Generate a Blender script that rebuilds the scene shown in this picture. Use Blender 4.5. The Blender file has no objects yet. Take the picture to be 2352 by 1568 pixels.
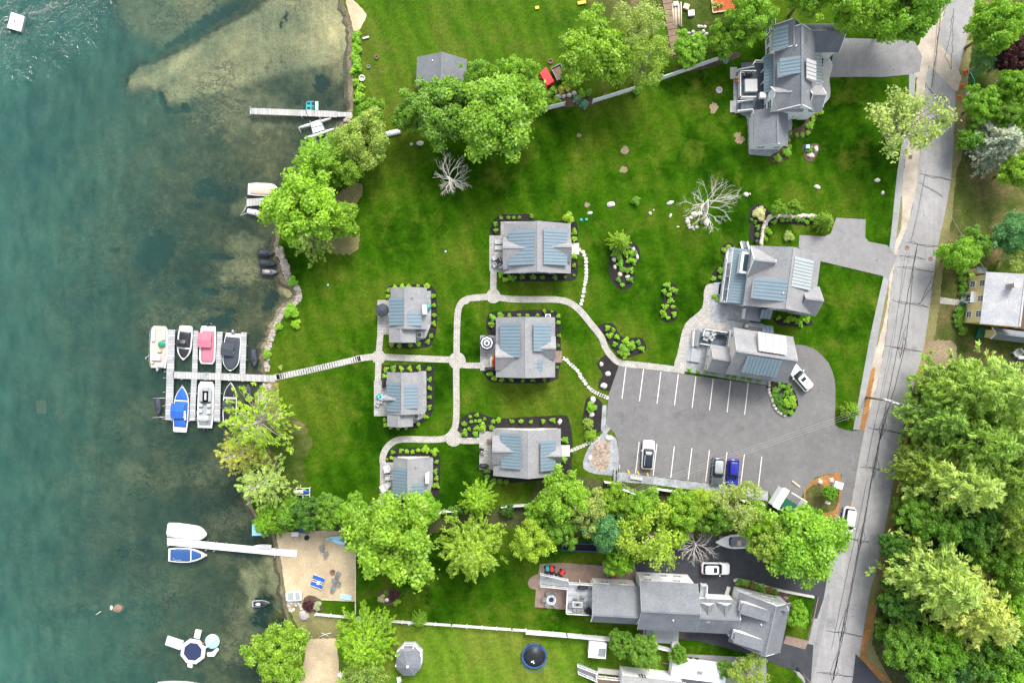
import bpy, bmesh, math, random
import numpy as np
from mathutils import Vector as V, Matrix, noise as mnoise
R = math.radians
S, H, CX, CY = 14.7, 120.0, 1176.0, 784.0      # survey scale: 14.7 map units to the metre, drone height 120 m
scn = bpy.context.scene
col = scn.collection
rnd = random.Random(7)

def W(ox, oy, z=0.0):
    k = (1 - z / H) / S
    return V(((ox - CX) * k, (CY - oy) * k, z))
def T(c, r, pts):
    return [(588 * c + p[0] / 4, 392 * r + p[1] / 4) + tuple(p[2:]) for p in pts]

# ------------------------------------------------------------------ materials
class NT:
    def __init__(s, name):
        s.m = bpy.data.materials.new(name); s.m.use_nodes = True
        s.t = s.m.node_tree; s.t.nodes.clear(); s.out = s.n('OutputMaterial')
    def n(s, typ, ins=None, **kw):
        nd = s.t.nodes.new('ShaderNode' + typ)
        for k, v in kw.items(): setattr(nd, k, v)
        for k, v in (ins or {}).items(): s.set(nd, k, v)
        return nd
    def set(s, nd, k, v):
        so = nd.inputs[k]
        if isinstance(v, bpy.types.NodeSocket): s.t.links.new(v, so)
        elif isinstance(v, bpy.types.Node): s.t.links.new(v.outputs[0], so)
        else:
            if isinstance(v, (tuple, list)) and len(v) == 3 and so.type == 'RGBA': v = (*v, 1)
            so.default_value = v
    def pos(s): return s.n('NewGeometry').outputs['Position']
    def obj(s): return s.n('TexCoord').outputs['Object']
    def scale(s, vec, xyz, rot=0):
        return s.n('Mapping', {'Vector': vec, 'Scale': xyz, 'Rotation': (0, 0, rot)}).outputs[0]
    def noise(s, vec, sc, det=3, ro=.55):
        return s.n('TexNoise', {'Vector': vec, 'Scale': sc, 'Detail': det, 'Roughness': ro}).outputs[0]
    def mix(s, f, a, b, bt='MIX'):
        return s.n('MixRGB', {'Fac': f, 'Color1': a, 'Color2': b}, blend_type=bt).outputs[0]
    def math(s, op, a, b=0.0, c=0.0):
        return s.n('Math', {0: a, 1: b, 2: c}, operation=op).outputs[0]
    def lin(s, f, a, b, lo=0., hi=1.):
        return s.n('MapRange', {'Value': f, 'From Min': a, 'From Max': b, 'To Min': lo, 'To Max': hi}).outputs[0]
    def ramp(s, f, st):
        nd = s.n('ValToRGB', {'Fac': f}); e = nd.color_ramp.elements
        while len(e) < len(st): e.new(.5)
        for i, (p, c) in enumerate(st):
            e[i].position = p; e[i].color = (*c, 1)
        return nd.outputs[0]
    def bump(s, h, st=.3, d=.05):
        return s.n('Bump', {'Height': h, 'Strength': st, 'Distance': d}).outputs[0]
    def bsdf(s, c, ro=.7, me=0., sp=.3, nrm=None, **kw):
        b = s.n('BsdfPrincipled', {'Base Color': c, 'Roughness': ro, 'Metallic': me, 'Specular IOR Level': sp})
        if nrm is not None: s.set(b, 'Normal', nrm)
        for k, v in kw.items(): s.set(b, k, v)
        return b
    def done(s, sh):
        s.t.links.new(sh.outputs[0] if isinstance(sh, bpy.types.Node) else sh, s.out.inputs[0]); return s.m
def cl(c, k): return tuple(min(1, max(0, x * k)) for x in c)
def flat(name, c, ro=.6, var=.14, sc=2.5, me=0., sp=.4, world=False):
    t = NT(name); v = t.pos() if world else t.obj()
    f = t.noise(v, sc, 4, .6)
    return t.done(t.bsdf(t.mix(t.lin(f, .3, .7), cl(c, 1 - var), cl(c, 1 + var)), ro, me, sp))
def speckle(name, c, c2, sc=8, big=.6, ro=.9, bs=.25):
    t = NT(name); v = t.pos()
    f = t.noise(v, sc, 3, .7); g = t.noise(v, big, 4, .6)
    k = t.mix(t.lin(f, .34, .66), c, c2)
    k = t.mix(.75, k, t.mix(t.lin(g, .3, .7), (.62, .62, .62), (1.3, 1.3, 1.3)), 'MULTIPLY')
    return t.done(t.bsdf(k, ro, 0, .2, t.bump(f, bs, .08)))
def lawnmat(name, dark, mid, dry, th=.0, dryk=1.0):
    t = NT(name); p = t.pos()
    w = t.n('VectorMath', {0: p, 1: t.n('VectorMath', {0: t.n('TexNoise', {'Vector': p, 'Scale': .12}).outputs['Color'], 'Scale': 5.0}, operation='SCALE').outputs[0]}, operation='ADD').outputs[0]
    a = t.noise(w, .075, 4, .6)
    b = t.noise(w, .4, 5, .65)
    st = t.n('TexWave', {'Vector': t.scale(p, (1, 1, 1), R(83)), 'Scale': .20, 'Distortion': 7, 'Detail': 2, 'Detail Scale': .6}).outputs['Fac']
    st2 = t.n('TexWave', {'Vector': t.scale(p, (1, 1, 1), R(-20)), 'Scale': .11, 'Distortion': 6, 'Detail': 3, 'Detail Scale': .5}).outputs['Fac']
    m = t.math('ADD', t.math('MULTIPLY', a, .75), t.math('MULTIPLY', b, .25))
    c = t.ramp(m, [(.39, dark), (.49, mid), (.585, t_mid(mid, dry, .45))])
    c = t.mix(t.math('MULTIPLY', t.lin(t.noise(w, .17, 5, .7), .52, .68), dryk), c, dry)
    c = t.mix(1, c, t.mix(st, (.98, .98, .98), (1.02, 1.02, 1.01)), 'MULTIPLY')
    c = t.mix(1, c, t.mix(st2, (.86, .88, .86), (1.1, 1.08, 1.06)), 'MULTIPLY')
    f = t.noise(p, 6.5, 2, .8); f2 = t.noise(p, 1.6, 4, .75)
    c = t.mix(1, c, t.mix(t.lin(f, .3, .7), (.62, .64, .6), (1.38, 1.34, 1.35)), 'MULTIPLY')
    c = t.mix(1, c, t.mix(t.lin(f2, .3, .7), (.68, .72, .7), (1.32, 1.28, 1.3)), 'MULTIPLY')
    return t.done(t.bsdf(c, .95, 0, .02, t.bump(f, .55, .12)))
def t_mid(a, b, k): return tuple(x * (1 - k) + y * k for x, y in zip(a, b))
def asphalt(name, c, tint=1.12, patch=.16, streak=0):
    t = NT(name); p = t.pos()
    a = t.noise(p, .11, 5, .65); b = t.noise(p, .8, 4, .7); f = t.noise(p, 9, 2, .8)
    sv = t.scale(p, (1, .06, 1), R(-7)); s_ = t.noise(sv, 1.3, 4, .6)
    k = t.mix(t.lin(a, .3, .7), cl(c, 1 - patch), cl(c, 1 + patch))
    k = t.mix(1, k, t.mix(t.lin(b, .3, .7), (.88, .88, .89), (1.1, 1.1, 1.09)), 'MULTIPLY')
    if streak: k = t.mix(1, k, t.mix(t.lin(s_, .3, .7), (1 - streak,) * 3, (1 + streak,) * 3), 'MULTIPLY')
    k = t.mix(1, k, t.mix(t.lin(f, .3, .7), (.86,) * 3, (1.14,) * 3), 'MULTIPLY')
    k = t.mix(t.lin(t.noise(p, .33, 4, .6), .60, .70, 0, .26), k, cl(c, .35)); k = t.mix(t.lin(t.noise(t.scale(p, (1, .1, 1), R(80)), .45, 4, .7), .60, .72, 0, .22), k, cl(c, 1.5))
    vo = t.n('TexVoronoi', {'Vector': t.n('VectorMath', {0: p, 1: t.n('TexNoise', {'Vector': p, 'Scale': .7}).outputs['Color']}, operation='ADD').outputs[0], 'Scale': .16}, feature='DISTANCE_TO_EDGE').outputs[0]
    k = t.mix(t.math('MULTIPLY', t.lin(vo, .004, .013, 1, 0), t.lin(b, .5, .6, 0, .5)), k, cl(c, .45))
    return t.done(t.bsdf(k, .9, 0, .25, t.bump(f, .2, .03)))
def pavers(name, c, c2, mortar, w=.55, h=.3, rot=0, squash=1):
    t = NT(name); p = t.scale(t.pos(), (1, 1, 1), rot)
    b = t.n('TexBrick', {'Vector': p, 'Color1': c, 'Color2': c2, 'Mortar': mortar, 'Scale': 1, 'Mortar Size': .035, 'Brick Width': w, 'Row Height': h, 'Bias': 0.}).outputs[0]
    n_ = t.noise(t.pos(), 1.2, 5, .7)
    k = t.mix(1, b, t.mix(t.lin(n_, .3, .7), (.78, .78, .77), (1.18, 1.17, 1.15)), 'MULTIPLY')
    return t.done(t.bsdf(k, .9, 0, .2))
def shinglemat(name, c, axis=0, sp=.22):
    t = NT(name); o = t.obj()
    f = t.noise(t.scale(o, (2.2, 5, 5)), 1.6, 2, .75); f1 = t.noise(t.scale(o, (5, 2.2, 5)), 1.6, 2, .75)
    g = t.noise(o, .5, 4, .6); h_ = t.noise(o, 7, 2, .8)
    k = t.mix(t.lin(t.math('MULTIPLY_ADD', f, .5, t.math('MULTIPLY', f1, .5)), .36, .64), cl(c, .80), cl(c, 1.20))
    k = t.mix(1, k, t.mix(t.lin(g, .3, .7), (.85, .86, .9), (1.14, 1.13, 1.08)), 'MULTIPLY')
    k = t.mix(1, k, t.mix(t.lin(h_, .3, .7), (.84,) * 3, (1.16,) * 3), 'MULTIPLY')
    return t.done(t.bsdf(k, .88, 0, sp))
def planks(name, c, axis='x', w=.3, gap=.12, dark=.45, ro=.75):
    t = NT(name); o = t.obj()
    sx = t.n('SeparateXYZ', {0: o}).outputs['XYZ'.index(axis.upper())]
    fr = t.math('FRACT', t.math('DIVIDE', sx, w)); cell = t.math('FLOOR', t.math('DIVIDE', sx, w))
    wn = t.n('TexWhiteNoise', {'W': cell}, noise_dimensions='1D').outputs[0]
    k = t.mix(wn, cl(c, .82), cl(c, 1.14))
    k = t.mix(t.math('LESS_THAN', fr, gap), k, cl(c, dark))
    n_ = t.noise(o, 2.2, 5, .7)
    k = t.mix(1, k, t.mix(t.lin(n_, .3, .7), (.82,) * 3, (1.15,) * 3), 'MULTIPLY')
    return t.done(t.bsdf(k, ro, 0, .3))
def leafmat(name, vary=.3, trans=.45):
    t = NT(name)
    c = t.n('ObjectInfo').outputs['Color']; r_ = t.n('NewGeometry').outputs['Random Per Island']
    o = t.n('TexCoord').outputs['Object']
    g = t.noise(o, .55, 3, .6)
    k = t.mix(1, c, t.mix(r_, (1 - vary, 1 - vary * .9, 1 - vary), (1 + vary, 1 + vary * .8, 1 + vary * .5)), 'MULTIPLY')
    k = t.mix(1, k, t.mix(t.lin(g, .3, .7), (.72, .8, .75), (1.3, 1.2, 1.05)), 'MULTIPLY')
    d = t.n('BsdfDiffuse', {'Color': k}); tr = t.n('BsdfTranslucent', {'Color': t.mix(1, k, (1.15, 1.1, .6), 'MULTIPLY')})
    gl = t.n('BsdfGlossy', {'Color': (1, 1, 1), 'Roughness': .45})
    m = t.n('MixShader', {0: trans, 1: d.outputs[0], 2: tr.outputs[0]})
    m2 = t.n('MixShader', {0: .025, 1: m.outputs[0], 2: gl.outputs[0]})
    return t.done(m2)
def glassmat(name, c, ro=.08):
    t = NT(name); f = t.noise(t.obj(), 1.1, 2)
    return t.done(t.bsdf(t.mix(f, cl(c, .8), cl(c, 1.2)), ro, 0, .5))

M = {}
M['lawn'] = lawnmat('lawn_grass', (.0105, .043, .001), (.030, .089, .0025), (.095, .125, .014), dryk=.7)
M['lawn_n'] = lawnmat('meadow_grass', (.032, .085, .005), (.052, .115, .007), (.105, .113, .022), dryk=.8)
M['lawn_s'] = lawnmat('bright_grass', (.058, .125, .008), (.09, .17, .012), (.15, .16, .03), dryk=.6)
M['rough'] = lawnmat('rough_grass', (.030, .060, .008), (.06, .085, .018), (.15, .12, .06), dryk=1.2)
M['dirt'] = speckle('dry_dirt', (.20, .15, .085), (.30, .24, .16), 3, .3)
M['duff'] = speckle('pine_needle_litter', (.24, .115, .035), (.38, .19, .07), 5, .5)
M['redbed'] = speckle('red_bark_mulch', (.34, .075, .03), (.48, .12, .05), 5, .5)
M['drygrass'] = speckle('dry_grass', (.12, .125, .04), (.25, .215, .10), 5, .4)
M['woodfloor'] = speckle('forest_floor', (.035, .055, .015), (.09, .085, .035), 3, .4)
M['bank'] = speckle('lake_bank', (.12, .10, .06), (.24, .2, .13), 3, .5)
M['sand'] = speckle('beach_sand', (.42, .33, .205), (.52, .42, .28), 4, .25)
M['sandroad'] = speckle('road_sand', (.36, .31, .25), (.46, .40, .33), 6, .35)
M['mulch'] = speckle('dark_mulch', (.012, .011, .012), (.035, .031, .030), 7, .8)
M['redmulch'] = speckle('brown_mulch', (.07, .045, .03), (.13, .09, .065), 6, .8)
M['gravel'] = speckle('grey_gravel', (.20, .215, .225), (.36, .375, .385), 6, .8)
M['cobble'] = speckle('tan_cobble', (.16, .13, .105), (.46, .36, .28), 3.2, .6)
M['road'] = asphalt('road_asphalt', (.275, .27, .265), streak=.08)
M['walk'] = asphalt('footpath_asphalt', (.27, .275, .27))
M['lot'] = asphalt('lot_asphalt', (.158, .155, .153), patch=.13)
M['drive'] = asphalt('drive_asphalt', (.225, .222, .22))
M['newasphalt'] = asphalt('fresh_asphalt', (.046, .049, .056), patch=.3)
M['paint'] = flat('road_paint', (.66, .62, .58), .8, .12, 3, world=True)
M['tar'] = flat('tar_sealant', (.05, .052, .055), .7, .2, 2, world=True)
M['paver'] = pavers('pale_pavers', (.45, .43, .395), (.37, .355, .33), (.24, .23, .20))
M['patio'] = pavers('patio_pavers', (.38, .375, .355), (.325, .32, .31), (.25, .245, .23), .8, .45)
M['brickpatio'] = pavers('brick_patio', (.30, .21, .17), (.25, .18, .145), (.2, .15, .12), .4, .2)
M['slab'] = flat('stone_slab', (.47, .455, .42), .9, .2, 2)
M['concrete'] = flat('concrete', (.48, .46, .43), .9, .12, 1.5)
M['stone'] = None
t = NT('boulder_stone'); f = t.noise(t.obj(), 1.7, 5, .65); oc = t.n('ObjectInfo').outputs['Color']
M['stone'] = t.done(t.bsdf(t.mix(1, oc, t.mix(t.lin(f, .3, .7), (.68, .67, .66), (1.2, 1.2, 1.2)), 'MULTIPLY'), .9, 0, .2, t.bump(f, .4, .1)))
t = NT('riprap_stone'); f = t.n('NewGeometry').outputs['Random Per Island']
M['riprap'] = t.done(t.bsdf(t.mix(t.noise(t.obj(), 2, 3), t.ramp(f, [(0, (.16, .14, .12)), (.5, (.36, .31, .25)), (1, (.55, .47, .37))]), (.3, .27, .24)), .9, 0, .2))
M['shingle'] = shinglemat('grey_shingle', (.245, .246, .25))
M['shingleb'] = shinglemat('bluegrey_shingle', (.165, .175, .19))
M['shingled'] = shinglemat('slate_shingle', (.165, .178, .20))
M['shinglep'] = shinglemat('pale_shingle', (.40, .40, .42))
M['metal'] = flat('blue_metal_roof', (.155, .215, .25), .5, .06, .6, sp=.5)
M['metal_lit'] = flat('lit_metal_roof', (.33, .37, .37), .45, .06, .6, sp=.5)  # blue metal repeated lighter, light on the east slopes put into the colour
M['metal_lit_pale'] = flat('pale_lit_metal_roof', (.40, .40, .39), .45, .05, .6, sp=.5)  # palest repeat of the blue metal, north and east light painted in
M['seam'] = flat('roof_seam', (.115, .16, .185), .5, .05)  # darker than the panels, the ribs' shading put into the colour
M['white'] = flat('white_siding', (.82, .82, .82), .6, .05, 1.2)
M['cream'] = flat('cream_siding', (.66, .60, .53), .7, .07, 1.2)
M['greywall'] = flat('grey_siding', (.33, .37, .40), .7, .08, 1.2)
M['yellow'] = flat('yellow_clapboard', (.80, .64, .30), .7, .07, 1.2)
M['trim'] = flat('white_trim', (.80, .80, .79), .5, .04, 2)
M['glass'] = glassmat('window_glass', (.03, .055, .06))
M['carglass'] = glassmat('tinted_glass', (.012, .02, .026), .05)
M['brick'] = pavers('chimney_brick', (.30, .12, .08), (.24, .1, .07), (.4, .36, .32), .25, .08)
M['dock'] = planks('dock_boards', (.40, .395, .385), 'x', .45, .14, .55)
M['docky'] = planks('dock_boards_cross', (.37, .375, .375), 'y', .45, .14, .55)
M['deckgrey'] = planks('dark_deck_boards', (.085, .11, .13), 'x', .3, .1, .7)
M['decklight'] = planks('pale_deck_boards', (.36, .37, .39), 'y', .3, .1, .8)
M['wood'] = planks('weathered_wood', (.22, .15, .105), 'y', .35, .12, .5)
M['timber'] = flat('raw_timber', (.55, .46, .34), .8, .2, 2)
M['bark'] = flat('bark', (.13, .10, .075), .95, .3, 3)
M['palebark'] = flat('pale_bark', (.40, .36, .31), .95, .25, 3)
M['deadwood'] = flat('bleached_dead_wood', (.56, .52, .47), .95, .2, 3)
M['leaf'] = leafmat('leaf')
M['needle'] = leafmat('needle', .34, .4)
M['alum'] = flat('bare_aluminium', (.60, .60, .60), .35, .06, 2, me=.6)
M['black'] = flat('black_plastic', (.016, .017, .02), .45, .2, 3)
M['rubber'] = flat('black_rubber', (.012, .012, .013), .8, .1, 3)
M['char'] = flat('charcoal_canvas', (.045, .055, .068), .85, .12, 2)
M['navy'] = flat('navy_canvas', (.018, .028, .075), .8, .1, 2)
M['blue'] = flat('royal_blue_canvas', (.018, .10, .40), .75, .1, 1.5)
M['mblue'] = flat('marine_blue_vinyl', (.022, .075, .22), .5, .1, 1.5)
M['pink'] = flat('faded_rose_canvas', (.44, .15, .20), .85, .1, 1.0)
M['teal'] = flat('teal_plastic', (.02, .33, .33), .4, .12, 2)
M['green'] = flat('green_canvas', (.01, .25, .13), .7, .2, 3)
M['dkgreen'] = flat('dark_green_plastic', (.008, .10, .055), .5, .1, 3)
M['beige'] = flat('beige_vinyl', (.50, .41, .33), .7, .08, 2)
M['red'] = flat('red_cloth', (.62, .03, .035), .6, .12, 1.5)
M['orange'] = flat('orange_plastic', (.75, .14, .025), .5, .08, 2)
M['ymark'] = flat('yellow_plastic', (.72, .45, .035), .6, .1, 2)
M['gel'] = flat('white_gelcoat', (.68, .675, .66), .3, .03, 1.5)
M['lgrey'] = flat('light_grey_vinyl', (.30, .32, .33), .6, .08, 2)
M['mgrey'] = flat('mid_grey_vinyl', (.20, .215, .225), .7, .08, 2)
M['sky'] = flat('pale_blue_vinyl', (.35, .62, .75), .5, .06, 2)
M['cushion'] = flat('pale_cushion', (.46, .46, .46), .8, .06, 2)
M['carwhite'] = flat('white_car_paint', (.80, .80, .79), .22, .02, 1, sp=.5)
M['carblue'] = flat('deep_blue_car_paint', (.02, .025, .28), .2, .04, 1, sp=.5)
M['carsilver'] = flat('silver_car_paint', (.42, .44, .45), .25, .04, 1, me=.4, sp=.5)
M['cardark'] = flat('slate_car_paint', (.12, .15, .17), .22, .04, 1, me=.3, sp=.5)
M['lamp'] = flat('headlamp_lens', (.6, .62, .64), .15, .04)
M['rust'] = flat('rusty_iron', (.20, .11, .085), .8, .15, 3)
M['galv'] = flat('weathered_pole_wood', (.24, .2, .16), .9, .15, 3)
M['wire'] = flat('pale_wire', (.45, .45, .45), .6, .05)
M['flagred'] = flat('flag_red', (.5, .03, .05), .8, .05)

# ------------------------------------------------------------------ mesh helpers
class MB:
    def __init__(s): s.v = []; s.f = []; s.mi = []; s.sm = []; s.st = []
    def add(s, vs, fs, mi=0, sm=False):
        s.st.append((len(s.v), len(s.f))); b = len(s.v); s.v += [tuple(p) for p in vs]
        for f in fs: s.f.append([b + i for i in f]); s.mi.append(mi); s.sm.append(sm)
        return s
    def box(s, x0, x1, y0, y1, z0, z1, mi=0):
        return s.add([(x0, y0, z0), (x1, y0, z0), (x1, y1, z0), (x0, y1, z0), (x0, y0, z1), (x1, y0, z1), (x1, y1, z1), (x0, y1, z1)],
                     [(3, 2, 1, 0), (4, 5, 6, 7), (0, 1, 5, 4), (1, 2, 6, 5), (2, 3, 7, 6), (3, 0, 4, 7)], mi)
    def cbox(s, c, sx, sy, sz, a=0, mi=0):       # box centred in plan at c, base at c.z, turned by a
        ca, sa = math.cos(a), math.sin(a); vs = []
        for z in (c[2], c[2] + sz):
            for x, y in ((-1, -1), (1, -1), (1, 1), (-1, 1)):
                x *= sx / 2; y *= sy / 2
                vs.append((c[0] + x * ca - y * sa, c[1] + x * sa + y * ca, z))
        return s.add(vs, [(3, 2, 1, 0), (4, 5, 6, 7), (0, 1, 5, 4), (1, 2, 6, 5), (2, 3, 7, 6), (3, 0, 4, 7)], mi)
    def bar(s, p, q, w, h, mi=0):               # rectangular bar between two points
        p, q = V(p), V(q); d = q - p; u = d.cross(V((0, 0, 1)))
        if u.length < 1e-6: u = V((1, 0, 0))
        u.normalize(); n_ = u.cross(d).normalized(); u *= w / 2; n_ *= h / 2; vs = []
        for a in (p, q): vs += [a - u - n_, a + u - n_, a + u + n_, a - u + n_]
        return s.add(vs, [(3, 2, 1, 0), (4, 5, 6, 7), (0, 1, 5, 4), (1, 2, 6, 5), (2, 3, 7, 6), (3, 0, 4, 7)], mi)
    def prism(s, poly, z0, z1, mi=0, top=None):
        a = sum(poly[i - 1][0] * poly[i][1] - poly[i][0] * poly[i - 1][1] for i in range(len(poly)))
        if a < 0: poly = poly[::-1]
        n_ = len(poly); vs = [(p[0], p[1], z0) for p in poly]
        tp = poly if top is None else [(sum(q[0] for q in poly) / n_ * (1 - top) + p[0] * top, sum(q[1] for q in poly) / n_ * (1 - top) + p[1] * top) for p in poly]
        vs += [(p[0], p[1], z1) for p in tp]
        return s.add(vs, [tuple(range(n_ - 1, -1, -1)), tuple(range(n_, 2 * n_))] + [(i, (i + 1) % n_, n_ + (i + 1) % n_, n_ + i) for i in range(n_)], mi)
    def rings(s, rs, mi=0, cap=True, sm=True, closed=True):
        n_ = len(rs[0]); vs = [p for r_ in rs for p in r_]; fs = []
        for j in range(len(rs) - 1):
            for i in range(n_ if closed else n_ - 1):
                k = (i + 1) % n_; fs.append((j * n_ + i, j * n_ + k, (j + 1) * n_ + k, (j + 1) * n_ + i))
        if cap: fs += [tuple(range(n_ - 1, -1, -1)), tuple(range((len(rs) - 1) * n_, len(rs) * n_))]
        return s.add(vs, fs, mi, sm)
    def lathe(s, prof, n_=16, c=(0, 0, 0), mi=0, sm=True, sx=1, sy=1, a0=0):
        return s.rings([[(c[0] + sx * max(r_, 1e-4) * math.cos(a0 + 2 * math.pi * i / n_), c[1] + sy * max(r_, 1e-4) * math.sin(a0 + 2 * math.pi * i / n_), c[2] + z) for i in range(n_)] for r_, z in prof], mi, True, sm)
    def tube(s, pts, rad, n_=6, mi=0):
        pts = [V(p) for p in pts]; rad = rad if isinstance(rad, (list, tuple)) else [rad] * len(pts); rs = []
        for i, p in enumerate(pts):
            d = (pts[min(i + 1, len(pts) - 1)] - pts[max(i - 1, 0)]).normalized()
            u = d.cross(V((0, 0, 1)) if abs(d.z) < .9 else V((1, 0, 0))).normalized(); w = u.cross(d)
            rs.append([p + (u * math.cos(2 * math.pi * k / n_) + w * math.sin(2 * math.pi * k / n_)) * rad[i] for k in range(n_)])
        return s.rings(rs, mi)
    def blob(s, c, rx, ry, rz, n_=9, m_=5, jit=.18, seed=0, mi=0, sm=False, a=0):
        q = random.Random(seed); rs = []
        for j in range(m_ + 1):
            ph = -math.pi / 2 + math.pi * j / m_; rr = []
            for i in range(n_):
                th = 2 * math.pi * i / n_ + a; k = 1 + q.uniform(-jit, jit); cp = max(.05, math.cos(ph))
                x, y = rx * k * cp * math.cos(th), ry * k * cp * math.sin(th)
                rr.append((c[0] + x * math.cos(a) - y * math.sin(a), c[1] + x * math.sin(a) + y * math.cos(a), c[2] + rz * math.sin(ph) * (1 + q.uniform(-jit, jit) * .4)))
            rs.append(rr)
        return s.rings(rs, mi, True, sm)
    def build_each(s, name, mats, parent=None, loc=None, rot=0):
        out = []
        for i, (v0, f0) in enumerate(s.st):
            v1, f1 = s.st[i + 1] if i + 1 < len(s.st) else (len(s.v), len(s.f)); b = MB(); b.add(s.v[v0:v1], [[k - v0 for k in f] for f in s.f[f0:f1]], 0, s.sm[f0]); out.append(b.build(name, mats, parent, loc, rot))
        return out
    def build(s, name, mats, parent=None, loc=None, rot=0):
        me = bpy.data.meshes.new(name); me.from_pydata(s.v, [], s.f)
        for m in (mats if isinstance(mats, list) else [mats]): me.materials.append(m)
        me.polygons.foreach_set('material_index', s.mi); me.polygons.foreach_set('use_smooth', s.sm); me.update()
        return link(name, me, parent, loc, rot)
def link(name, me, parent=None, loc=None, rot=0):
    o = bpy.data.objects.new(name, me); col.objects.link(o)
    if parent is not None: o.parent = parent
    if loc is not None: o.location = loc
    o.rotation_euler.z = rot
    return o
def tag(o, label=None, cat=None, group=None, kind=None):
    if label: o['label'] = label
    if cat: o['category'] = cat
    if group: o['group'] = group
    if kind: o['kind'] = kind
    return o
def thing(name, label, cat, loc, rot=0, group=None):
    return tag(link(name, None, None, loc, rot), label, cat, group)
def copy_tree(o, parent=None):
    c = o.copy(); col.objects.link(c)
    if parent: c.parent = parent
    for ch in list(o.children): copy_tree(ch, c)
    return c
def cr(pts, k=6, closed=True):
    out = []; n_ = len(pts)
    for i in range(n_ if closed else n_ - 1):
        g = (lambda j: pts[j % n_]) if closed else (lambda j: pts[max(0, min(n_ - 1, j))])
        a, b, c, d = g(i - 1), g(i), g(i + 1), g(i + 2)
        for j in range(k):
            u = j / k
            out.append(tuple(.5 * (2 * b[m] + (c[m] - a[m]) * u + (2 * a[m] - 5 * b[m] + 4 * c[m] - d[m]) * u * u + (3 * b[m] - a[m] - 3 * c[m] + d[m]) * u ** 3) for m in (0, 1)))
    if not closed: out.append(tuple(pts[-1][:2]))
    return out
def jit(pts, a, seed=0, step=6):
    q = random.Random(seed); out = []; n_ = len(pts)
    for i in range(n_):
        p, r_ = pts[i], pts[(i + 1) % n_]; L = math.hypot(r_[0] - p[0], r_[1] - p[1]); k = max(1, int(L / step))
        for j in range(k):
            u = j / k; out.append((p[0] + (r_[0] - p[0]) * u + q.uniform(-a, a), p[1] + (r_[1] - p[1]) * u + q.uniform(-a, a)))
    return out
SHN = [0]
def sheet(name, poly, z, mat, smooth=0, j=0, thick=0, kind='structure', parent=None):
    SHN[0] += 1; z = z * 1.7 + SHN[0] * .00012
    if smooth: poly = cr(poly, smooth)
    if j: poly = jit(poly, j, len(poly), 5)
    b = MB(); pw = [W(*p[:2], 0) for p in poly]
    if thick: b.prism([(p.x, p.y) for p in pw], z - thick, z)
    else:
        a = sum(pw[i - 1].x * pw[i].y - pw[i].x * pw[i - 1].y for i in range(len(pw)))
        if a < 0: pw = pw[::-1]
        b.add([(p.x, p.y, z) for p in pw], [tuple(range(len(pw)))])
    o = b.build(name, mat, parent)
    if kind and parent is None: o['kind'] = kind
    return o
def ribbon(b, pts, w, z, mi=0):
    pw = [W(*p[:2], 0) for p in pts]; L_ = []; 
    for i, p in enumerate(pw):
        d = (pw[min(i + 1, len(pw) - 1)] - pw[max(i - 1, 0)]).normalized(); n_ = V((-d.y, d.x, 0)) * (w[i] if isinstance(w, list) else w) / 2
        L_.append((p + n_, p - n_))
    vs = []; 
    for a, c in L_: vs += [(a.x, a.y, z), (c.x, c.y, z)]
    b.add(vs, [(2 * i, 2 * i + 1, 2 * i + 3, 2 * i + 2) for i in range(len(pw) - 1)])
def ndist(P, line):                     # distance (m) of many points to a polyline
    d = np.full(len(P), 1e9)
    for a, b in zip(line[:-1], line[1:]):
        a = np.array(a); b = np.array(b); ab = b - a
        u = np.clip(((P - a) @ ab) / max(1e-9, ab @ ab), 0, 1)
        d = np.minimum(d, np.linalg.norm(P - (a + u[:, None] * ab), axis=1))
    return d
# ------------------------------------------------------------------ setting: land, lake, roads
SHORE = [(770, -300), (782, -80), (788, 0), (800, 32), (811, 68), (808, 100), (810, 175), (811, 250), (803, 275), (780, 300), (745, 345), (700, 400), (668, 455), (648, 520),
         (638, 567), (635, 590), (648, 612), (650, 634), (664, 648), (683, 662), (685, 676), (679, 690), (658, 704), (643, 717), (633, 742), (620, 762), (617, 784), (610, 802), (607, 834),
         (610, 859), (613, 879), (599, 914), (594, 939), (590, 974), (585, 1010), (578, 1060), (574, 1110), (576, 1150), (595, 1190), (622, 1215), (632, 1230), (643, 1276), (650, 1326), (655, 1364),
         (661, 1396), (666, 1418), (676, 1440), (686, 1490), (690, 1568), (690, 1700), (720, 1900)]
SH = cr(SHORE, 3, False)
far = [(760, -1500), (760, -5000), (7000, -5000), (7000, 7000), (760, 7000), (740, 3000)]
b = MB()
sp = [W(*p) for p in SH]; fp = [W(*p) for p in far]
b.add([(p.x, p.y, 0) for p in sp] + [(p.x, p.y, 0) for p in fp[::-1]], [tuple(range(len(sp) + len(fp)))], 0)
vs = []; q = random.Random(3)
for i, p in enumerate(sp):
    d = (sp[min(i + 1, len(sp) - 1)] - sp[max(0, i - 1)]).normalized(); n_ = V((d.y, -d.x, 0))
    vs += [(p.x, p.y, 0), (p.x + n_.x * (1.3 + q.uniform(-.3, .5)), p.y + n_.y * 1.3, -.75)]
b.add(vs, [(2 * i, 2 * i + 2, 2 * i + 3, 2 * i + 1) for i in range(len(sp) - 1)], 1)
land = b.build('lawn_ground', [M['lawn'], M['bank']]); land['kind'] = 'structure'

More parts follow.
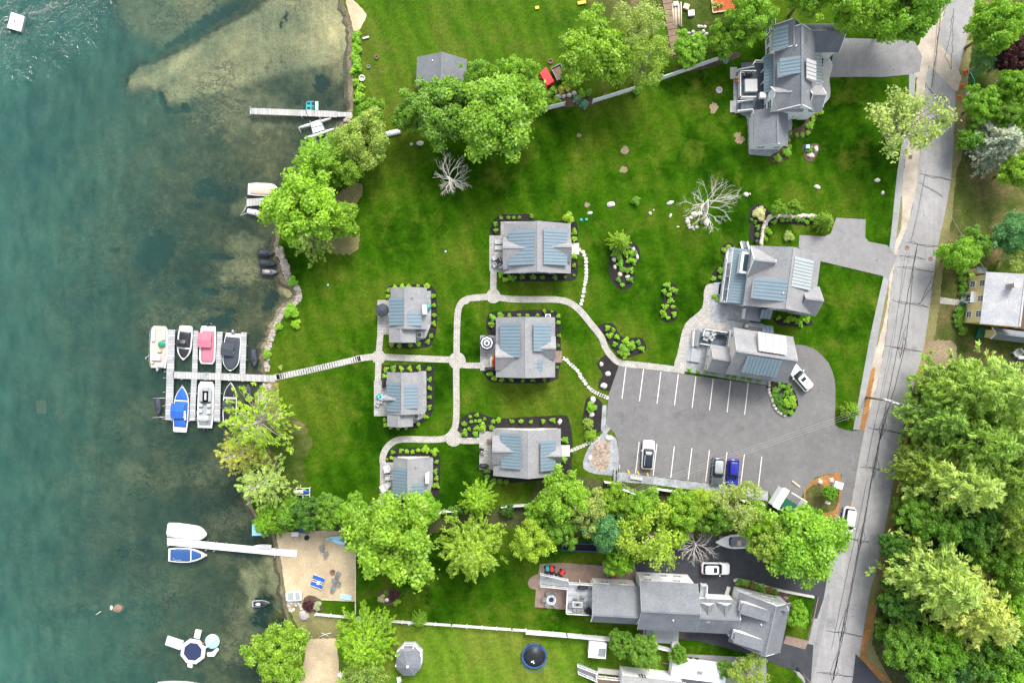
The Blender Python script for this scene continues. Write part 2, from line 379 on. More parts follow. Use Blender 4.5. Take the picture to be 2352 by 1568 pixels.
# lake bed: real depth, sand bars and weed beds as albedo patches
shm = [(p.x, p.y) for p in sp]
def soft(P, cx, cy, rx, ry, rot=0, edge=.5):
    dx, dy = P[:, 0] - cx, P[:, 1] - cy; c, s_ = math.cos(R(rot)), math.sin(R(rot))
    u = (dx * c + dy * s_) / rx; v = (-dx * s_ + dy * c) / ry
    n1 = np.sin(P[:, 0] * .11 + P[:, 1] * .07 + cx) * .12 + np.sin(P[:, 1] * .19 - P[:, 0] * .13 + cy) * .10 + np.sin(P[:, 0] * .37 + cy) * np.sin(P[:, 1] * .41 + cx) * .10
    r_ = np.sqrt(u * u + v * v) + n1
    return np.clip((1 + edge / 2 - r_) / edge, 0, 1) ** 1.3
SANDS = [(400, 215, 30, 24, 10, .8, .4), (400, 150, 80, 14, -40, 1.0, .6),
         (560, 100, 95, 38, -35, .65, .6), (770, 45, 42, 75, 0, .75, .5), (765, 85, 10, 28, -20, 1.0, .4), (750, 40, 9, 45, -15, .9, .5), (775, 140, 22, 45, 0, .4, .8), (560, 250, 130, 60, 0, .35, .9), (710, 140, 90, 70, 0, .3, .8),
         (560, 480, 40, 24, 0, .4, .8), (545, 620, 70, 36, 0, .42, .8), (560, 560, 60, 30, 10, .35, .8), (662, 672, 14, 12, 0, 1.1, .5), (660, 660, 26, 24, 0, .6, .7), (640, 1310, 45, 90, 0, .5, .8), (575, 1340, 30, 40, 0, .55, .7), (575, 1390, 12, 45, 12, .7, .6),
         (540, 1190, 80, 35, -10, .28, .9), (340, 940, 60, 30, 0, .25, .9), (420, 740, 110, 40, 0, .25, .9), (560, 1430, 50, 60, 0, .35, .9), (520, 1500, 60, 40, 0, .3, .9), (480, 1085, 120, 45, -12, .22, .9), (290, 1090, 80, 30, 20, .2, .9), (180, 350, 60, 40, 0, .2, .9)]
WEEDS = [(455, 48, 108, 11, -30, .95, .35), (500, 15, 60, 9, -22, .5, .5), (360, 222, 8, 20, -15, 1, .35), (377, 246, 24, 7, 5, 1, .4), (412, 241, 14, 10, 0, .8, .4), (230, 95, 60, 45, 15, .55, .7), (210, 60, 90, 60, 20, .4, .9), (345, 572, 48, 52, 10, .8, .35), (320, 620, 30, 30, 0, .4, .6),
         (502, 589, 30, 7, 5, .95, .4), (475, 667, 22, 9, 5, .9, .45), (520, 661, 15, 5, 10, .85, .5), (512, 712, 25, 5, 5, .85, .5), (495, 740, 45, 18, -5, .75, .5), (465, 430, 42, 26, 20, .7, .6), (520, 445, 30, 22, 0, .6, .6), (440, 470, 30, 12, 0, .5, .6),
         (733, 186, 19, 20, 30, .95, .3), (752, 230, 13, 12, 0, .7, .5), (681, 230, 10, 7, -20, .75, .4), (402, 651, 12, 9, 0, .8, .4), (618, 694, 20, 28, 20, .7, .5), (500, 20, 24, 8, -30, .6, .5), (648, 42, 8, 26, 25, .5, .6), (300, 900, 110, 60, 0, .2, .9), (420, 1180, 150, 50, 0, .35, .9),
         (600, 1395, 25, 30, 0, .7, .6), (590, 1430, 25, 25, 0, .6, .6), (470, 1400, 120, 50, 0, .35, .9), (580, 790, 26, 60, 0, .35, .6), (300, 1430, 90, 60, 10, .4, .8), (90, 330, 90, 120, 10, .4, .9), (60, 600, 40, 90, 10, .4, .8), (560, 1260, 60, 40, 0, .45, .8), (330, 1350, 60, 90, 0, .25, .9), (630, 150, 30, 60, 25, .3, .7)]
SANDP = [([(272, 190), (282, 163), (307, 138), (338, 135), (375, 120), (425, 97), (500, 57), (588, 12), (640, -30), (760, -40), (830, -40), (830, 110), (740, 150), (620, 175), (520, 205), (463, 222), (425, 225), (402, 235), (384, 245), (371, 237), (366, 217), (355, 201), (325, 200), (295, 210), (275, 205)], .66, 8),
         ([(225, -40), (545, -40), (480, 30), (420, 72), (380, 97), (352, 104), (312, 84), (262, 60)], .50, 16), ([(276, 190), (286, 170), (330, 160), (400, 115), (440, 98), (420, 140), (380, 190), (330, 198), (290, 207)], .95, 12)]
def softpoly(P, poly, wd):
    ins = np.zeros(len(P), bool); x, y = P[:, 0], P[:, 1]
    for (x0, y0), (x1, y1) in zip(poly, poly[1:] + poly[:1]):
        if y0 != y1: ins ^= ((y0 > y) != (y1 > y)) & (x < (x1 - x0) * (y - y0) / (y1 - y0) + x0)
    d = ndist(P, poly + poly[:1]) * np.where(ins, 1, -1); d = d + 3 * np.sin(x * .16 + y * .1) * np.sin(y * .19 - x * .05)
    return np.clip(.5 + d / (2 * wd), 0, 1)
def lakegrid(name, step, zfun, mat, x0=-60, x1=860, y0=-40, y1=1612):
    xs = np.arange(x0, x1 + 1, step); ys = np.arange(y0, y1 + 1, step); nx, ny = len(xs), len(ys)
    gx, gy = np.meshgrid(xs, ys); PO = np.stack([gx.ravel(), gy.ravel()], 1).astype(float)
    PW = np.stack([(PO[:, 0] - CX) / S, (CY - PO[:, 1]) / S], 1)
    d = ndist(PW, shm)
    dep = .35 + d * .05 + np.maximum(0, d - 20) * .03 + np.maximum(0, d - 38) * .06
    sand = np.zeros(len(PO)); weed = np.zeros(len(PO))
    for pl, k, wd in SANDP: sand = np.maximum(sand, k * softpoly(PO, pl, wd))
    for cx, cy, rx, ry, ro, k, e in SANDS: sand = np.maximum(sand, k * soft(PO, cx, cy, rx, ry, ro, e))
    for cx, cy, rx, ry, ro, k, e in WEEDS: weed = np.maximum(weed, k * soft(PO, cx, cy, rx, ry, ro, e))
    dep = dep * (1 - .72 * np.clip(sand, 0, 1)) + weed * .35
    dep = np.where(PO[:, 0] < 640, dep * (1 + .05 * np.sin(PO[:, 0] * .05 + 1) * np.sin(PO[:, 1] * .043)), dep)
    z = zfun(dep)
    vs = np.column_stack([PW, z]); fs = [(j * nx + i, (j + 1) * nx + i, (j + 1) * nx + i + 1, j * nx + i + 1) for j in range(ny - 1) for i in range(nx - 1)]
    nv = len(vs); zf = float(zfun(np.array([6.5]))[0])
    a, c = W(x0, y0), W(x1, y1); X0, X1, Y0, Y1 = a.x, c.x, c.y, a.y; F = 600
    ex = [(-F, -F), (F, -F), (F, F), (-F, F), (X0, Y0), (X1, Y0), (X1, Y1), (X0, Y1)]
    vs = vs.tolist() + [(x, y, zf) for x, y in ex]
    fs += [(nv, nv + 4, nv + 7, nv + 3), (nv, nv + 1, nv + 5, nv + 4), (nv + 2, nv + 3, nv + 7, nv + 6)]
    fs = [f[::-1] if i < len(fs) - 3 and False else f for i, f in enumerate(fs)]
    me = bpy.data.meshes.new(name); me.from_pydata(vs, [], fs)
    for nm, arr in (('depth', dep), ('sand', sand), ('weed', weed)):
        at = me.attributes.new(nm, 'FLOAT', 'POINT'); at.data.foreach_set('value', np.concatenate([arr, np.full(8, 6.5 if nm == 'depth' else 0)]).astype(np.float32))
    me.materials.append(mat); me.polygons.foreach_set('use_smooth', [True] * len(fs)); me.update()
    bm = bmesh.new(); bm.from_mesh(me); bmesh.ops.recalc_face_normals(bm, faces=bm.faces)
    if sum(f.normal.z for f in bm.faces) < 0: bmesh.ops.reverse_faces(bm, faces=bm.faces)
    bm.to_mesh(me); bm.free()
    o = link(name, me); o['kind'] = 'structure'; return o
t = NT('lake_bed_silt')
p = t.pos(); A = lambda nm: t.n('Attribute', attribute_name=nm).outputs['Fac']
n1 = t.noise(p, .22, 5, .7); n2 = t.noise(p, 1.2, 5, .75); n3 = t.noise(p, 4.5, 3, .8)
base = t.ramp(n1, [(.3, (.055, .062, .034)), (.5, (.135, .12, .068)), (.7, (.22, .185, .105))])
base = t.mix(t.lin(n2, .4, .62), t.mix(1, base, (.5, .58, .5), 'MULTIPLY'), base)
sandc = t.mix(t.lin(n2, .3, .7), (.48, .42, .27), (.70, .62, .42))
sandc = t.mix(t.lin(t.noise(t.scale(p, (1, .25, 1), R(35)), .8, 4, .7), .35, .65), t.mix(1, sandc, (.8, .78, .75), 'MULTIPLY'), sandc)
sm = t.lin(t.math('ADD', A('sand'), t.math('MULTIPLY', t.math('SUBTRACT', n2, .5), .25)), .10, .85)
c = t.mix(sm, base, sandc)
wm = t.lin(t.math('ADD', A('weed'), t.math('MULTIPLY', t.math('SUBTRACT', n2, .5), 2.6)), .22, .62)
c = t.mix(t.math('MULTIPLY', wm, t.lin(A('weed'), 0, .4)), c, t.mix(n3, (.010, .020, .022), (.028, .042, .03)))
rg = t.math('ABSOLUTE', t.math('SUBTRACT', t.noise(t.scale(p, (1, 1.7, 1)), .33, 6, .72), .5)); c = t.mix(t.math('MULTIPLY', t.lin(rg, .006, .035, .75, 0), t.lin(t.noise(p, .09, 3), .46, .56)), c, (.022, .034, .03))
spk = t.noise(p, 2.4, 4, .85); c = t.mix(t.math('MULTIPLY', t.lin(spk, .60, .68, 0, .7), t.lin(n1, .35, .55)), c, (.03, .04, .03)); c = t.mix(t.lin(spk, .36, .30, 0, .5), c, (.42, .38, .26))
dk = t.noise(p, .055, 4, .6); c = t.mix(1, c, t.mix(t.lin(dk, .38, .62), (.55, .66, .68), (1.2, 1.16, 1.1)), 'MULTIPLY')
c = t.mix(1, c, t.mix(t.lin(n3, .3, .7), (.66,) * 3, (1.34,) * 3), 'MULTIPLY')
M['bed'] = t.done(t.bsdf(c, .95, 0, .05))
lakegrid('lake_bed', 7, lambda d: -.45 - d, M['bed'])
t = NT('lake_water')
p = t.pos(); dep = t.n('Attribute', attribute_name='depth').outputs['Fac']
bx = t.n('SeparateXYZ', {0: p})
glint_area = t.lin(t.n('VectorMath', {0: p, 1: (-80, 58, 0)}, operation='DISTANCE').outputs['Value'], 4, 20, 1., 0)     # steeper waves added in this corner to throw glints
glint_area = t.math('MULTIPLY', glint_area, t.lin(t.noise(p, .25, 3, .6), .36, .54))
leftw = t.lin(bx.outputs[0], -62, -40, 1, 0)
wv = t.noise(t.scale(p, (1, .30, 1), R(10)), .85, 4, .62)
wv2 = t.n('TexNoise', {'Vector': p, 'Scale': .62, 'Detail': 2.5, 'Roughness': .55, 'Distortion': 1.2}).outputs[0]
hgt = t.math('ADD', t.math('MULTIPLY', wv, t.math('MULTIPLY_ADD', leftw, .22, .16)), t.math('MULTIPLY', t.math('MULTIPLY', wv2, glint_area), 9.0))
nrm = t.n('Bump', {'Height': hgt, 'Strength': 1.0, 'Distance': .38}).outputs[0]
turb = t.math('SUBTRACT', 1., t.math('EXPONENT', t.math('MULTIPLY', dep, -.27)))
sky_strk = t.noise(t.scale(p, (1, .36, 1), R(12)), .62, 5, .7)  # sky reflection streaks painted into the water colour, towards the left
tw = t.mix(t.lin(sky_strk, .30, .74), (.020, .094, .080), (.056, .160, .124))
dw = t.noise(p, .05, 4, .6); tw = t.mix(1, tw, t.mix(t.lin(dw, .38, .6), (.74, .82, .86), (1.12, 1.12, 1.06)), 'MULTIPLY')
tw = t.mix(t.lin(t.math('MULTIPLY', leftw, sky_strk), .0, .5), (.020, .088, .072), tw)
body = t.n('BsdfDiffuse', {'Color': tw})
clear = t.n('BsdfTransparent', {'Color': (.80, .86, .80)})
mx = t.n('MixShader', {0: turb, 1: clear.outputs[0], 2: body.outputs[0]})
gl = t.n('BsdfGlossy', {'Color': (1, 1, 1), 'Roughness': .04, 'Normal': nrm})
fr = t.n('Fresnel', {'IOR': 1.33, 'Normal': nrm})
M['water'] = t.done(t.n('MixShader', {0: fr.outputs[0], 1: mx.outputs[0], 2: gl.outputs[0]}))
lakegrid('lake_water', 14, lambda d: d * 0 - .40, M['water'])

# lawns and bare ground of the neighbours (sheets a few mm apart)
sheet('meadow_lawn', cr([(815, 0), (845, 20), (820, 75), (822, 120), (830, 230), (838, 258), (900, 270), (1010, 290), (1130, 300), (1240, 255), (1375, 215), (1520, 165), (1640, 138), (1700, 110), (1740, 60), (1750, -60), (1750, -300), (800, -300), (800, -60)], 3), .004, M['lawn_n'])
sheet('bright_lawn', cr([(690, 1440), (735, 1410), (900, 1421), (1100, 1441), (1300, 1460), (1420, 1470), (1560, 1500), (1560, 1570), (1560, 1800), (690, 1800), (680, 1500)], 2), .004, M['lawn_s'])
sheet('road_verge', [(1950, 1130), (1990, 980), (2050, 640), (2075, 480), (2110, 240), (2150, 60), (2170, -200), (2700, -200), (2700, 1800), (1850, 1800), (1890, 1450)], .004, M['rough'])
sheet('woodland_floor', cr([(2085, 880), (2110, 850), (2200, 850), (2400, 800), (2700, 800), (2700, 1800), (2000, 1800), (2020, 1490), (2005, 1440), (2020, 1300), (2060, 1080)], 3), .008, M['woodfloor'])
sheet('verge_dirt', cr([(2198, 0), (2240, 0), (2222, 200), (2216, 330), (2196, 400), (2186, 500), (2165, 620), (2158, 700), (2140, 800), (2118, 860), (2085, 1000), (2062, 1180), (2030, 1330), (2003, 1480), (2050, 1570), (1965, 1570), (1980, 1440), (2010, 1270), (2060, 1020), (2110, 800), (2140, 640), (2165, 500), (2180, 400), (2192, 200)], 2), .012, M['drygrass'], j=1.5)
sheet('dirt_yard', cr([(2112, 795), (2160, 780), (2195, 792), (2192, 838), (2165, 850), (2120, 845)], 4), .016, M['dirt'], j=2)
sheet('pine_litter', cr([(2115, 800), (2124, 800), (2082, 1040), (2054, 1240), (2037, 1400), (2022, 1330), (2062, 1110), (2090, 950)], 2), .016, M['duff'], j=1.5)
sheet('pine_litter', cr([(2010, 1370), (2004, 1440), (1988, 1500), (2000, 1520), (2050, 1568), (1985, 1540), (1977, 1495), (1990, 1425)], 2), .02, M['duff'], j=1.5)
sheet('north_yard', cr([(1330, -40), (1330, 0), (1400, 40), (1500, 15), (1530, 70), (1530, 130), (1600, 130), (1660, 115), (1720, 60), (1720, -40)], 3), .008, M['rough'])
sheet('house_mulch', cr([(1238, 200), (1300, 205), (1360, 225), (1370, 240), (1290, 247), (1250, 252), (1238, 230)], 3), .012, M['redmulch'], j=1.2)
sheet('fence_mulch', cr([(1540, 160), (1600, 150), (1640, 135), (1690, 120), (1700, 130), (1650, 150), (1580, 165)], 3), .012, M['redmulch'], j=1.2)
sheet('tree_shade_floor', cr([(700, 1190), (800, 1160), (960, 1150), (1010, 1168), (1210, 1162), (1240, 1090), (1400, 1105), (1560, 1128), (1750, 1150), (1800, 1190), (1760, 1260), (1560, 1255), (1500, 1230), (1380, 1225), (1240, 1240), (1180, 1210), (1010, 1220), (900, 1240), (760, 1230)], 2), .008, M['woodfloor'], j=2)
sheet('pine_clearing', cr([(690, 965), (715, 1010), (700, 1060), (690, 1110), (650, 1130), (600, 1120), (580, 1090), (590, 1000), (600, 940), (640, 945)], 4), .008, M['rough'], j=5)
sheet('pine_clearing', cr([(650, 1080), (700, 1090), (690, 1145), (640, 1170), (600, 1160)], 4), .012, M['rough'], j=5)
sheet('tree_clearing', cr([(780, 440), (815, 420), (832, 428), (828, 455), (808, 490), (822, 530), (826, 560), (815, 580), (775, 584), (740, 560), (745, 470)], 3), .008, M['drygrass'], j=5)
sheet('pebble_beach', cr([(794, 0), (812, 0), (832, 22), (842, 38), (826, 68), (820, 80), (812, 68), (802, 32)], 3), .012, M['sand'], j=1)
sheet('sand_beach', cr([(640, 1215), (680, 1222), (720, 1218), (790, 1220), (816, 1240)], 3, False) + [(816, 1378)] + cr([(740, 1374), (700, 1382), (690, 1395), (672, 1410), (660, 1390), (656, 1364), (651, 1326), (644, 1276), (634, 1232)], 3, False), .012, M['sand'], j=.7)
sheet('sand_path', cr([(705, 1475), (735, 1455), (765, 1460), (775, 1490), (772, 1600), (690, 1600), (700, 1510)], 3), .012, M['sand'], j=1)
sheet('shore_dirt', cr([(668, 1400), (690, 1390), (735, 1410), (800, 1430), (790, 1460), (720, 1465), (690, 1450)], 3), .016, M['drygrass'], j=1.5)
sheet('shore_dirt', cr([(612, 880), (632, 876), (640, 890), (640, 925), (650, 960), (600, 1000), (595, 930)], 3), .008, M['drygrass'], j=1.5)
for k, (x, y, r_) in enumerate([(1435, 345, 12), (1432, 390, 10), (1330, 311, 6), (1348, 470, 7), (1640, 245, 11), (1638, 255, 8), (1390, 217, 4), (1700, 320, 12), (1694, 310, 9)]):
    sheet('bare_patch', cr([(x + r_ * rnd.uniform(.7, 1.1) * math.cos(a), y + r_ * rnd.uniform(.6, .95) * math.sin(a)) for a in np.arange(0, 6.28, .8)], 3), .008 + .001 * k, M['dirt'], j=1.6)

# road, footpath, drives and the car park
RL = [(2183, -120), (2176, 0), (2140, 130), (2126, 196), (2109, 392), (2090, 500), (2056, 600), (2033, 784), (2010, 900), (1986, 985), (1951, 1176), (1920, 1300), (1906, 1372), (1864, 1568), (1840, 1700)]
RR = [(2250, -120), (2239, 0), (2210, 130), (2196, 196), (2186, 392), (2168, 500), (2150, 588), (2124, 784), (2100, 880), (2074, 980), (2039, 1176), (2014, 1300), (1995, 1372), (1964, 1568), (1940, 1700)]
SL = [(2061, 392), (2039, 588), (1996, 784), (1974, 900), (1959, 980)]
sheet('roadside_sand', cr([(2150, -120), (2140, 0), (2112, 100), (2105, 196), (2076, 392), (2060, 520), (2040, 640), (2012, 784), (1990, 900), (1973, 980)], 3, False) + cr(RL, 3, False)[::-1][14:] , .012, M['sandroad'], j=1.2)
sheet('roadside_litter', cr([(1990, 1000), (1968, 1090), (1950, 1176), (1938, 1230), (1926, 1260), (1936, 1180), (1955, 1090), (1972, 985), (1986, 900), (2000, 850), (2010, 850), (1998, 920)], 2), .016, M['duff'], j=1.4)
for poly in ([(2066, 455), (2072, 455), (2070, 520), (2061, 545), (2056, 545), (2064, 500)], [(2038, 645), (2042, 646), (2036, 710), (2020, 775), (2013, 800), (2018, 760), (2030, 690)]):
    sheet('verge_grass', cr(poly, 3), .018, M['drygrass'], j=.8)
rd = sheet('road', cr(RL, 4, False) + cr(RR, 4, False)[::-1], .02, M['road'])
sheet('road_shoulder', cr([(1906, 1372), (1895, 1372), (1870, 1480), (1848, 1568), (1864, 1568), (1886, 1470)], 2), .024, M['drive'], j=1)
sheet('driveway', [(1935, 1180), (1914, 1240), (1892, 1322), (1850, 1330), (1880, 1366), (1874, 1372), (1855, 1468), (1850, 1492), (1800, 1478), (1790, 1500), (1850, 1570), (1866, 1570), (1908, 1372), (1948, 1190)], .022, M['walk'], j=.8)
sheet('road_patch', [(2126, 130), (2150, 110), (2192, 155), (2192, 205), (2140, 140)], .024, M['sandroad'])
sheet('drive_apron', [(2105, 108), (2125, 86), (2152, 92), (2196, 150), (2208, 178), (2200, 210), (2192, 207), (2128, 144), (2112, 175), (2100, 180), (2095, 140)], .024, M['sandroad'], j=.8)
walk = [(2110, 100), (2104, 196), (2092, 196)]
sheet('footpath', cr([(2088, 165), (2084, 250), (2061, 392), (2050, 500), (2039, 588), (2014, 700), (1996, 784), (1975, 900), (1959, 986)], 3, False) + cr([(1974, 986), (1990, 900), (2014, 784), (2032, 690), (2052, 588), (2064, 500), (2076, 392), (2097, 250), (2103, 175)], 3, False), .026, M['walk'])
sheet('footpath', cr([(1950, 1060), (1934, 1089), (1925, 1150), (1912, 1220), (1900, 1290), (1890, 1330)], 3, False) + cr([(1903, 1332), (1915, 1290), (1928, 1220), (1942, 1140), (1958, 1060)], 3, False), .026, M['walk'])
sheet('driveway', [(1905, 178), (1915, 110), (1930, 88), (2020, 90), (2100, 95), (2118, 130), (2112, 165), (2086, 172), (2025, 178), (1990, 177)], .028, M['drive'])
sheet('driveway', [(1834, 568), (1836, 540), (1894, 543), (1908, 536), (1920, 500), (1988, 504), (1987, 545), (1995, 555), (2037, 563), (2060, 590), (2040, 640), (2024, 633), (1885, 600)], .028, M['drive'])
LOT = [(1421, 840), (1437, 842), (1640, 868), (1764, 886), (1764, 800), (1829, 791), (1850, 793), (1873, 803), (1889, 817), (1903, 833), (1911, 851), (1917, 872), (1919, 896), (1918, 940), (1917, 968), (1919, 976), (1926, 981), (1940, 986), (1956, 990), (1985, 985), (1955, 1150), (1930, 1200), (1922, 1170), (1934, 1089), (1904, 1088), (1871, 1096), (1846, 1131), (1830, 1160), (1780, 1160), (1764, 1127), (1586, 1104), (1421, 1083), (1418, 1010), (1411, 994), (1392, 974), (1398, 906)]
sheet('car_park', LOT, .03, M['lot'])
sheet('driveway', cr([(1375, 1290), (1480, 1290), (1500, 1250), (1700, 1235), (1800, 1270), (1890, 1318), (1900, 1325), (1876, 1420), (1830, 1395), (1700, 1330), (1660, 1400), (1600, 1410), (1590, 1340), (1480, 1330), (1400, 1320)], 2), .028, M['newasphalt'])
sheet('driveway', [(1548, 1430), (1690, 1420), (1830, 1470), (1868, 1480), (1862, 1568), (1850, 1568), (1845, 1545), (1785, 1525), (1720, 1500), (1600, 1470), (1540, 1465)], .032, M['newasphalt'])
sheet('driveway', [(1965, 1500), (1985, 1520), (2020, 1560), (2060, 1600), (1950, 1600), (1958, 1560)], .028, M['newasphalt'])
sheet('driveway', [(1563, 1500), (1760, 1510), (1760, 1640), (1560, 1640)], .034, M['drive'])
# parking bay lines
UP = T(2, 2, [(1045, 238), (1010, 525), (1208, 252), (1170, 547), (1367, 277), (1331, 570), (1527, 300), (1492, 585), (1688, 322), (1654, 607), (1847, 342), (1814, 630), (2008, 360), (1975, 648), (2170, 378), (2136, 670)])
LO = T(2, 2, [(1168, 922), (1135, 1208), (1330, 937), (1297, 1228), (1491, 960), (1457, 1250), (1652, 978), (1617, 1268), (1813, 995), (1778, 1285), (1974, 1015), (1942, 1305), (2134, 1035), (2098, 1326), (2294, 1055), (2260, 1348)])
for L_ in (UP, LO):
    for i in range(0, 16, 2):
        b = MB(); ribbon(b, [L_[i], L_[i + 1]], .13, .075); o = b.build('parking_line', M['paint']); o['kind'] = 'structure'
# tar-sealed cracks wander along and across the road
b = MB(); q = random.Random(5)
def crack(pts, w=.10, wob=1.2, z=.0455):
    pts = jit(pts + [pts[-1]], wob * .5, len(b.v), 7)[:-1]; ribbon(b, pts, w, z)
mid = lambda u, f: None
def rp(u, f):
    def at(Lp):
        ys = [p[1] for p in Lp]
        for i in range(len(Lp) - 1):
            if ys[i] <= u <= ys[i + 1]:
                k = (u - ys[i]) / (ys[i + 1] - ys[i]); return Lp[i][0] + k * (Lp[i + 1][0] - Lp[i][0])
        return Lp[-1][0]
    a, c = at(RL), at(RR); return (a + (c - a) * f, u)
crack([rp(y, .47 + .05 * math.sin(y * .01)) for y in range(560, 1570, 25)], .12, 1.6)
crack([rp(y, .22) for y in range(390, 1100, 30)], .05, .8)
crack([rp(y, .3) for y in range(1100, 1500, 30)], .05, 1.0)
for y in (400, 555, 585, 610, 690, 795, 980, 1070, 1235, 1445, 1540):
    crack([(rp(y, f)[0], y + 14 * f + 3 * math.sin(f * 9 + y)) for f in (.05, .3, .5, .7, .97)], .09, 1.6)
    if y > 700: crack([rp(y - 45, .47), rp(y - 15, .40), rp(y + 5, .38), rp(y + 28, .47)], .08, 1.4); crack([rp(y - 20, .47), rp(y, .56), rp(y + 22, .47)], .08, 1.4)
crack([(2110, 420), (2150, 440), (2165, 452)], .08, 2); crack([(2150, 620), (2140, 660), (2118, 690), (2110, 700)], .09, 2); crack([(2190, 20), (2180, 90), (2170, 130), (2185, 160)], .09, 3); crack([(2160, 40), (2150, 120), (2140, 200)], .08, 2)
crack([(2125, 190), (2140, 215), (2170, 225), (2160, 240)], .08, 2)
b.build('crack_sealant', M['tar'], rd)
b = MB(); ribbon(b, [(2155, 30), (2138, 212)], .05, .047); ribbon(b, [(2160, 30), (2144, 208)], .05, .047); b.build('sealed_joint', M['tar'], rd)
# manhole covers and a drain grate
MH = [(2083, 569, 'square patched', 'rust'), (2137, 595, 'round rusty', 'rust'), (2007, 1238, 'dark round', 'mgrey'), (1908, 1430, 'worn grey', 'mgrey')]
for i, (x, y, w_, mt) in enumerate(MH):
    b = MB(); b.lathe([(.36, 0), (.36, .02), (.3, .022), (.29, .012), (.02, .012)], 20)
    m_ = b.build('manhole_cover', M[mt], None, W(x, y) + V((0, 0, .055))); tag(m_, ['rust-brown manhole cover at the road\'s left edge by the car drive', 'rust-brown manhole cover near the yellow house side of the road', 'dark manhole cover on the shaded road below the parked white van', 'grey manhole cover in the pale patch beside the big white house'][i], 'manhole cover', 'manhole covers in the road')
    b = MB(); b.cbox((0, 0, -.007), 1.5, 1.5, .007, R(-7)); b.build('asphalt_collar', M['drive' if i > 1 else 'walk'], m_)
b = MB(); b.cbox((0, 0, 0), .55, .6, .03, R(-4)); 
for i in range(4): b.cbox((-.2 + .13 * i, 0, .03), .05, .5, .015, R(-4))
tag(b.build('drain_grate', M['rust'], None, W(2091, 361) + V((0, 0, .03))), 'small square rusty drain grate in the sandy road shoulder below the sparse tree', 'drain grate')

# garden paths
pb = MB()
def path(pts, w=.95, k=5): ribbon(pb, cr(pts, k, False), w, .062 + .0009 * (len(pb.v) % 7))
path([(820, 824), (846, 820), (870, 819), (913, 821), (1013, 825), (1050, 826)], 1.0)
path([(870, 822), (871, 800), (874, 768)], .95); path([(870, 815), (869, 840), (868, 874)], .95)
path([(1049, 840), (1049, 784), (1051, 725), (1057, 700), (1073, 687), (1100, 683), (1133, 682), (1176, 687), (1240, 687.5), (1276, 688), (1306, 694), (1331, 712), (1356, 742), (1381, 774), (1390, 797), (1406, 819), (1426, 833), (1476, 839), (1526, 845), (1572, 851)], 1.0)
path([(1050, 820), (1048, 850), (1048, 959), (1040, 990), (1022, 1006), (988, 1009), (938, 1008), (910, 1011), (890, 1026), (880, 1046), (879, 1064)], 1.0)
path([(1040, 1000), (1060, 1011), (1104, 1011)], 1.0); path([(1046, 826), (1066, 838), (1104, 839)], .95)
path([(1133, 686), (1133, 655), (1134, 620)], 1.0)
b2 = MB()
for x, y, r_ in ((1050, 828, 1.35), (870, 820, 1.1), (1133, 680, 1.15), (1042, 1006, 1.3), (1070, 690, .6)):
    p = W(x, y); b2.lathe([(r_, 0), (r_, .004)], 14, (p.x, p.y, .070), 0, False)
pth = pb.build('garden_path', M['paver']); pth['kind'] = 'structure'; b2.build('path_junction', M['paver'], pth)
b = MB(); ribbon(b, cr([(630, 867), (698, 853), (763, 838), (822, 824)], 6, False), .95, .06); o = b.build('dock_path', M['patio']); o['kind'] = 'structure'
b = MB(); DP = cr([(634, 866), (698, 853), (763, 838), (830, 822)], 6, False)
for i in range(len(DP) - 1):
    a, c = W(*DP[i]), W(*DP[i + 1]); an = math.atan2(c.y - a.y, c.x - a.x)
    for u in (.25, .75):
        p = a.lerp(c, u); b.cbox((p.x, p.y, .055), .52, .78, .03, an + rnd.uniform(-.05, .05))
b.build('path_slab', M['slab'], o)
sheet('house_walk', cr([(1572, 852), (1548, 842), (1556, 812), (1562, 780), (1568, 758), (1577, 740), (1606, 714), (1614, 702), (1618, 664), (1630, 651), (1660, 652), (1700, 660), (1720, 700), (1710, 790), (1600, 800), (1596, 850)], 3), .036, M['paver'], j=.6)
sheet('gravel_court', [(1640, 668), (1690, 678), (1712, 740), (1640, 742), (1630, 722), (1630, 690)], .042, M['gravel'])
sheet('gravel_court', [(1588, 770), (1605, 750), (1640, 755), (1660, 850), (1764, 868), (1766, 885), (1574, 853)], .042, M['gravel'])
sheet('gravel_court', [(1668, 575), (1688, 566), (1690, 640), (1662, 655), (1658, 620)], .042, M['gravel'])
sheet('gravel_strip', [(965, 668), (990, 668), (990, 745), (978, 775), (955, 785), (945, 760), (970, 752)], .03, M['gravel'])
sheet('gravel_strip', [(960, 852), (979, 852), (980, 940), (970, 960), (945, 975), (944, 948), (965, 945)], .03, M['gravel'])
sheet('gravel_strip', [(975, 1047), (995, 1050), (994, 1110), (984, 1141), (975, 1141)], .03, M['gravel'])
GR = cr([(1398, 1000), (1410, 1003), (1418, 1020), (1419, 1083), (1385, 1090), (1340, 1075), (1350, 1030), (1370, 1010), (1388, 990)], 3)
sheet('gravel_bed', GR, .03, M['gravel'], j=.6); sheet('cobble_bed', cr([(1366, 1018), (1398, 1014), (1396, 1075), (1370, 1078), (1358, 1050)], 4), .036, M['cobble'], j=.8)
sheet('gravel_edge', [(1384, 930), (1393, 930), (1392, 974), (1402, 984), (1390, 1000), (1380, 985)], .03, M['gravel'])
sheet('stone_strip', [(1421, 1083), (1586, 1105), (1764, 1127), (1764, 1150), (1640, 1130), (1500, 1112), (1410, 1104), (1405, 1090)], .032, M['gravel'], j=.6)
sheet('north_patio', [(1150, 509), (1236, 509), (1236, 520), (1172, 520), (1172, 630), (1124, 622), (1124, 541), (1150, 541)], .036, M['patio'])
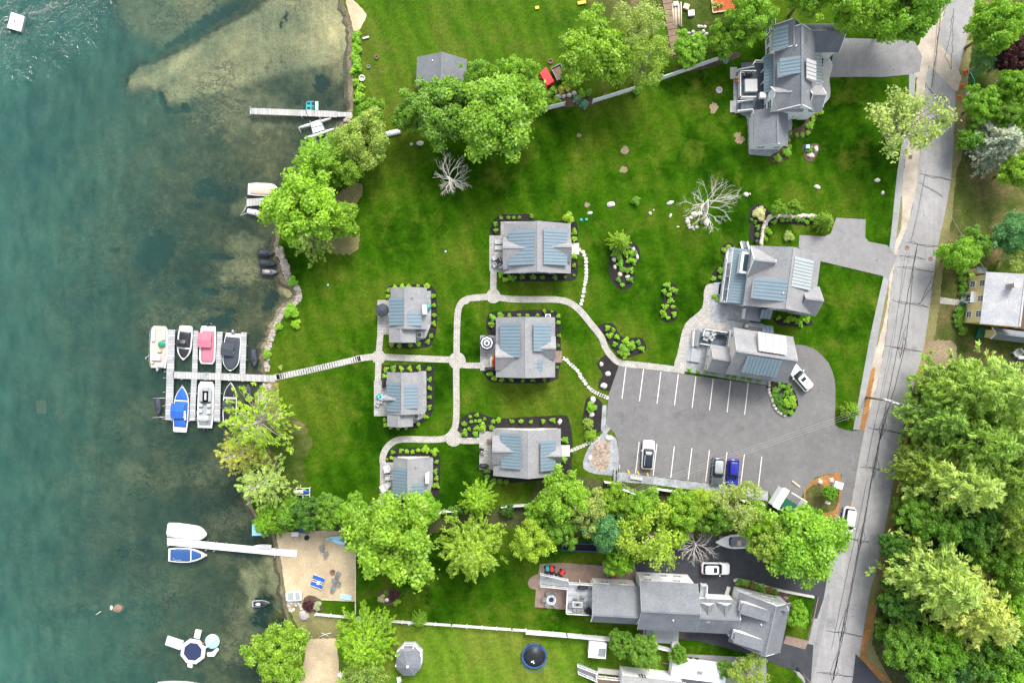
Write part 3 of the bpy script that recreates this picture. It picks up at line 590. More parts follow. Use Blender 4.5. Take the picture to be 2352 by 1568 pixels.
for poly in ([(867, 689), (905, 689), (905, 768), (867, 768)], [(859, 874), (895, 874), (895, 955), (859, 955)], [(873, 1061), (910, 1061), (910, 1142), (873, 1142)], [(1103, 770), (1150, 770), (1150, 851), (1103, 851)], [(1101, 990), (1140, 990), (1140, 1078), (1101, 1078)]):
    sheet('patio', poly, .036, M['patio'])
sheet('brick_terrace', [(1240, 1294), (1290, 1291), (1460, 1304), (1460, 1340), (1310, 1345), (1310, 1400), (1228, 1393), (1232, 1340)], .036, M['brickpatio'])
sheet('brick_terrace', cr([(1232, 1318), (1215, 1330), (1214, 1345), (1226, 1352), (1245, 1350), (1245, 1320)], 4), .032, M['brickpatio'])
sheet('brick_terrace', [(1805, 1458), (1857, 1470), (1849, 1490), (1799, 1476)], .036, M['brickpatio'])
sheet('front_lawn', [(1808, 1364), (1873, 1370), (1853, 1467), (1804, 1457)], .036, M['lawn'])
sheet('concrete_apron', [(1670, 1345), (1678, 1348), (1664, 1395), (1655, 1393)], .04, M['concrete'])
sheet('front_walk', cr([(1900, 130), (1912, 150), (1905, 180), (1907, 215), (1900, 232), (1885, 235), (1890, 140)], 3), .04, M['concrete'])
sheet('gravel_walk', cr([(1684, 230), (1700, 262), (1716, 275), (1718, 345), (1730, 356), (1790, 358), (1810, 340), (1815, 260), (1740, 240)], 3), .032, M['gravel'])
sheet('deck_gravel', [(1684, 165), (1700, 165), (1704, 235), (1684, 232)], .032, M['gravel'])
sheet('entry_path', [(2159, 682), (2215, 690), (2214, 702), (2158, 697)], .02, M['paver'])
# mulch beds
def bed(name, poly, mat='mulch', z=.024, sm=4): return sheet(name, cr(poly, sm) if sm else poly, z + .0005 * (len(bpy.data.objects) % 7), M[mat], j=.6)
bed('mulch_bed', T(1, 1, [(1195, 1180), (1200, 1090), (1260, 1055), (1560, 1045), (1625, 1070), (1655, 1140), (1662, 1400), (1635, 1540), (1560, 1625), (1240, 1625), (1225, 1570), (1300, 1300)]))
bed('mulch_bed', T(1, 2, [(1160, 360), (1165, 240), (1200, 218), (1615, 222), (1634, 300), (1632, 600), (1590, 690), (1480, 785), (1380, 805), (1215, 800), (1165, 725), (1300, 500)]))
bed('mulch_bed', T(1, 2, [(1190, 1105), (1200, 1040), (1290, 978), (1560, 975), (1660, 1000), (1690, 1080), (1685, 1360), (1630, 1430), (1300, 1400)]))
bed('mulch_bed', [(1131, 541), (1131, 512), (1145, 496), (1180, 492), (1222, 493), (1231, 506), (1290, 508), (1322, 508), (1328, 540), (1327, 600), (1325, 635), (1300, 645), (1180, 645), (1145, 632), (1140, 622), (1200, 580)])
bed('mulch_bed', [(1121, 768), (1122, 722), (1150, 716), (1250, 711), (1283, 722), (1288, 790), (1285, 848), (1262, 877), (1140, 878), (1115, 862), (1118, 850), (1180, 800)])
bed('mulch_bed', [(1056, 1000), (1057, 965), (1078, 949), (1100, 948), (1140, 960), (1200, 958), (1290, 953), (1306, 962), (1314, 1000), (1313, 1060), (1302, 1090), (1200, 1106), (1130, 1106), (1112, 1092), (1110, 1079), (1150, 1060), (1110, 990), (1100, 1003)])
bed('island_bed', T(2, 1, [(905, 720), (890, 850), (895, 960), (940, 1050), (1010, 1090), (1090, 1070), (1125, 1000), (1122, 900), (1175, 810), (1165, 710), (1110, 655), (980, 640)]))
bed('island_bed', T(2, 1, [(1375, 1070), (1425, 1025), (1500, 1045), (1518, 1110), (1495, 1200), (1522, 1290), (1518, 1350), (1450, 1392), (1380, 1375), (1360, 1290), (1392, 1200), (1380, 1120)]))
bed('island_bed', [(1374, 752), (1393, 742), (1411, 745), (1424, 770), (1445, 776), (1472, 775), (1482, 790), (1481, 806), (1440, 822), (1420, 814), (1400, 790)])
bed('island_bed', T(2, 2, [(870, 125), (800, 170), (790, 230), (832, 300), (800, 375), (800, 430), (870, 450), (922, 430), (980, 222), (920, 190)]))
bed('island_bed', T(2, 2, [(720, 505), (680, 540), (650, 700), (665, 800), (750, 825), (810, 825), (830, 700), (835, 590), (790, 525)]))
bed('island_bed', [(1719, 500), (1726, 478), (1745, 468), (1770, 490), (1768, 520), (1752, 545), (1745, 560), (1720, 545), (1724, 520)])
bed('island_bed', [(1748, 512), (1765, 500), (1800, 502), (1862, 502), (1872, 508), (1855, 517), (1800, 514), (1770, 516), (1756, 540), (1750, 555)])
bed('island_bed', [(1655, 575), (1662, 562), (1680, 558), (1690, 572), (1672, 580), (1664, 584)]); bed('island_bed', [(1632, 640), (1645, 615), (1660, 620), (1660, 650), (1640, 652)])
bed('shrub_bed', [(1780, 730), (1830, 733), (1862, 735), (1860, 748), (1800, 748), (1782, 742)])
bed('island_bed', [(1762, 880), (1800, 876), (1815, 885), (1826, 900), (1833, 925), (1830, 935), (1822, 950), (1812, 955), (1795, 948), (1778, 935), (1768, 910)], 'mulch', .05)
bed('corner_bed', [(1846, 1133), (1852, 1118), (1871, 1099), (1904, 1090), (1932, 1092), (1924, 1180), (1900, 1190), (1850, 1180)], 'duff', .04); sheet('corner_lawn', cr([(1850, 1130), (1870, 1112), (1900, 1115), (1925, 1110), (1918, 1170), (1860, 1170)], 3), .052, M['rough'])
bed('shrub_bed', [(1888, 240), (1880, 262), (1868, 285), (1862, 305), (1840, 318), (1812, 318), (1818, 340), (1810, 360), (1795, 372), (1778, 376), (1766, 362), (1790, 345), (1812, 320), (1815, 300), (1840, 290), (1860, 260), (1875, 240)], 'redmulch', .036)
bed('rock_bed', T(3, 0, [(325, 1335), (400, 1325), (465, 1325), (462, 1400), (405, 1480), (345, 1470), (320, 1390)]), 'redmulch')
bed('shrub_bed', T(1, 3, [(1115, 770), (1150, 715), (1240, 700), (1310, 720), (1330, 780), (1300, 840), (1200, 850), (1130, 820)]), 'redmulch')
bed('shrub_bed', T(1, 3, [(430, 830), (460, 770), (540, 765), (600, 820), (605, 900), (540, 915), (450, 900)]), 'redmulch')
bed('garden_wall_bed', [(1692, 1335), (1720, 1338), (1760, 1350), (1808, 1362), (1804, 1375), (1740, 1365), (1690, 1345)], 'redmulch', .04)
bed('hedge_bed', [(1470, 1435), (1560, 1440), (1570, 1465), (1500, 1462), (1470, 1452)], 'redmulch', .036)
bed('garden_bed', [(1630, -40), (1690, -40), (1694, 20), (1690, 24), (1636, 32)], 'redbed', .03, 0)
# ------------------------------------------------------------------ foliage prototypes (meshes shared by copies)
def quads(name, P, Nn, T_, sx, sy, mat, fold=.0):
    """leaf quads: centres P, normals Nn, long axes T_, half lengths sx, half widths sy"""
    Nn = Nn / np.linalg.norm(Nn, axis=1, keepdims=True)
    T_ = T_ - (T_ * Nn).sum(1, keepdims=True) * Nn; T_ /= np.maximum(1e-6, np.linalg.norm(T_, axis=1, keepdims=True)); B = np.cross(Nn, T_)
    n_ = len(P); vv = np.empty((n_, 4, 3))
    vv[:, 0] = P - T_ * sx[:, None]; vv[:, 1] = P + B * sy[:, None] - T_ * (sx * .1)[:, None]; vv[:, 2] = P + T_ * sx[:, None]; vv[:, 3] = P - B * sy[:, None] - T_ * (sx * .1)[:, None]
    me = bpy.data.meshes.new(name); me.vertices.add(4 * n_); me.vertices.foreach_set('co', vv.reshape(-1).astype(np.float32))
    me.loops.add(4 * n_); me.loops.foreach_set('vertex_index', np.arange(4 * n_, dtype=np.int32))
    me.polygons.add(n_); me.polygons.foreach_set('loop_start', np.arange(0, 4 * n_, 4, dtype=np.int32))
    me.materials.append(mat); me.update(calc_edges=True); me.validate(); return me
def unit(g, n_):
    d = g.normal(size=(n_, 3)); return d / np.linalg.norm(d, axis=1, keepdims=True)
def broad(name, seed, Rr, hz, ncl, nl, ls, cs=(.2, .36), spread=.86, mat='leaf', zc=0, droop=0., fill=0.35):
    g = np.random.default_rng(seed); P, N_, T_, s_ = [], [], [], []; cents = []
    for i in range(ncl):
        d = unit(g, 1)[0]; k = g.uniform(fill, 1) ** .6; c = d * k * spread * np.array([Rr, Rr, hz]); 
        if c[2] < -.55 * hz: c[2] *= .4
        lob = 1 + .18 * math.sin(3 * math.atan2(d[1], d[0]) + seed) + .12 * math.sin(5 * math.atan2(d[1], d[0]) + 2 * seed)
        c[:2] *= lob; cents.append(c); rc = Rr * g.uniform(*cs)
        m_ = int(nl * (rc / (Rr * sum(cs) / 2)) ** 2)
        dd = unit(g, m_); dd[:, 2] = np.abs(dd[:, 2]) * np.where(g.random(m_) < .8, 1, -1)
        rad = rc * g.uniform(.18, 1.0, m_) ** .55 * (1 + .35 * (g.random(m_) < .12))
        p = c + dd * rad[:, None] * np.array([1, 1, .8]); p[:, 2] -= droop * (np.linalg.norm(p[:, :2] - c[:2], axis=1) ** 2) / Rr
        P.append(p); N_.append(dd * .5 + np.array([0, 0, .6]) + g.normal(size=(m_, 3)) * .42); T_.append(g.normal(size=(m_, 3)) + dd * .6); s_.append(g.uniform(.55, 1.3, m_) * ls)
    P = np.concatenate(P); P[:, 2] += zc; s_ = np.concatenate(s_)
    return quads(name, P, np.concatenate(N_), np.concatenate(T_), s_, s_ * .58, M[mat]), [c + np.array([0, 0, zc]) for c in cents]
def pine(name, seed, Rr, hz, nwh, nbr, ntu, ls, mat='needle', top=.12, w=.28, droop=.1, skip=0., nq=13):
    g = np.random.default_rng(seed); P, N_, T_ = [], [], []; arms = []
    for k in range(nwh):
        u = k / (nwh - 1); z = hz * (.22 + .78 * u); L = Rr * (top + (1 - top) * (1 - u) ** .75)
        nb = max(4, int(nbr * (1 - .4 * u)))
        for j in range(nb):
            if g.random() < skip: continue
            az = 2 * math.pi * (j + g.uniform(-.35, .35)) / nb + k * 1.7; l = L * g.uniform(.72, 1.15); dv = np.array([math.cos(az), math.sin(az), 0.]); sd = np.array([-dv[1], dv[0], 0.])
            lift = g.uniform(.02, .25); arms.append((z, dv, l, lift))
            nt = max(3, int(ntu * l / Rr) + 1)
            for i in range(nt):
                tt = (.25 if l > 1.2 else .1) + (.8) * (i + g.uniform(.2, .8)) / nt; lat = w * l * (1.15 - tt * .75) * g.uniform(-1, 1)
                c = dv * l * tt + sd * lat + np.array([0, 0, z + lift * l * tt - droop * l * tt * tt + g.normal() * .12])
                dirn = dv + sd * lat / (l * .35 + .01) * .5
                m_ = nq; r_ = g.normal(size=(m_, 3)); p = c + r_ * ls * .45
                P.append(p); T_.append(dirn * 1.1 + g.normal(size=(m_, 3)) * .55 + np.array([0, 0, .25])); N_.append(np.array([0, 0, 1.]) + g.normal(size=(m_, 3)) * .6)
    P = np.concatenate(P); m_ = len(P); s_ = g.uniform(.6, 1.25, m_) * ls
    return quads(name, P, np.concatenate(N_), np.concatenate(T_), s_, s_ * .30, M[mat]), arms
def trunkmesh(name, seed, h, r0, cents, nlimb=12, base=-0.0, mat='bark', fork=.45):
    g = random.Random(seed); b = MB(); top = V((g.uniform(-.3, .3), g.uniform(-.3, .3), h))
    pts = [V((0, 0, base)), V((top.x * .2, top.y * .2, h * .3)), V((top.x * .6, top.y * .6, h * .65)), top]
    b.tube(pts, [r0 * 1.25, r0 * .9, r0 * .6, r0 * .2], 7)
    for c in g.sample(list(cents), min(nlimb, len(cents))):
        c = V(c); k = min(.9, max(.25, (c.z / h) * fork)); st = V((top.x * k, top.y * k, h * k)); m_ = st.lerp(c, .5) + V((g.uniform(-.3, .3), g.uniform(-.3, .3), g.uniform(.1, .6)))
        b.tube([st, m_, c], [r0 * .42, r0 * .26, r0 * .08], 5)
        for _ in range(2):
            e = c + V((g.uniform(-1, 1), g.uniform(-1, 1), g.uniform(-.2, .6))) * (h * .09); b.tube([m_.lerp(c, .5), e], [r0 * .14, r0 * .04], 4)
    me_o = b.build(name, M[mat]); me = me_o.data; bpy.data.objects.remove(me_o); return me
PROTO = {}
def proto(key, kind, crown, trunk, h): PROTO[key] = (kind, crown, trunk, h)
# broadleaf crowns: nominal radius 5 m, base of the trunk at 0, crown centre at .62 h
for i, (nm, hz, ncl, nl, ls, cs) in enumerate([('oak', 3.6, 150, 105, .20, (.10, .22)), ('maple', 3.4, 190, 85, .185, (.08, .19)), ('ash', 3.8, 130, 125, .19, (.11, .25)), ('birch', 4.0, 150, 66, .19, (.08, .22)), ('beech', 3.2, 200, 80, .18, (.07, .17))]):
    h = 10.0; me, ce = broad('crown_' + nm, 11 + i, 5.0, hz, ncl, nl, ls, cs, zc=h * .62, droop=.25 if nm == 'birch' else .08)
    proto(nm, 'broad', me, trunkmesh('trunk_' + nm, 31 + i, h * .85, .24, ce, 14), h)
me, ce = broad('crown_sparse', 71, 5.0, 2.6, 62, 50, .20, (.12, .26), zc=6.6, fill=.5)
proto('sparse', 'broad', me, trunkmesh('trunk_sparse', 72, 8.2, .24, ce, 40, mat='palebark', fork=.35), 10)
me, ce = broad('crown_airy', 75, 5.0, 3.2, 80, 62, .18, (.12, .24), zc=6.4, fill=.4)
proto('airy', 'broad', me, trunkmesh('trunk_airy', 76, 8.4, .22, ce, 30, mat='palebark', fork=.5), 10)
def armtrunk(name, seed, h, r0, arms, mat='bark', keep=1.0):
    b = MB(); g = random.Random(seed); b.tube([(0, 0, 0), (0, 0, h * .5), (0, 0, h)], [r0 * 1.2, r0 * .7, r0 * .08], 7)
    for z, dv, l, lift in arms:
        if g.random() > keep: continue
        d = V(dv); b.tube([(0, 0, z), d * l * .5 + V((0, 0, z + lift * l * .5)), d * l * .92 + V((0, 0, z + lift * l * .9 - .08 * l))], [r0 * .28, r0 * .16, r0 * .04], 4)
    o = b.build(name, M[mat]); me = o.data; bpy.data.objects.remove(o); return me
for key, args, bark in (('pine', (21, 5.0, 13.0, 15, 9, 11, .30), 'bark'), ('pinedense', (22, 5.0, 11.0, 17, 11, 13, .26), 'bark'), ('spruce', (23, 5.0, 12.0, 18, 12, 13, .24), 'bark')):
    me, arms = pine('crown_' + key, *args, w=.10 if key == 'spruce' else .30, droop=.22 if key == 'spruce' else .1)
    proto(key, 'pine', me, armtrunk('trunk_' + key, 5, 13.2, .22, arms, bark, .5), 13)
me, arms = pine('crown_thinpine', 29, 5.0, 11.0, 9, 8, 12, .27, nq=11, skip=.34, top=.35, w=.34)
proto('thinpine', 'pine', me, armtrunk('trunk_thinpine', 6, 11.2, .22, arms, 'palebark', 1.0), 12)
me, arms = pine('crown_cedar', 33, 5.0, 10.0, 15, 10, 10, .34, top=.25, w=.3, droop=.3)
proto('cedar', 'pine', me, armtrunk('trunk_cedar', 7, 10, .2, arms, 'bark', .3), 10)
# shrubs: nominal radius .5 m, one mesh each
SHR = {}
for i, (k, n1, n2, ls, hz) in enumerate([('round', 26, 26, .062, .42), ('loose', 16, 30, .085, .40), ('tuft', 12, 34, .10, .45), ('big', 34, 42, .055, .40)]):
    SHR[k], _ = broad('shrub_' + k, 41 + i, .5, hz, n1, n2, ls, (.22, .4), .70, zc=hz * .75)
me, _ = broad('shrub_fine', 55, .5, .42, 46, 60, .034, (.2, .34), .7, zc=.3); SHR['fine'] = me
me, _ = pine('shrub_spiky', 56, .5, .5, 6, 9, 5, .07, top=.3, w=.2); SHR['spiky'] = me

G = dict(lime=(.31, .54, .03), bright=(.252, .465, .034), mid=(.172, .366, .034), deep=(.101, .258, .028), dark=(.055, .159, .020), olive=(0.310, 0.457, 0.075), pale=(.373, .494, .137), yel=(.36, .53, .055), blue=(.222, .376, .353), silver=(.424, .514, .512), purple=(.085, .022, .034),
         gold=(.52, .54, .11), teal=(.121, .327, .125), grn=(.222, .465, .029), white=(.524, .564, .388), rust=(.282, .208, .058), pineg=(0.290, 0.475, 0.082), pinel=(0.453, 0.617, 0.164), piney=(0.533, 0.653, 0.178))
def vc(c, k=.10):
    f = 1 + rnd.uniform(-k, k); return (c[0] * f * (1 + rnd.uniform(-k, k)), c[1] * f, c[2] * f * (1 + rnd.uniform(-k, k)), 1)
def tree(key, ox, oy, rpx, h, colr, label, group=None, cat='tree', name=None, zc=None, rot=None):
    kind, cm, tm, h0 = PROTO[key]
    zc = h * (.62 if kind == 'broad' else .5) if zc is None else zc
    loc = W(ox, oy, zc); loc.z = 0; k = rpx / S * (1 - zc / H) / 5.0
    nm = name or ('pine_tree' if kind == 'pine' else 'tree')
    t_ = thing(nm, label, cat, loc, rnd.uniform(0, 6.28) if rot is None else rot, group); t_.scale = (k, k, h / h0)
    link('trunk', tm, t_); c = link('crown', cm, t_); c.color = vc(G[colr] if isinstance(colr, str) else colr, .06)
    return t_
def shrub(key, ox, oy, rpx, colr, label, group=None, hk=1.0, z=0.03, name='shrub', cat='shrub'):
    rpx *= 1.18; zc = rpx / S * .7 * hk; loc = W(ox, oy, zc); loc.z = z; k = rpx / S / .5
    o = link(name, SHR[key], None, loc, rnd.uniform(0, 6.28)); o.scale = (k, k * rnd.uniform(.92, 1.06), k * hk); o.color = vc([x * 1.2 for x in (G[colr] if isinstance(colr, str) else colr)])
    return tag(o, label, cat, group)
def dead(ox, oy, rpx, h, label, base, seed):
    g = random.Random(seed); c = W(ox, oy, h * .8); bs = W(base[0], base[1], 0); rr = rpx / S * (1 - h * .8 / H)
    tr = MB(); br = MB(); top = V((c.x - bs.x, c.y - bs.y, h * .55)); tr.tube([(0, 0, 0), top * .5 + V((.1, .1, 0)), top], [.26, .2, .13], 8)
    def grow(p, d, L, r_, n_):
        q = p + d * L * .5 + V((g.uniform(-.1, .1), g.uniform(-.1, .1), g.uniform(0, .08))) * L; e = q + (d + V((g.uniform(-.25, .25), g.uniform(-.25, .25), g.uniform(-.1, .25)))).normalized() * L * .5
        br.tube([p, q, e], [r_, r_ * .75, r_ * .45], 4 if n_ < 2 else 5)
        if n_ > 0:
            for k in range(g.choice((2, 3, 3))):
                a = g.uniform(-.75, .75); dd = Matrix.Rotation(a, 3, 'Z') @ d; dd.z = dd.z * .6 + g.uniform(-.15, .35)
                grow(q if k == 0 and n_ > 1 else e.lerp(q, g.uniform(0, .6)), dd.normalized(), L * g.uniform(.55, .8), r_ * .55, n_ - 1)
    n_ = 15
    for k in range(n_):
        a = 2 * math.pi * (k + g.uniform(-.3, .3)) / n_; u = g.uniform(.45, 1)
        grow(top * u, V((math.cos(a), math.sin(a), g.uniform(.15, .9))).normalized(), rr * g.uniform(.44, .6), .078, 3)
    t_ = thing('dead_tree', label, 'dead tree', bs); tr.build('trunk', M['deadwood'], t_); br.build('branches', M['deadwood'], t_); return t_
# ------------------------------------------------------------------ buildings
class House:
    def __init__(s, name, label, ox, oy, rot=0, cat='house', group=None):
        s.o = W(ox, oy); s.a = R(rot); s.t = thing(name, label, cat, s.o, s.a, group); s.ca, s.sa = math.cos(s.a), math.sin(s.a)
    def L(s, p, z):
        q = W(p[0], p[1], z) - s.o; return (q.x * s.ca + q.y * s.sa, -q.x * s.sa + q.y * s.ca)
    def rect(s, nw, se, z):
        x0, y1 = s.L(nw, z); x1, y0 = s.L(se, z); return min(x0, x1), max(x0, x1), min(y0, y1), max(y0, y1)
    def gable(s, nw, se, ez, rz, ax, wall='white', roof='shingle', ov=.3, base=0., off=0., rn='roof', wn='wall', trim=True, lowside=None):
        """gabled volume under an eave rectangle; ax = direction of the ridge; off moves the ridge off centre"""
        x0, x1, y0, y1 = s.rect(nw, se, ez); return s.gable_l(x0, x1, y0, y1, ez, rz, ax, wall, roof, ov, base, off, rn, wn, trim)
    def gable_l(s, x0, x1, y0, y1, ez, rz, ax, wall='white', roof='shingle', ov=.3, base=0., off=0., rn='roof', wn='wall', trim=True):
        if ax == 'y': u0, u1, v0, v1 = x0, x1, y0, y1; P = lambda u, v, z: (u, v, z)
        else: u0, u1, v0, v1 = y0, y1, x0, x1; P = lambda u, v, z: (v, u, z)
        um = (u0 + u1) / 2 + off; th = .14; sl = (rz - ez) / (um - u0); sr = (rz - ez) / (u1 - um)
        b = MB(); a0, a1 = u0 + ov, u1 - ov; w0, w1 = v0 + ov, v1 - ov
        pf = [(a0, base), (a1, base), (a1, ez + ov * sr - th), (um, rz - th), (a0, ez + ov * sl - th)]
        vs = [P(u, w0, z) for u, z in pf] + [P(u, w1, z) for u, z in pf]
        b.add(vs, [(0, 1, 2, 3, 4), (9, 8, 7, 6, 5)] + [(i, 5 + i, 5 + (i + 1) % 5, (i + 1) % 5) for i in range(5)])
        wo = b.build(wn, M[wall], s.t) if wall else None
        b = MB(); pf = [(u0, ez), (um, rz), (u1, ez), (u1, ez - th), (um, rz - th), (u0, ez - th)]
        vs = [P(u, v0, z) for u, z in pf] + [P(u, v1, z) for u, z in pf]
        b.add(vs, [(5, 4, 1, 0), (4, 3, 2, 1), (6, 7, 10, 11), (7, 8, 9, 10)] + [(i, (i + 1) % 6, 6 + (i + 1) % 6, 6 + i) for i in range(6)])
        ro = b.build(rn, M[roof], s.t)
        b = MB(); b.bar(P(um, v0 + .03, rz + .02), P(um, v1 - .03, rz + .02), .26, .05); b.build('ridge_cap', M[roof], ro)
        if trim:
            for v in (v0 + .04, v1 - .04):
                b = MB(); b.bar(P(u0 + .02, v, ez - .10), P(um, v, rz - .10), .10, .16); b.bar(P(u1 - .02, v, ez - .10), P(um, v, rz - .10), .10, .16)
                b.build('rake_board', M['trim' if wall in ('white', 'yellow') else 'lgrey'], ro)
        return x0, x1, y0, y1
    def shed(s, nw, se, low, zh, zl, mat='metal', wall='white', seam=.5, ov=.15, base=None, z=None, name='metal_roof', ribs=True, dn='dormer'):
        """single-slope roof over a plan rectangle, low edge towards N/S/E/W"""
        zz = (zh + zl) / 2 if z is None else z; x0, x1, y0, y1 = s.rect(nw, se, zz)
        f = {'W': lambda x, y: zl + (zh - zl) * (x - x0) / (x1 - x0), 'E': lambda x, y: zh + (zl - zh) * (x - x0) / (x1 - x0), 'S': lambda x, y: zl + (zh - zl) * (y - y0) / (y1 - y0), 'N': lambda x, y: zh + (zl - zh) * (y - y0) / (y1 - y0)}[low]
        C = [(x0, y0), (x1, y0), (x1, y1), (x0, y1)]
        b = MB(); th = .1; b.add([(x, y, f(x, y) - th) for x, y in C] + [(x, y, f(x, y)) for x, y in C], [(3, 2, 1, 0), (4, 5, 6, 7), (0, 1, 5, 4), (1, 2, 6, 5), (2, 3, 7, 6), (3, 0, 4, 7)])
        ro = b.build(name, M[mat], s.t)
        if ribs:
            b = MB()
            if low in 'WE':
                n_ = max(2, round((y1 - y0) / seam))
                for i in range(1, n_): y = y0 + (y1 - y0) * i / n_; b.bar((x0 + .03, y, f(x0 + .03, y) + .025), (x1 - .03, y, f(x1 - .03, y) + .025), .075, .05)
            else:
                n_ = max(2, round((x1 - x0) / seam))
                for i in range(1, n_): x = x0 + (x1 - x0) * i / n_; b.bar((x, y0 + .03, f(x, y0 + .03) + .025), (x, y1 - .03, f(x, y1 - .03) + .025), .075, .05)
            b.build('standing_seam', M['seam'] if mat == 'metal' else M['mgrey'], ro)
        if wall:
            o_ = ov; C = [(x0 + o_, y0 + o_), (x1 - o_, y0 + o_), (x1 - o_, y1 - o_), (x0 + o_, y1 - o_)]; bz = (min(zl, zh) - 1.6) if base is None else base
            b = MB(); b.add([(x, y, bz) for x, y in C] + [(x, y, f(x, y) - th - .004) for x, y in C], [(3, 2, 1, 0), (4, 5, 6, 7), (0, 1, 5, 4), (1, 2, 6, 5), (2, 3, 7, 6), (3, 0, 4, 7)])
            b.build(dn, M[wall], s.t)
        return x0, x1, y0, y1
    def window(s, side, at, along, z, w=.9, h=1.1, mull=1, name='window', label=None):
        """window on a wall facing side; at = wall coordinate, along = position along the wall, z = sill height"""
        fr, pn = MB(), MB(); g = .05; d = .05
        def bx(B, a0, a1, z0, z1, t0, t1):
            if side == 'S': B.box(a0, a1, at - t1, at - t0, z0, z1)
            elif side == 'N': B.box(a0, a1, at + t0, at + t1, z0, z1)
            elif side == 'W': B.box(at - t1, at - t0, a0, a1, z0, z1)
            else: B.box(at + t0, at + t1, a0, a1, z0, z1)
        bx(pn, along - w / 2, along + w / 2, z, z + h, .0, .03)
        bx(fr, along - w / 2 - .1, along - w / 2, z - .1, z + h + .1, -.02, .08); bx(fr, along + w / 2, along + w / 2 + .1, z - .1, z + h + .1, -.02, .08)
        bx(fr, along - w / 2, along + w / 2, z - .1, z, -.02, .09); bx(fr, along - w / 2, along + w / 2, z + h, z + h + .1, -.02, .08)
        bx(fr, along - w / 2, along + w / 2, z + h / 2 - .025, z + h / 2 + .025, .02, .06)
        for k in range(1, mull + 1): x = along - w / 2 + w * k / (mull + 1); bx(fr, x - .02, x + .02, z, z + h, .02, .055)
        f = fr.build(name, M['trim'], s.t); pn.build('pane', M['glass'], f); 
        if label: f['label'] = label
        return f
    def door(s, side, at, along, w=.95, h=2.05, mat='trim', z=.15):
        b = MB(); sg = -1 if side in 'SW' else 1
        if side in 'SN': b.box(along - w / 2, along + w / 2, min(at, at + sg * .06), max(at, at + sg * .06), z, z + h)
        else: b.box(min(at, at + sg * .06), max(at, at + sg * .06), along - w / 2, along + w / 2, z, z + h)
        d_ = b.build('door', M[mat], s.t); b = MB(); hx = along + w * .36
        p = (hx, at + sg * .09, z + 1.0) if side in 'SN' else (at + sg * .09, hx, z + 1.0); b.blob(p, .04, .04, .04, 6, 4, 0); b.build('handle', M['alum'], d_); return d_
    def vent(s, p, z, r_=.09, h=.45, mat='lgrey'):
        x, y = s.L(p, z + h); b = MB(); b.lathe([(r_, 0), (r_, h), (r_ * .6, h + .01)], 8, (x, y, z)); return b.build('vent_pipe', M[mat], s.t)
    def block(s, name, nw, se, z0, z1, mat, cap=None):
        x0, x1, y0, y1 = s.rect(nw, se, z1); b = MB(); b.box(x0, x1, y0, y1, z0, z1); o = b.build(name, M[mat], s.t)
        if cap: b = MB(); b.box(x0 - .06, x1 + .06, y0 - .06, y1 + .06, z1, z1 + .07); b.box(x0 + .15, x1 - .15, y0 + .15, y1 - .15, z1 + .07, z1 + .2); b.build('chimney_cap', M[cap], o)
        return o

SMALLG, MIDG = 'small grey lakeside cottages', 'larger grey cottages in the garden'
def small_cottage(label, dx, dy, roof, sub, west, east, wallS='greywall', vents=(), chim=None, gab=None):
    cx, cy = (roof[0][0] + roof[1][0]) / 2, (roof[0][1] + roof[1][1]) / 2
    h = House('cottage', label, cx, cy, 0, 'cottage', SMALLG)
    x0, x1, y0, y1 = h.gable(roof[0], roof[1], 2.9, 4.75, 'y', 'cream', 'shingle', off=dx)
    if sub:
        a = h.gable(sub[0], sub[1], 2.75, 4.1, 'y', 'cream', 'shingle', off=.0)
        h.window('S', a[2] + .3, (a[0] + a[1]) / 2, 1.0, .9, 1.0)
    h.shed(west[0], west[1], 'W', 4.7, 3.25, 'metal', 'cream')
    h.shed(east[0], east[1], 'E', 4.6, 3.75, 'metal', 'greywall')
    if gab: h.gable(gab[0], gab[1], 3.3, 4.2, 'x', 'cream', 'shingle', ov=.12, base=2.4, rn='dormer_roof', wn='dormer')
    for k in (-.5, .6): h.window('E', x1 - .3, (y0 + y1) / 2 + k * (y1 - y0) * .5, .9, .8, 1.1)
    h.window('N', y1 - .3, (x0 + x1) / 2, 1.0, .9, 1.1); h.door('W', x0 + .3, (y0 + y1) / 2 - .8); h.window('W', x0 + .3, (y0 + y1) / 2 + 1.2, .8, 1.2, 1.2, 2)
    for p, z in vents: h.vent(p, z)
    if chim: h.block('chimney', chim[0], chim[1], 2.2, 4.4, 'trim', 'trim')
    return h
small_cottage('small grey lake cottage with a round charcoal umbrella on its patio, northernmost of three', -.29, 0, T(1, 1, [(1236, 1075), (1570, 1455)]), T(1, 1, [(1222, 1440), (1468, 1578)]), T(1, 1, [(1213, 1165), (1366, 1418)]), T(1, 1, [(1394, 1288), (1517, 1423)]),
              vents=[(T(1, 1, [(1435, 1157)])[0], 4.3)], chim=T(1, 1, [(1535, 1235), (1560, 1315)]))
small_cottage('small grey lake cottage with blue chairs on its patio, beside the dock path', -.16, 0, T(1, 2, [(1202, 282), (1532, 664)]), T(1, 2, [(1205, 648), (1442, 780)]), T(1, 2, [(1193, 375), (1331, 645)]), T(1, 2, [(1365, 400), (1486, 614)]), gab=T(1, 2, [(1180, 492), (1318, 560)]),
              vents=[(T(1, 2, [(1545, 335)])[0], 2.9)])
small_cottage('small grey lake cottage with white patio furniture, half under the bottom trees', -.24, 0, T(1, 2, [(1262, 1062), (1592, 1432)]), None, T(1, 2, [(1248, 1160), (1390, 1425)]), T(1, 2, [(1410, 1300), (1540, 1430)]),
              vents=[(T(1, 2, [(1468, 1150)])[0], 4.2)], chim=T(1, 2, [(1562, 1215), (1584, 1300)]))

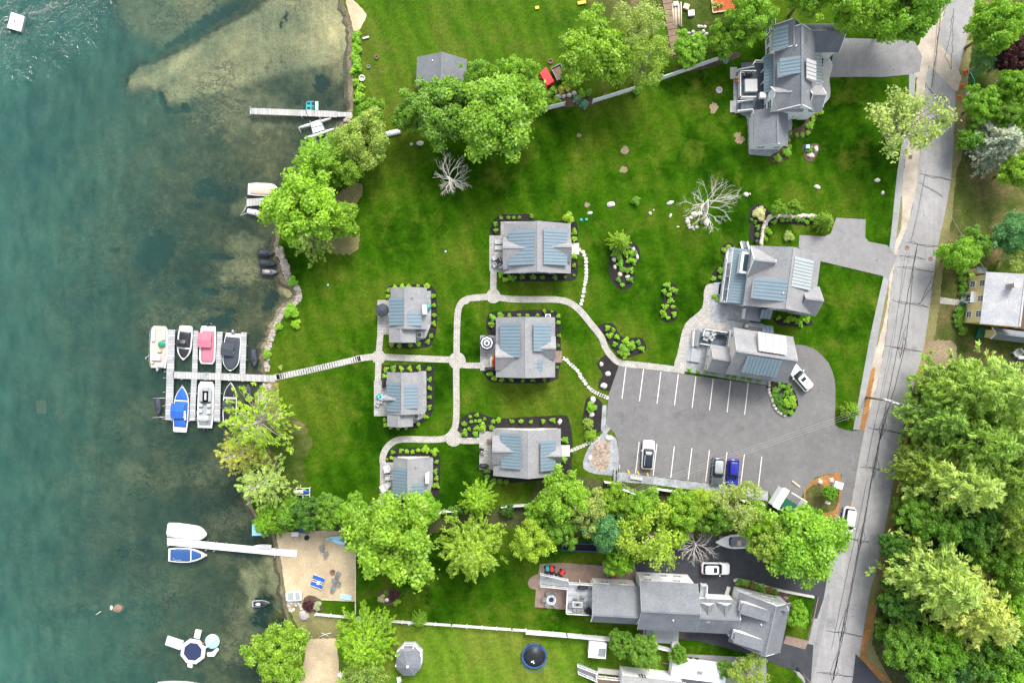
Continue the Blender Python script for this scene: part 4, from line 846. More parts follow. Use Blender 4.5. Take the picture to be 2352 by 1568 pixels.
def mid_cottage(label, roof, wsheds, wgab, esheds, egab, wall='greywall', off=0., extra=None):
    cx, cy = (roof[0][0] + roof[1][0]) / 2, (roof[0][1] + roof[1][1]) / 2
    h = House('cottage', label, cx, cy, 0, 'cottage', MIDG)
    x0, x1, y0, y1 = h.gable(roof[0], roof[1], 3.3, 6.1, 'y', wall, 'shingle', off=off)
    for nw, se in wsheds: h.shed(nw, se, 'W', 6.0, 4.5, 'metal', wall)
    for nw, se in esheds: h.shed(nw, se, 'E', 6.0, 4.6, 'metal', wall)
    for nw, se, of in wgab + egab: h.gable(nw, se, 3.9, 5.45, 'x', wall, 'shingle', ov=.15, trim=False, off=of, base=2.6, rn='dormer_roof', wn='dormer')
    ym = (y0 + y1) / 2
    for k in (-.6, .6): h.window('E', x1 - .3, ym + k * (y1 - y0) * .5, .9, .9, 1.2); h.window('W', x0 + .3, ym + k * (y1 - y0) * .5, .9, .9, 1.2)
    for sd, at in (('N', y1 - .3), ('S', y0 + .3)):
        for k in (-.45, .45): h.window(sd, at, (x0 + x1) / 2 + k * (x1 - x0) * .5, .9, .9, 1.2)
        h.window(sd, at, (x0 + x1) / 2, 3.6, .8, 1.0)
    h.door('E', x1 - .3, ym - .3); h.door('W', x0 + .3, ym - .3)
    return h
h = mid_cottage('larger grey cottage with black square patio table, uppermost of the three garden cottages', [(1157, 514), (1311, 628)], [((1167, 528), (1227, 608))], [((1155, 545), (1213, 618), .67)], [((1248, 527), (1304, 608))], [((1264, 549), (1312, 602), .43)])
h = mid_cottage('larger grey cottage with navy striped umbrella, middle of the three garden cottages', [(1139, 729), (1275, 866)], [((1148, 741), (1194, 820))], [((1138, 790), (1196, 850), .1)], [((1225, 742), (1266, 806)), ((1205, 827), (1247, 852))], [((1224, 772), (1276, 826), 0)], 'greywall')
h = mid_cottage('larger grey cottage with narrow tan north wall beside the gravel bed, lowest of three', [(1133, 984), (1288, 1092)], [((1150, 995), (1196, 1076))], [((1131, 1000), (1198, 1066), 0)], [((1241, 1011), (1277, 1081))], [((1246, 1024), (1290, 1062), 0)], 'cream', off=.14)

# the two houses by the car park and their link
def Z1(x, y): return (2050 + x * 450 / 2352) / 1.30612, (700 + y * 450 / 2352) / 1.30612
def Z2(x, y): return (2000 + x * 450 / 2352) / 1.30612, (960 + y * 450 / 2352) / 1.30612
def Z3(x, y): return (2100 + x * 390 / 2352) / 1.30612, (1700 + y * 390 / 2352) / 1.30612
def Z4(x, y): return (2180 + x * 450 / 2352) / 1.30612, (40 + y * 450 / 2352) / 1.30612
h = House('guest_house', 'big grey house with blue porch roof on its lake side, above the car park', 1790, 645, -7.5, 'house')
m = h.gable(Z1(1060, 190), Z1(2040, 1275), 5.0, 8.6, 'y', 'greywall', 'shingle', off=-.1)
h.gable(Z1(1055, 195), Z1(1345, 720), 5.2, 7.7, 'x', 'white', 'shingle', rn='gable_roof', wn='gable_wall')
h.gable(Z1(1850, 800), Z1(2072, 1300), 5.0, 7.5, 'x', 'greywall', 'shingle', rn='gable_roof', wn='gable_wall')
h.shed(Z1(1155, 680), Z1(1595, 1075), 'W', 8.5, 7.0, 'metal', 'white', .5)
h.shed(Z1(1715, 370), Z1(2030, 885), 'E', 8.45, 6.5, 'metal_lit', 'greywall', .5)
a = h.shed(Z1(805, 222), Z1(950, 1108), 'W', 3.9, 3.0, 'metal', None, .45, name='porch_roof')
x0, x1, y0, y1 = a
b = MB(); b.box(x0 - .5, x1, y0, y1, .35, .5); b.build('porch_deck', M['decklight'], h.t)
b = MB()
for i in range(6): y = y0 + .1 + (y1 - y0 - .2) * i / 5; b.box(x0 - .42, x0 - .3, y - .06, y + .06, .5, 1.5 if i % 5 else 3.0)
for z in (.75, 1.45): b.box(x0 - .42, x0 - .32, y0, y1, z, z + .09)
b.box(x0 - .05, x0 + .07, y0, y1, 2.85, 2.97)
b.build('porch_railing', M['trim'], h.t)
b = MB()
for i in range(5): y = y0 + .1 + (y1 - y0 - .2) * i / 4; b.box(x0 + .1, x0 + .25, y - .08, y + .08, .5, 2.95)
b.build_each('porch_post', M['trim'], h.t)
bx = h.rect(Z1(925, 285), Z1(965, 625), 4.9); b = MB(); b.box(bx[0], bx[1] + .3, bx[2], bx[3], 3.4, 4.9); q_ = b.build('bay_box', M['trim'], h.t); b = MB(); b.box(bx[0] + .35, bx[1] + .25, bx[2] + .3, bx[3] - .3, 4.9, 4.93); b.build('pane', M['glass'], q_)
for k in (-.5, 0, .5): h.window('S', m[2] + .3, (m[0] + m[1]) / 2 + k * 8, 3.4, .9, 1.2); h.window('S', m[2] + .3, (m[0] + m[1]) / 2 + k * 8, .9, .9, 1.2)
for k in (-.6, -.2, .5): h.window('W', m[0] + .3, (m[2] + m[3]) / 2 + k * 5, 1.0, 1.0, 1.3, 2)
for k in (-.5, .3): h.window('E', m[1] - .3, (m[2] + m[3]) / 2 + k * 5, 1.0, 1.0, 1.3)
h.vent(Z1(1570, 935), 8.2, .1, .35, 'trim'); h.door('E', m[1] - .3, (m[2] + m[3]) / 2 - .3)
b = MB()
for i in range(4): 
    p = h.L(Z1(480 + 28 * i, 865), .1); b.box(p[0] - .14, p[0] + .14, p[1] - .95, p[1] + .95, 0, .12 + .1 * i)
b.build('porch_step', M['lgrey'], h.t)
p = h.L(Z1(620, 885), .3); b = MB(); b.box(p[0] - .75, p[0] + .75, p[1] - .95, p[1] + .95, 0, .42); b.build('landing', M['mgrey'], h.t)
for xx in (905, 1010):
    b = MB(); q0 = h.L(Z1(xx, 130), 1); q1 = h.L(Z1(xx + 30, 240), 1)
    for z in (.55, 1.0): b.bar((*q0, z), (*q1, z), .1, .09)
    for p in (q0, q1): b.box(p[0] - .06, p[0] + .06, p[1] - .06, p[1] + .06, 0, 1.1)
    b.build('stair_railing', M['trim'], h.t)
b = MB()
for i in range(4):
    p = h.L(Z1(965, 140 + i * 25), .2); b.box(p[0] - .5, p[0] + .5, p[1] - .14, p[1] + .14, 0, .1 + .1 * i)
b.build('side_step', M['mgrey'], h.t)
# link building
h.gable(Z1(992, 1130), Z1(1208, 1390), 3.0, 3.5, 'y', 'white', 'shingled', trim=False, rn='link_roof', wn='link_wall'); h.shed(Z1(1225, 1190), Z1(1375, 1345), 'S', 3.9, 3.3, 'metal', 'white', .5, base=0, name='entry_roof', dn='entry_wall')
h.shed(Z1(1245, 1430), Z1(1405, 1560), 'N', 3.6, 3.0, 'metal', 'white', .5, base=0, name='entry_roof', dn='entry_wall'); h.gable(Z1(1020, 1385), Z1(1240, 1530), 2.9, 3.3, 'x', 'white', 'shingled', trim=False, rn='link_roof', wn='link_wall')

h = House('guest_house', 'big grey house with a brightly lit metal roof panel, at the car park head', 1750, 815, -8.8, 'house')
m = h.gable(Z2(1045, 115), Z2(1870, 990), 4.6, 8.0, 'x', 'cream', 'shingle')
h.shed(Z2(1465, 182), Z2(1855, 545), 'N', 8.0, 6.5, 'metal_lit_pale', 'cream', .5)
h.shed(Z2(1245, 548), Z2(1745, 905), 'S', 7.9, 6.3, 'metal', 'cream', .5)
g = h.gable(Z2(692, 378), Z2(945, 850), 3.0, 5.3, 'x', 'cream', 'shingle', rn='wing_roof', wn='wing_wall')
for k in (-.55, .1, .6): h.window('W', g[0] + .3, (g[2] + g[3]) / 2 + k * 2.6, .9, .7, 1.1)
h.door('W', g[0] + .3, (g[2] + g[3]) / 2 + .9)
for yy in (.55, .1): h.window('W', m[0] + .3, m[2] + (m[3] - m[2]) * (.3 + yy), 3.1, .7, 1.2)
for k in (.62, .75, .88): h.window('W', m[0] + .3, m[2] + (m[3] - m[2]) * k, .7, .8, 1.5)
for k in (.2, .5, .8): h.window('S', m[2] + .3, m[0] + (m[1] - m[0]) * k, .9, .9, 1.2); h.window('N', m[3] - .3, m[0] + (m[1] - m[0]) * k, .9, .9, 1.2)
h.window('E', m[1] - .3, (m[2] + m[3]) / 2, 3.4, 1.0, 1.3); h.window('E', m[1] - .3, (m[2] + m[3]) / 2 - 2, .9, 1.0, 1.2)
dk = h.rect(Z2(572, 140), Z2(890, 428), .9); b = MB(); b.box(dk[0], dk[1] + .4, dk[2], dk[3], .6, .75); b.build('deck', M['deckgrey'], h.t)
b = MB()
def rail(b, p, q, z0, z1, n_=0):
    b.bar((*p, z1), (*q, z1), .1, .09); b.bar((*p, z0 + .12), (*q, z0 + .12), .06, .06)
    d = math.hypot(q[0] - p[0], q[1] - p[1]); k = max(1, round(d / 1.8))
    for i in range(k + 1): x, y = p[0] + (q[0] - p[0]) * i / k, p[1] + (q[1] - p[1]) * i / k; b.box(x - .055, x + .055, y - .055, y + .055, z0 - .1, z1 + .08)
    k = max(1, round(d / .16))
    for i in range(k): x, y = p[0] + (q[0] - p[0]) * (i + .5) / k, p[1] + (q[1] - p[1]) * (i + .5) / k; b.box(x - .02, x + .02, y - .02, y + .02, z0 + .1, z1)
rail(b, (dk[0], dk[3]), (dk[1], dk[3]), .75, 1.7); rail(b, (dk[0], dk[3]), (dk[0], dk[2] + 1.3), .75, 1.7); rail(b, (dk[0] - .2, dk[2]), (g[0] + .4, dk[2]), .75, 1.7)
r0 = h.L(Z2(425, 165), 1); r1 = h.L(Z2(410, 405), 1); rail(b, r0, r1, .3, 1.2)
b.build('deck_railing', M['trim'], h.t)
b = MB()
for i in range(4): p = h.L(Z2(490 - i * 22, 270), .3); b.box(p[0] - .15, p[0] + .15, p[1] - 1.4, p[1] + 1.2, 0, .55 - .13 * i)
b.build('deck_step', M['mgrey'], h.t)
b = MB()
for i in range(5): p = h.L(Z2(305 + i * 24, 545), .2); b.box(p[0] - .13, p[0] + .13, p[1] - 1, p[1] + 1, 0, .1 + .09 * i)
p = h.L(Z2(455, 555), .4); b.box(p[0] - .75, p[0] + .75, p[1] - 1, p[1] + 1, 0, .5); b.build('front_step', M['lgrey'], h.t)
b = MB()
for i in range(4): p = h.L(Z2(950 + i * 26, 100), .2); b.box(p[0] - .14, p[0] + .14, p[1] - .9, p[1] + .9, 0, .14 + .1 * i)
p = h.L(Z2(1110, 110), .4); b.box(p[0] - .8, p[0] + .8, p[1] - .7, p[1] + .8, 0, .5); b.build('side_step', M['lgrey'], h.t)

# white house with metal dormers, top right
h = House('white_house', 'white house with grey roof and metal dormers, big deck on its lake side', 1830, 150, 0, 'house')
m = h.gable(Z4(755, 300), Z4(1390, 1535), 5.2, 8.4, 'y', 'white', 'shingleb', off=-.15)
n_ = h.gable(Z4(752, 178), Z4(1180, 600), 5.2, 7.6, 'y', 'white', 'shingleb', rn='wing_roof', wn='wing_wall')
g = h.gable(Z4(1150, 160), Z4(1770, 610), 3.4, 6.2, 'x', 'white', 'shingled', rn='garage_roof', wn='garage_wall')
w1 = h.gable(Z4(690, 1150), Z4(1200, 1545), 5.2, 7.2, 'x', 'white', 'shingle', rn='gable_roof', wn='gable_wall', off=.5)
h.gable(Z4(1270, 1130), Z4(1490, 1545), 5.2, 7.2, 'x', 'white', 'shingle', rn='gable_roof', wn='gable_wall')
h.shed(Z4(752, 205), Z4(942, 560), 'W', 7.4, 6.0, 'metal', 'white', .55)
h.shed(Z4(860, 685), Z4(1165, 955), 'W', 8.4, 7.0, 'metal', 'white', .55)
h.shed(Z4(1225, 730), Z4(1435, 1035), 'E', 8.35, 7.0, 'metal_lit_pale', 'white', .55)
h.shed(Z4(1370, 620), Z4(1510, 1320), 'E', 3.7, 3.0, 'metal_lit', None, .5, name='porch_roof')
a = h.shed(Z4(595, 650), Z4(715, 1240), 'W', 3.9, 3.2, 'metal', None, .5, name='porch_roof')
gg = h.gable(Z4(300 - 555, 1520), Z4(300, 1525), 3, 3.2, 'y', None, 'shingle') if False else None
g2 = h.gable((1731, 254), (1810, 336), 3.2, 5.0, 'y', 'white', 'shingleb', rn='garage_roof', wn='garage_wall', off=.4)
h.window('S', g2[2] + .3, (g2[0] + g2[1]) / 2 - 1, 1.0, 1.0, 1.1); h.window('S', g2[2] + .3, (g2[0] + g2[1]) / 2 + 1.4, 1.0, .8, 1.1)
for x, z in ((-2.2, .9), (.5, .9), (-2.2, 3.5), (.4, 3.5), (-.3, 6.0)): h.window('S', m[2] + .3, (m[0] + m[1]) / 2 + x, z, 1.3, 1.2 if z < 5 else .8)
for y in (1.5, 3.0, 4.6): h.window('W', n_[0] + .3, n_[2] + y, 3.2, .9, 1.5); h.window('W', n_[0] + .3, n_[2] + y, .8, .9, 1.4)
h.window('W', w1[0] + .3, (w1[2] + w1[3]) / 2 - .5, 3.0, 1.3, 1.7, 2); h.window('W', w1[0] + .3, (w1[2] + w1[3]) / 2 - .5, .8, 1.6, 1.6, 2)
h.window('S', g[2] + .3, (g[0] + g[1]) / 2, .9, 1.4, 1.2); h.door('E', m[1] - .3, (m[2] + m[3]) / 2 + 1.4); h.vent(Z4(1095, 505), 7.7, .1, .4, 'trim')
for k in (.35, .7): h.window('E', m[1] - .3, m[2] + (m[3] - m[2]) * k, 1.0, 1.0, 1.3)
b = MB()
for i in range(4): y = a[2] + .1 + (a[3] - a[2] - .2) * i / 3; b.box(a[0] + .1, a[0] + .25, y - .07, y + .07, 1.2, 3.15)
for i in range(4): p = h.L(Z4(1500, 650 + 215 * i), 2.8); b.box(p[0] - .08, p[0] + .08, p[1] - .08, p[1] + .08, 0, 3.0)
b.build_each('porch_post', M['trim'], h.t)
bx = h.rect(Z4(530, 1235), Z4(620, 1320), 3.2); b = MB(); b.box(bx[0], bx[1], bx[2], bx[3], 2.3, 3.2); b.build('bay_box', M['trim'], h.t)
dk = h.rect(Z4(230, 770), Z4(600, 1510), 1.4); b = MB(); b.box(dk[0], dk[1] + .8, dk[2], dk[3], 1.15, 1.3); b.build('deck', M['deckgrey'], h.t)
b = MB(); P_ = lambda x, y, z=2.2: h.L(Z4(x, y), z)
for p, q_ in ((P_(450, 740), P_(585, 745)), (P_(215, 920), P_(215, 1310)), (P_(215, 1310), P_(450, 1310)), (P_(235, 905), P_(450, 905)), (P_(450, 745), P_(415, 800))): rail(b, p, q_, 1.3, 2.3)
for p, q_ in ((P_(175, 890, 1.5), P_(440, 820)), (P_(180, 985, 1.5), P_(240, 920)), (P_(165, 1390, 1.5), P_(430, 1340)), (P_(165, 1535, 1.5), P_(430, 1490)), (P_(430, 1490), P_(430, 1560))): rail(b, p, q_, .7, 1.8)
b.build('deck_railing', M['trim'], h.t)
for y0_, y1_ in ((880, 965), (1375, 1520)):
    b = MB()
    for i in range(7): p = h.L(Z4(185 + 32 * i, (y0_ + y1_) / 2 - 5 * i), .8); b.box(p[0] - .18, p[0] + .18, p[1] - (y1_ - y0_) * .0062, p[1] + (y1_ - y0_) * .0062, 0, .15 + .16 * i)
    b.build('deck_step', M['mgrey'], h.t)
    p = h.L(Z4(110, (y0_ + y1_) / 2 + 15), .1); b = MB(); b.box(p[0] - .55, p[0] + .55, p[1] - .9, p[1] + .9, 0, .12); b.build('landing_slab', M['concrete'], h.t)

# white house complex at the bottom
h = House('white_house', 'long white house with grey shingles and a pale lakeside deck', 1540, 1390, -3, 'house')
F = lambda x, y: (1176 + x / 4, 1176 + y / 4)
m = h.gable(F(1175, 628), F(1685, 1102), 5.6, 8.2, 'x', 'white', 'shingleb')
w1 = h.gable(F(740, 655), F(1146, 1028), 4.0, 6.6, 'x', 'white', 'shingleb', rn='wing_roof', wn='wing_wall', off=-.9)
e1 = h.gable(F(1690, 790), F(2060, 1120), 3.6, 5.6, 'x', 'white', 'shingleb', rn='link_roof', wn='link_wall', off=.3)
for xa, xb in ((1735, 1850), (1890, 2008)): h.gable(F(xa, 830), F(xb, 1000), 4.4, 5.3, 'y', 'white', 'shingleb', ov=.1, base=3, rn='dormer_roof', wn='dormer')
for x, z in ((.17, 3.4), (.68, 3.4), (.2, 1.0), (.75, 1.0), (.5, 1.0)): h.window('N', m[3] - .3, m[0] + (m[1] - m[0]) * x, z, 1.0, 1.1)
for x in (.3, .7): h.window('N', w1[3] - .3, w1[0] + (w1[1] - w1[0]) * x, 1.6, 1.1, 1.0); h.window('S', w1[2] + .3, w1[0] + (w1[1] - w1[0]) * x, 1.2, 1.1, 1.1); h.window('S', m[2] + .3, m[0] + (m[1] - m[0]) * x, 3.4, 1.1, 1.1)
h.door('W', w1[0] + .3, (w1[2] + w1[3]) / 2 + 1, z=2.0, h=2.0); h.window('W', w1[0] + .3, (w1[2] + w1[3]) / 2 - 1.3, 2.4, 1.2, 1.1)
h.vent(F(1483, 993), 7.0, .11, .4, 'trim'); h.vent(F(1655, 998), 4.6, .12, .5, 'mgrey')
# deck
dk = h.rect(F(510, 640), F(732, 925), 2.0); b = MB(); b.box(dk[0], dk[1] + .3, dk[2], dk[3], 1.8, 1.95); b.build('deck', M['decklight'], h.t)
b = MB(); rail(b, (dk[0], dk[2]), (dk[1], dk[2]), 1.95, 2.95); rail(b, (dk[0], dk[2]), (dk[0], dk[3] - 1.4), 1.95, 2.95); rail(b, (dk[0] + .2, dk[3]), (dk[1], dk[3]), 1.95, 2.95)
s0, s1, s2, s3 = h.L(F(262, 570), 1), h.L(F(510, 620), 2.5), h.L(F(265, 680), 1), h.L(F(505, 698), 2.5)
def srail(b, p, q, z0, z1):
    b.bar((*p, z0 + 1), (*q, z1 + 1), .1, .09); b.bar((*p, z0 + .2), (*q, z1 + .2), .06, .06)
    k = max(2, round(math.hypot(q[0] - p[0], q[1] - p[1]) / .2))
    for i in range(k + 1):
        u = i / k; x, y, z = p[0] + (q[0] - p[0]) * u, p[1] + (q[1] - p[1]) * u, z0 + (z1 - z0) * u; r_ = .06 if i in (0, k, k // 2) else .02; b.box(x - r_, x + r_, y - r_, y + r_, z, z + 1.0)
srail(b, s0, s1, .1, 1.95); srail(b, s2, s3, .1, 1.95); b.build('deck_railing', M['trim'], h.t)
b = MB()
for i in range(11):
    u = (i + .5) / 11; x = s0[0] + (s1[0] - s0[0]) * u; ya = s2[1] + (s3[1] - s2[1]) * u; yb = s0[1] + (s1[1] - s0[1]) * u; b.box(x - .2, x + .2, ya + .08, yb - .08, .05 + .165 * i, .16 + .165 * i)
b.build('deck_step', M['lgrey'], h.t)
b = MB()
for x in (dk[0] + .15, (dk[0] + dk[1]) / 2, dk[1] - .2):
    for y in (dk[2] + .15, dk[3] - .15): b.box(x - .08, x + .08, y - .08, y + .08, 0, 1.8)
b.build_each('deck_post', M['trim'], h.t)
bl = h.rect(F(1735, 655), F(1778, 780), 2.2); b = MB(); b.box(bl[0], bl[1], bl[2], bl[3], 1.9, 2.05); b.build('balcony', M['lgrey'], h.t); b = MB(); rail(b, (bl[1], bl[2]), (bl[1], bl[3]), 2.05, 3.0); rail(b, (bl[0], bl[3]), (bl[1], bl[3]), 2.05, 3.0); 
p0, p1 = h.L(F(1778, 765), 1), h.L(F(1990, 800), 1); rail(b, p0, p1, .1, 1.1); p0, p1 = h.L(F(1778, 785), 1), h.L(F(1985, 828), 1); rail(b, p0, p1, .1, 1.1); b.build('porch_railing', M['trim'], h.t)
b = MB()
for i in range(4): p = h.L(F(1215 + i * 25, 1112), .2); b.box(p[0] - .16, p[0] + .16, p[1] - .9, p[1] + .9, 0, .12 + .12 * i)
p = h.L(F(1390, 1130), .3); b.box(p[0] - 2.4, p[0] + 2.4, p[1] - 1.2, p[1] + 1.2, 0, .3); b.build('back_step', M['lgrey'], h.t)
# angled garage wing
h2 = House('garage', 'angled two-storey white garage with two long roof dormers, shingled, beside the road', 1748, 1425, -12.5, 'garage')
m = h2.gable(Z3(715, 445), Z3(1450, 1545), 3.8, 7.2, 'y', 'white', 'shingleb', off=.5)
for nw, se in ((Z3(790, 668), Z3(1215, 970)), (Z3(662, 1195), Z3(1100, 1500))): h2.shed(nw, se, 'W', 7.3, 6.2, 'shingleb', 'white', ov=.12, name='dormer_roof', ribs=False)
nn = h2.rect(Z3(790, 668), Z3(1215, 970), 6.7); h2.window('W', nn[0] + .12, (nn[2] + nn[3]) / 2, 5.2, .9, .7); nn = h2.rect(Z3(662, 1195), Z3(1100, 1500), 6.7); h2.window('W', nn[0] + .12, (nn[2] + nn[3]) / 2, 5.2, .9, .7)
for x, z in ((.25, 1.0), (.55, 1.0), (.75, 1.0), (.55, 4.0)): h2.window('N', m[3] - .3, m[0] + (m[1] - m[0]) * x, z, 1.0, 1.0)
for y in (.2, .5, .8): h2.window('E', m[1] - .3, m[2] + (m[3] - m[2]) * y, 1.2, 1.0, 1.1)
b = MB(); y_ = m[2] + (m[3] - m[2]) * .3; b.box(m[0] + .22, m[0] + .3, y_ - 1.4, y_ + 1.4, 0, 2.4); b.build('garage_door', M['trim'], h2.t); h2.vent(Z3(1110, 1045), 6.2, .1, .35, 'trim')
h2.gable(Z3(1265, 640), Z3(1560, 800), 5.0, 6.0, 'x', 'white', 'shingled', ov=.1, base=3, rn='dormer_roof', wn='dormer')

# yellow house across the road, part in frame
h = House('yellow_house', 'yellow clapboard house with pale grey roof and brick chimney across the road', 2290, 690, -7, 'house')
D = lambda x, y: (1764 + x / 4, 392 + y / 4)
m = h.gable(D(2005, 930), D(2275, 1445), 5.0, 7.4, 'y', 'yellow', 'shinglep', off=1.7); h.shed(D(2262, 1090), D(2560, 1480), 'E', 3.2, 2.5, 'redmulch', 'yellow', base=0, name='rear_roof', ribs=False, dn='rear_wall')
for k in (.2, .5, .8): h.window('W', m[0] + .3, m[2] + (m[3] - m[2]) * k, 3.3, .8, 1.2, 2); h.window('W', m[0] + .3, m[2] + (m[3] - m[2]) * (k if k != .5 else .47), .9, .8, 1.2, 2)
b = MB(); y_ = m[2] + (m[3] - m[2]) * .53; b.box(m[0] - .55, m[0] + .3, y_ - .8, y_ + .8, .2, .32); b.build('door_stoop', M['concrete'], h.t); b = MB(); b.box(m[0] - .45, m[0] + .3, y_ - .85, y_ + .85, 2.5, 2.65); b.box(m[0] - .4, m[0] - .28, y_ - .8, y_ - .68, .3, 2.5); b.box(m[0] - .4, m[0] - .28, y_ + .68, y_ + .8, .3, 2.5); b.build('porch_hood', M['trim'], h.t); h.door('W', m[0] + .3, y_, mat='dkgreen')
h.block('chimney', D(2268, 1032), D(2312, 1068), 3, 8.3, 'brick', 'trim')
h.gable(D(2060, 1440), D(2500, 1600), 2.8, 4.0, 'x', 'yellow', 'shingled', rn='wing_roof', wn='wing_wall')
h.shed(D(1925, 880), D(2010, 950), 'N', 2.8, 2.3, 'shingled', 'yellow', base=0, name='lean_to_roof', ribs=False, dn='lean_to_wall')
# house in the bottom edge
h = House('white_house', 'white house with brown deck cut off by the bottom edge, near the trampoline', 1480, 1590, -6, 'house')
m = h.gable(F(1010, 1500), F(1560, 1900), 4.4, 6.6, 'x', 'white', 'shingle'); 
for x in (.22, .26): h.window('N', m[3] - .3, m[0] + (m[1] - m[0]) * x + 1.0, 2.4, .7, 1.4)
dk = h.rect(F(770, 1500), F(1010, 1800), 1.9); b = MB(); b.box(dk[0], dk[1] + .6, dk[2], dk[3], 1.6, 1.75); b.build('deck', M['redmulch'] if False else M['wood'], h.t)
b = MB(); rail(b, (dk[0], dk[3]), (dk[1], dk[3]), 1.75, 2.75); srail(b, h.L(F(605, 1415), 1), h.L(F(785, 1480), 2.5), .1, 1.75); srail(b, h.L(F(610, 1480), 1), h.L(F(780, 1550), 2.5), .1, 1.75); b.build('deck_railing', M['trim'], h.t)
b = MB(); sa, sb = h.L(F(610, 1448), 1), h.L(F(785, 1515), 2.2)
for i in range(9): u = (i + .5) / 9; x, y = sa[0] + (sb[0] - sa[0]) * u, sa[1] + (sb[1] - sa[1]) * u; b.box(x - .18, x + .18, y - .7, y + .7, .05 + .18 * i, .16 + .18 * i)
b.build('deck_step', M['mgrey'], h.t)
b = MB(); q0 = h.rect(F(790, 1435), F(985, 1500), .5); b.box(q0[0], q0[1], q0[2], q0[3], 0, .4); b.build('concrete_pad', M['concrete'], h.t)

# boathouse shed, top left; gazebo; small white shed; trailer; dumpster pen
h = House('boathouse', 'grey-roofed boathouse on the north lawn, half under the big trees', 1015, 160, -3, 'shed'); m = h.gable(T(1, 0, [(1482, 525), ])[0], T(1, 0, [(1925, 830)])[0], 3.0, 5.6, 'y', 'greywall', 'shingleb', off=.3)
h.vent(T(1, 0, [(1622, 555)])[0], 4.4, .1, .35, 'trim'); h.window('S', m[2] + .3, (m[0] + m[1]) / 2, 1, 1.0, 1.0); h.door('W', m[0] + .3, (m[2] + m[3]) / 2)
h = House('garden_shed', 'small flat white shed beside the bottom house, with a dark roof hatch', 1371, 1493, -5, 'shed')
q0 = h.rect(F(712, 1190), F(860, 1345), 2.2); b = MB(); b.box(q0[0] + .1, q0[1] - .1, q0[2] + .1, q0[3] - .1, 0, 2.1); b.build('wall', M['white'], h.t); b = MB(); b.box(q0[0], q0[1], q0[2], q0[3], 2.1, 2.22); rf = b.build('roof', M['trim'], h.t); p = h.L(F(826, 1288), 2.3); b = MB(); b.box(p[0] - .55, p[0] + .55, p[1] - .6, p[1] + .6, 2.22, 2.3); b.build('roof_hatch', M['mgrey'], rf)
t_ = thing('gazebo', 'octagonal white gazebo with grey shingle roof on the bottom lawn', 'gazebo', W(942, 1502)); 
b = MB(); b.lathe([(2.0, 2.45), (2.03, 2.6), (1.1, 3.2), (.25, 3.7), (.22, 3.75)], 8, (.1, -.3, 0), 0, False, a0=R(22.5)); b.build('roof', M['shingled'], t_)
b = MB(); b.blob((.1, -.3, 3.85), .22, .22, .25, 8, 5, 0); b.build('finial', M['trim'], t_)
b = MB(); b.lathe([(2.2, 0), (2.2, .3)], 8, (0, 0, 0), 0, False, a0=R(22.5)); b.build('floor', M['decklight'], t_)
b = MB(); V8 = [(2.05 * math.cos(R(22.5 + 45 * i)), 2.05 * math.sin(R(22.5 + 45 * i))) for i in range(8)]
for i in range(8):
    b.box(V8[i][0] - .08, V8[i][0] + .08, V8[i][1] - .08, V8[i][1] + .08, .3, 2.5)
    if i != 6: rail(b, V8[i], V8[(i + 1) % 8], .35, 1.2)
b.build('railing', M['trim'], t_)
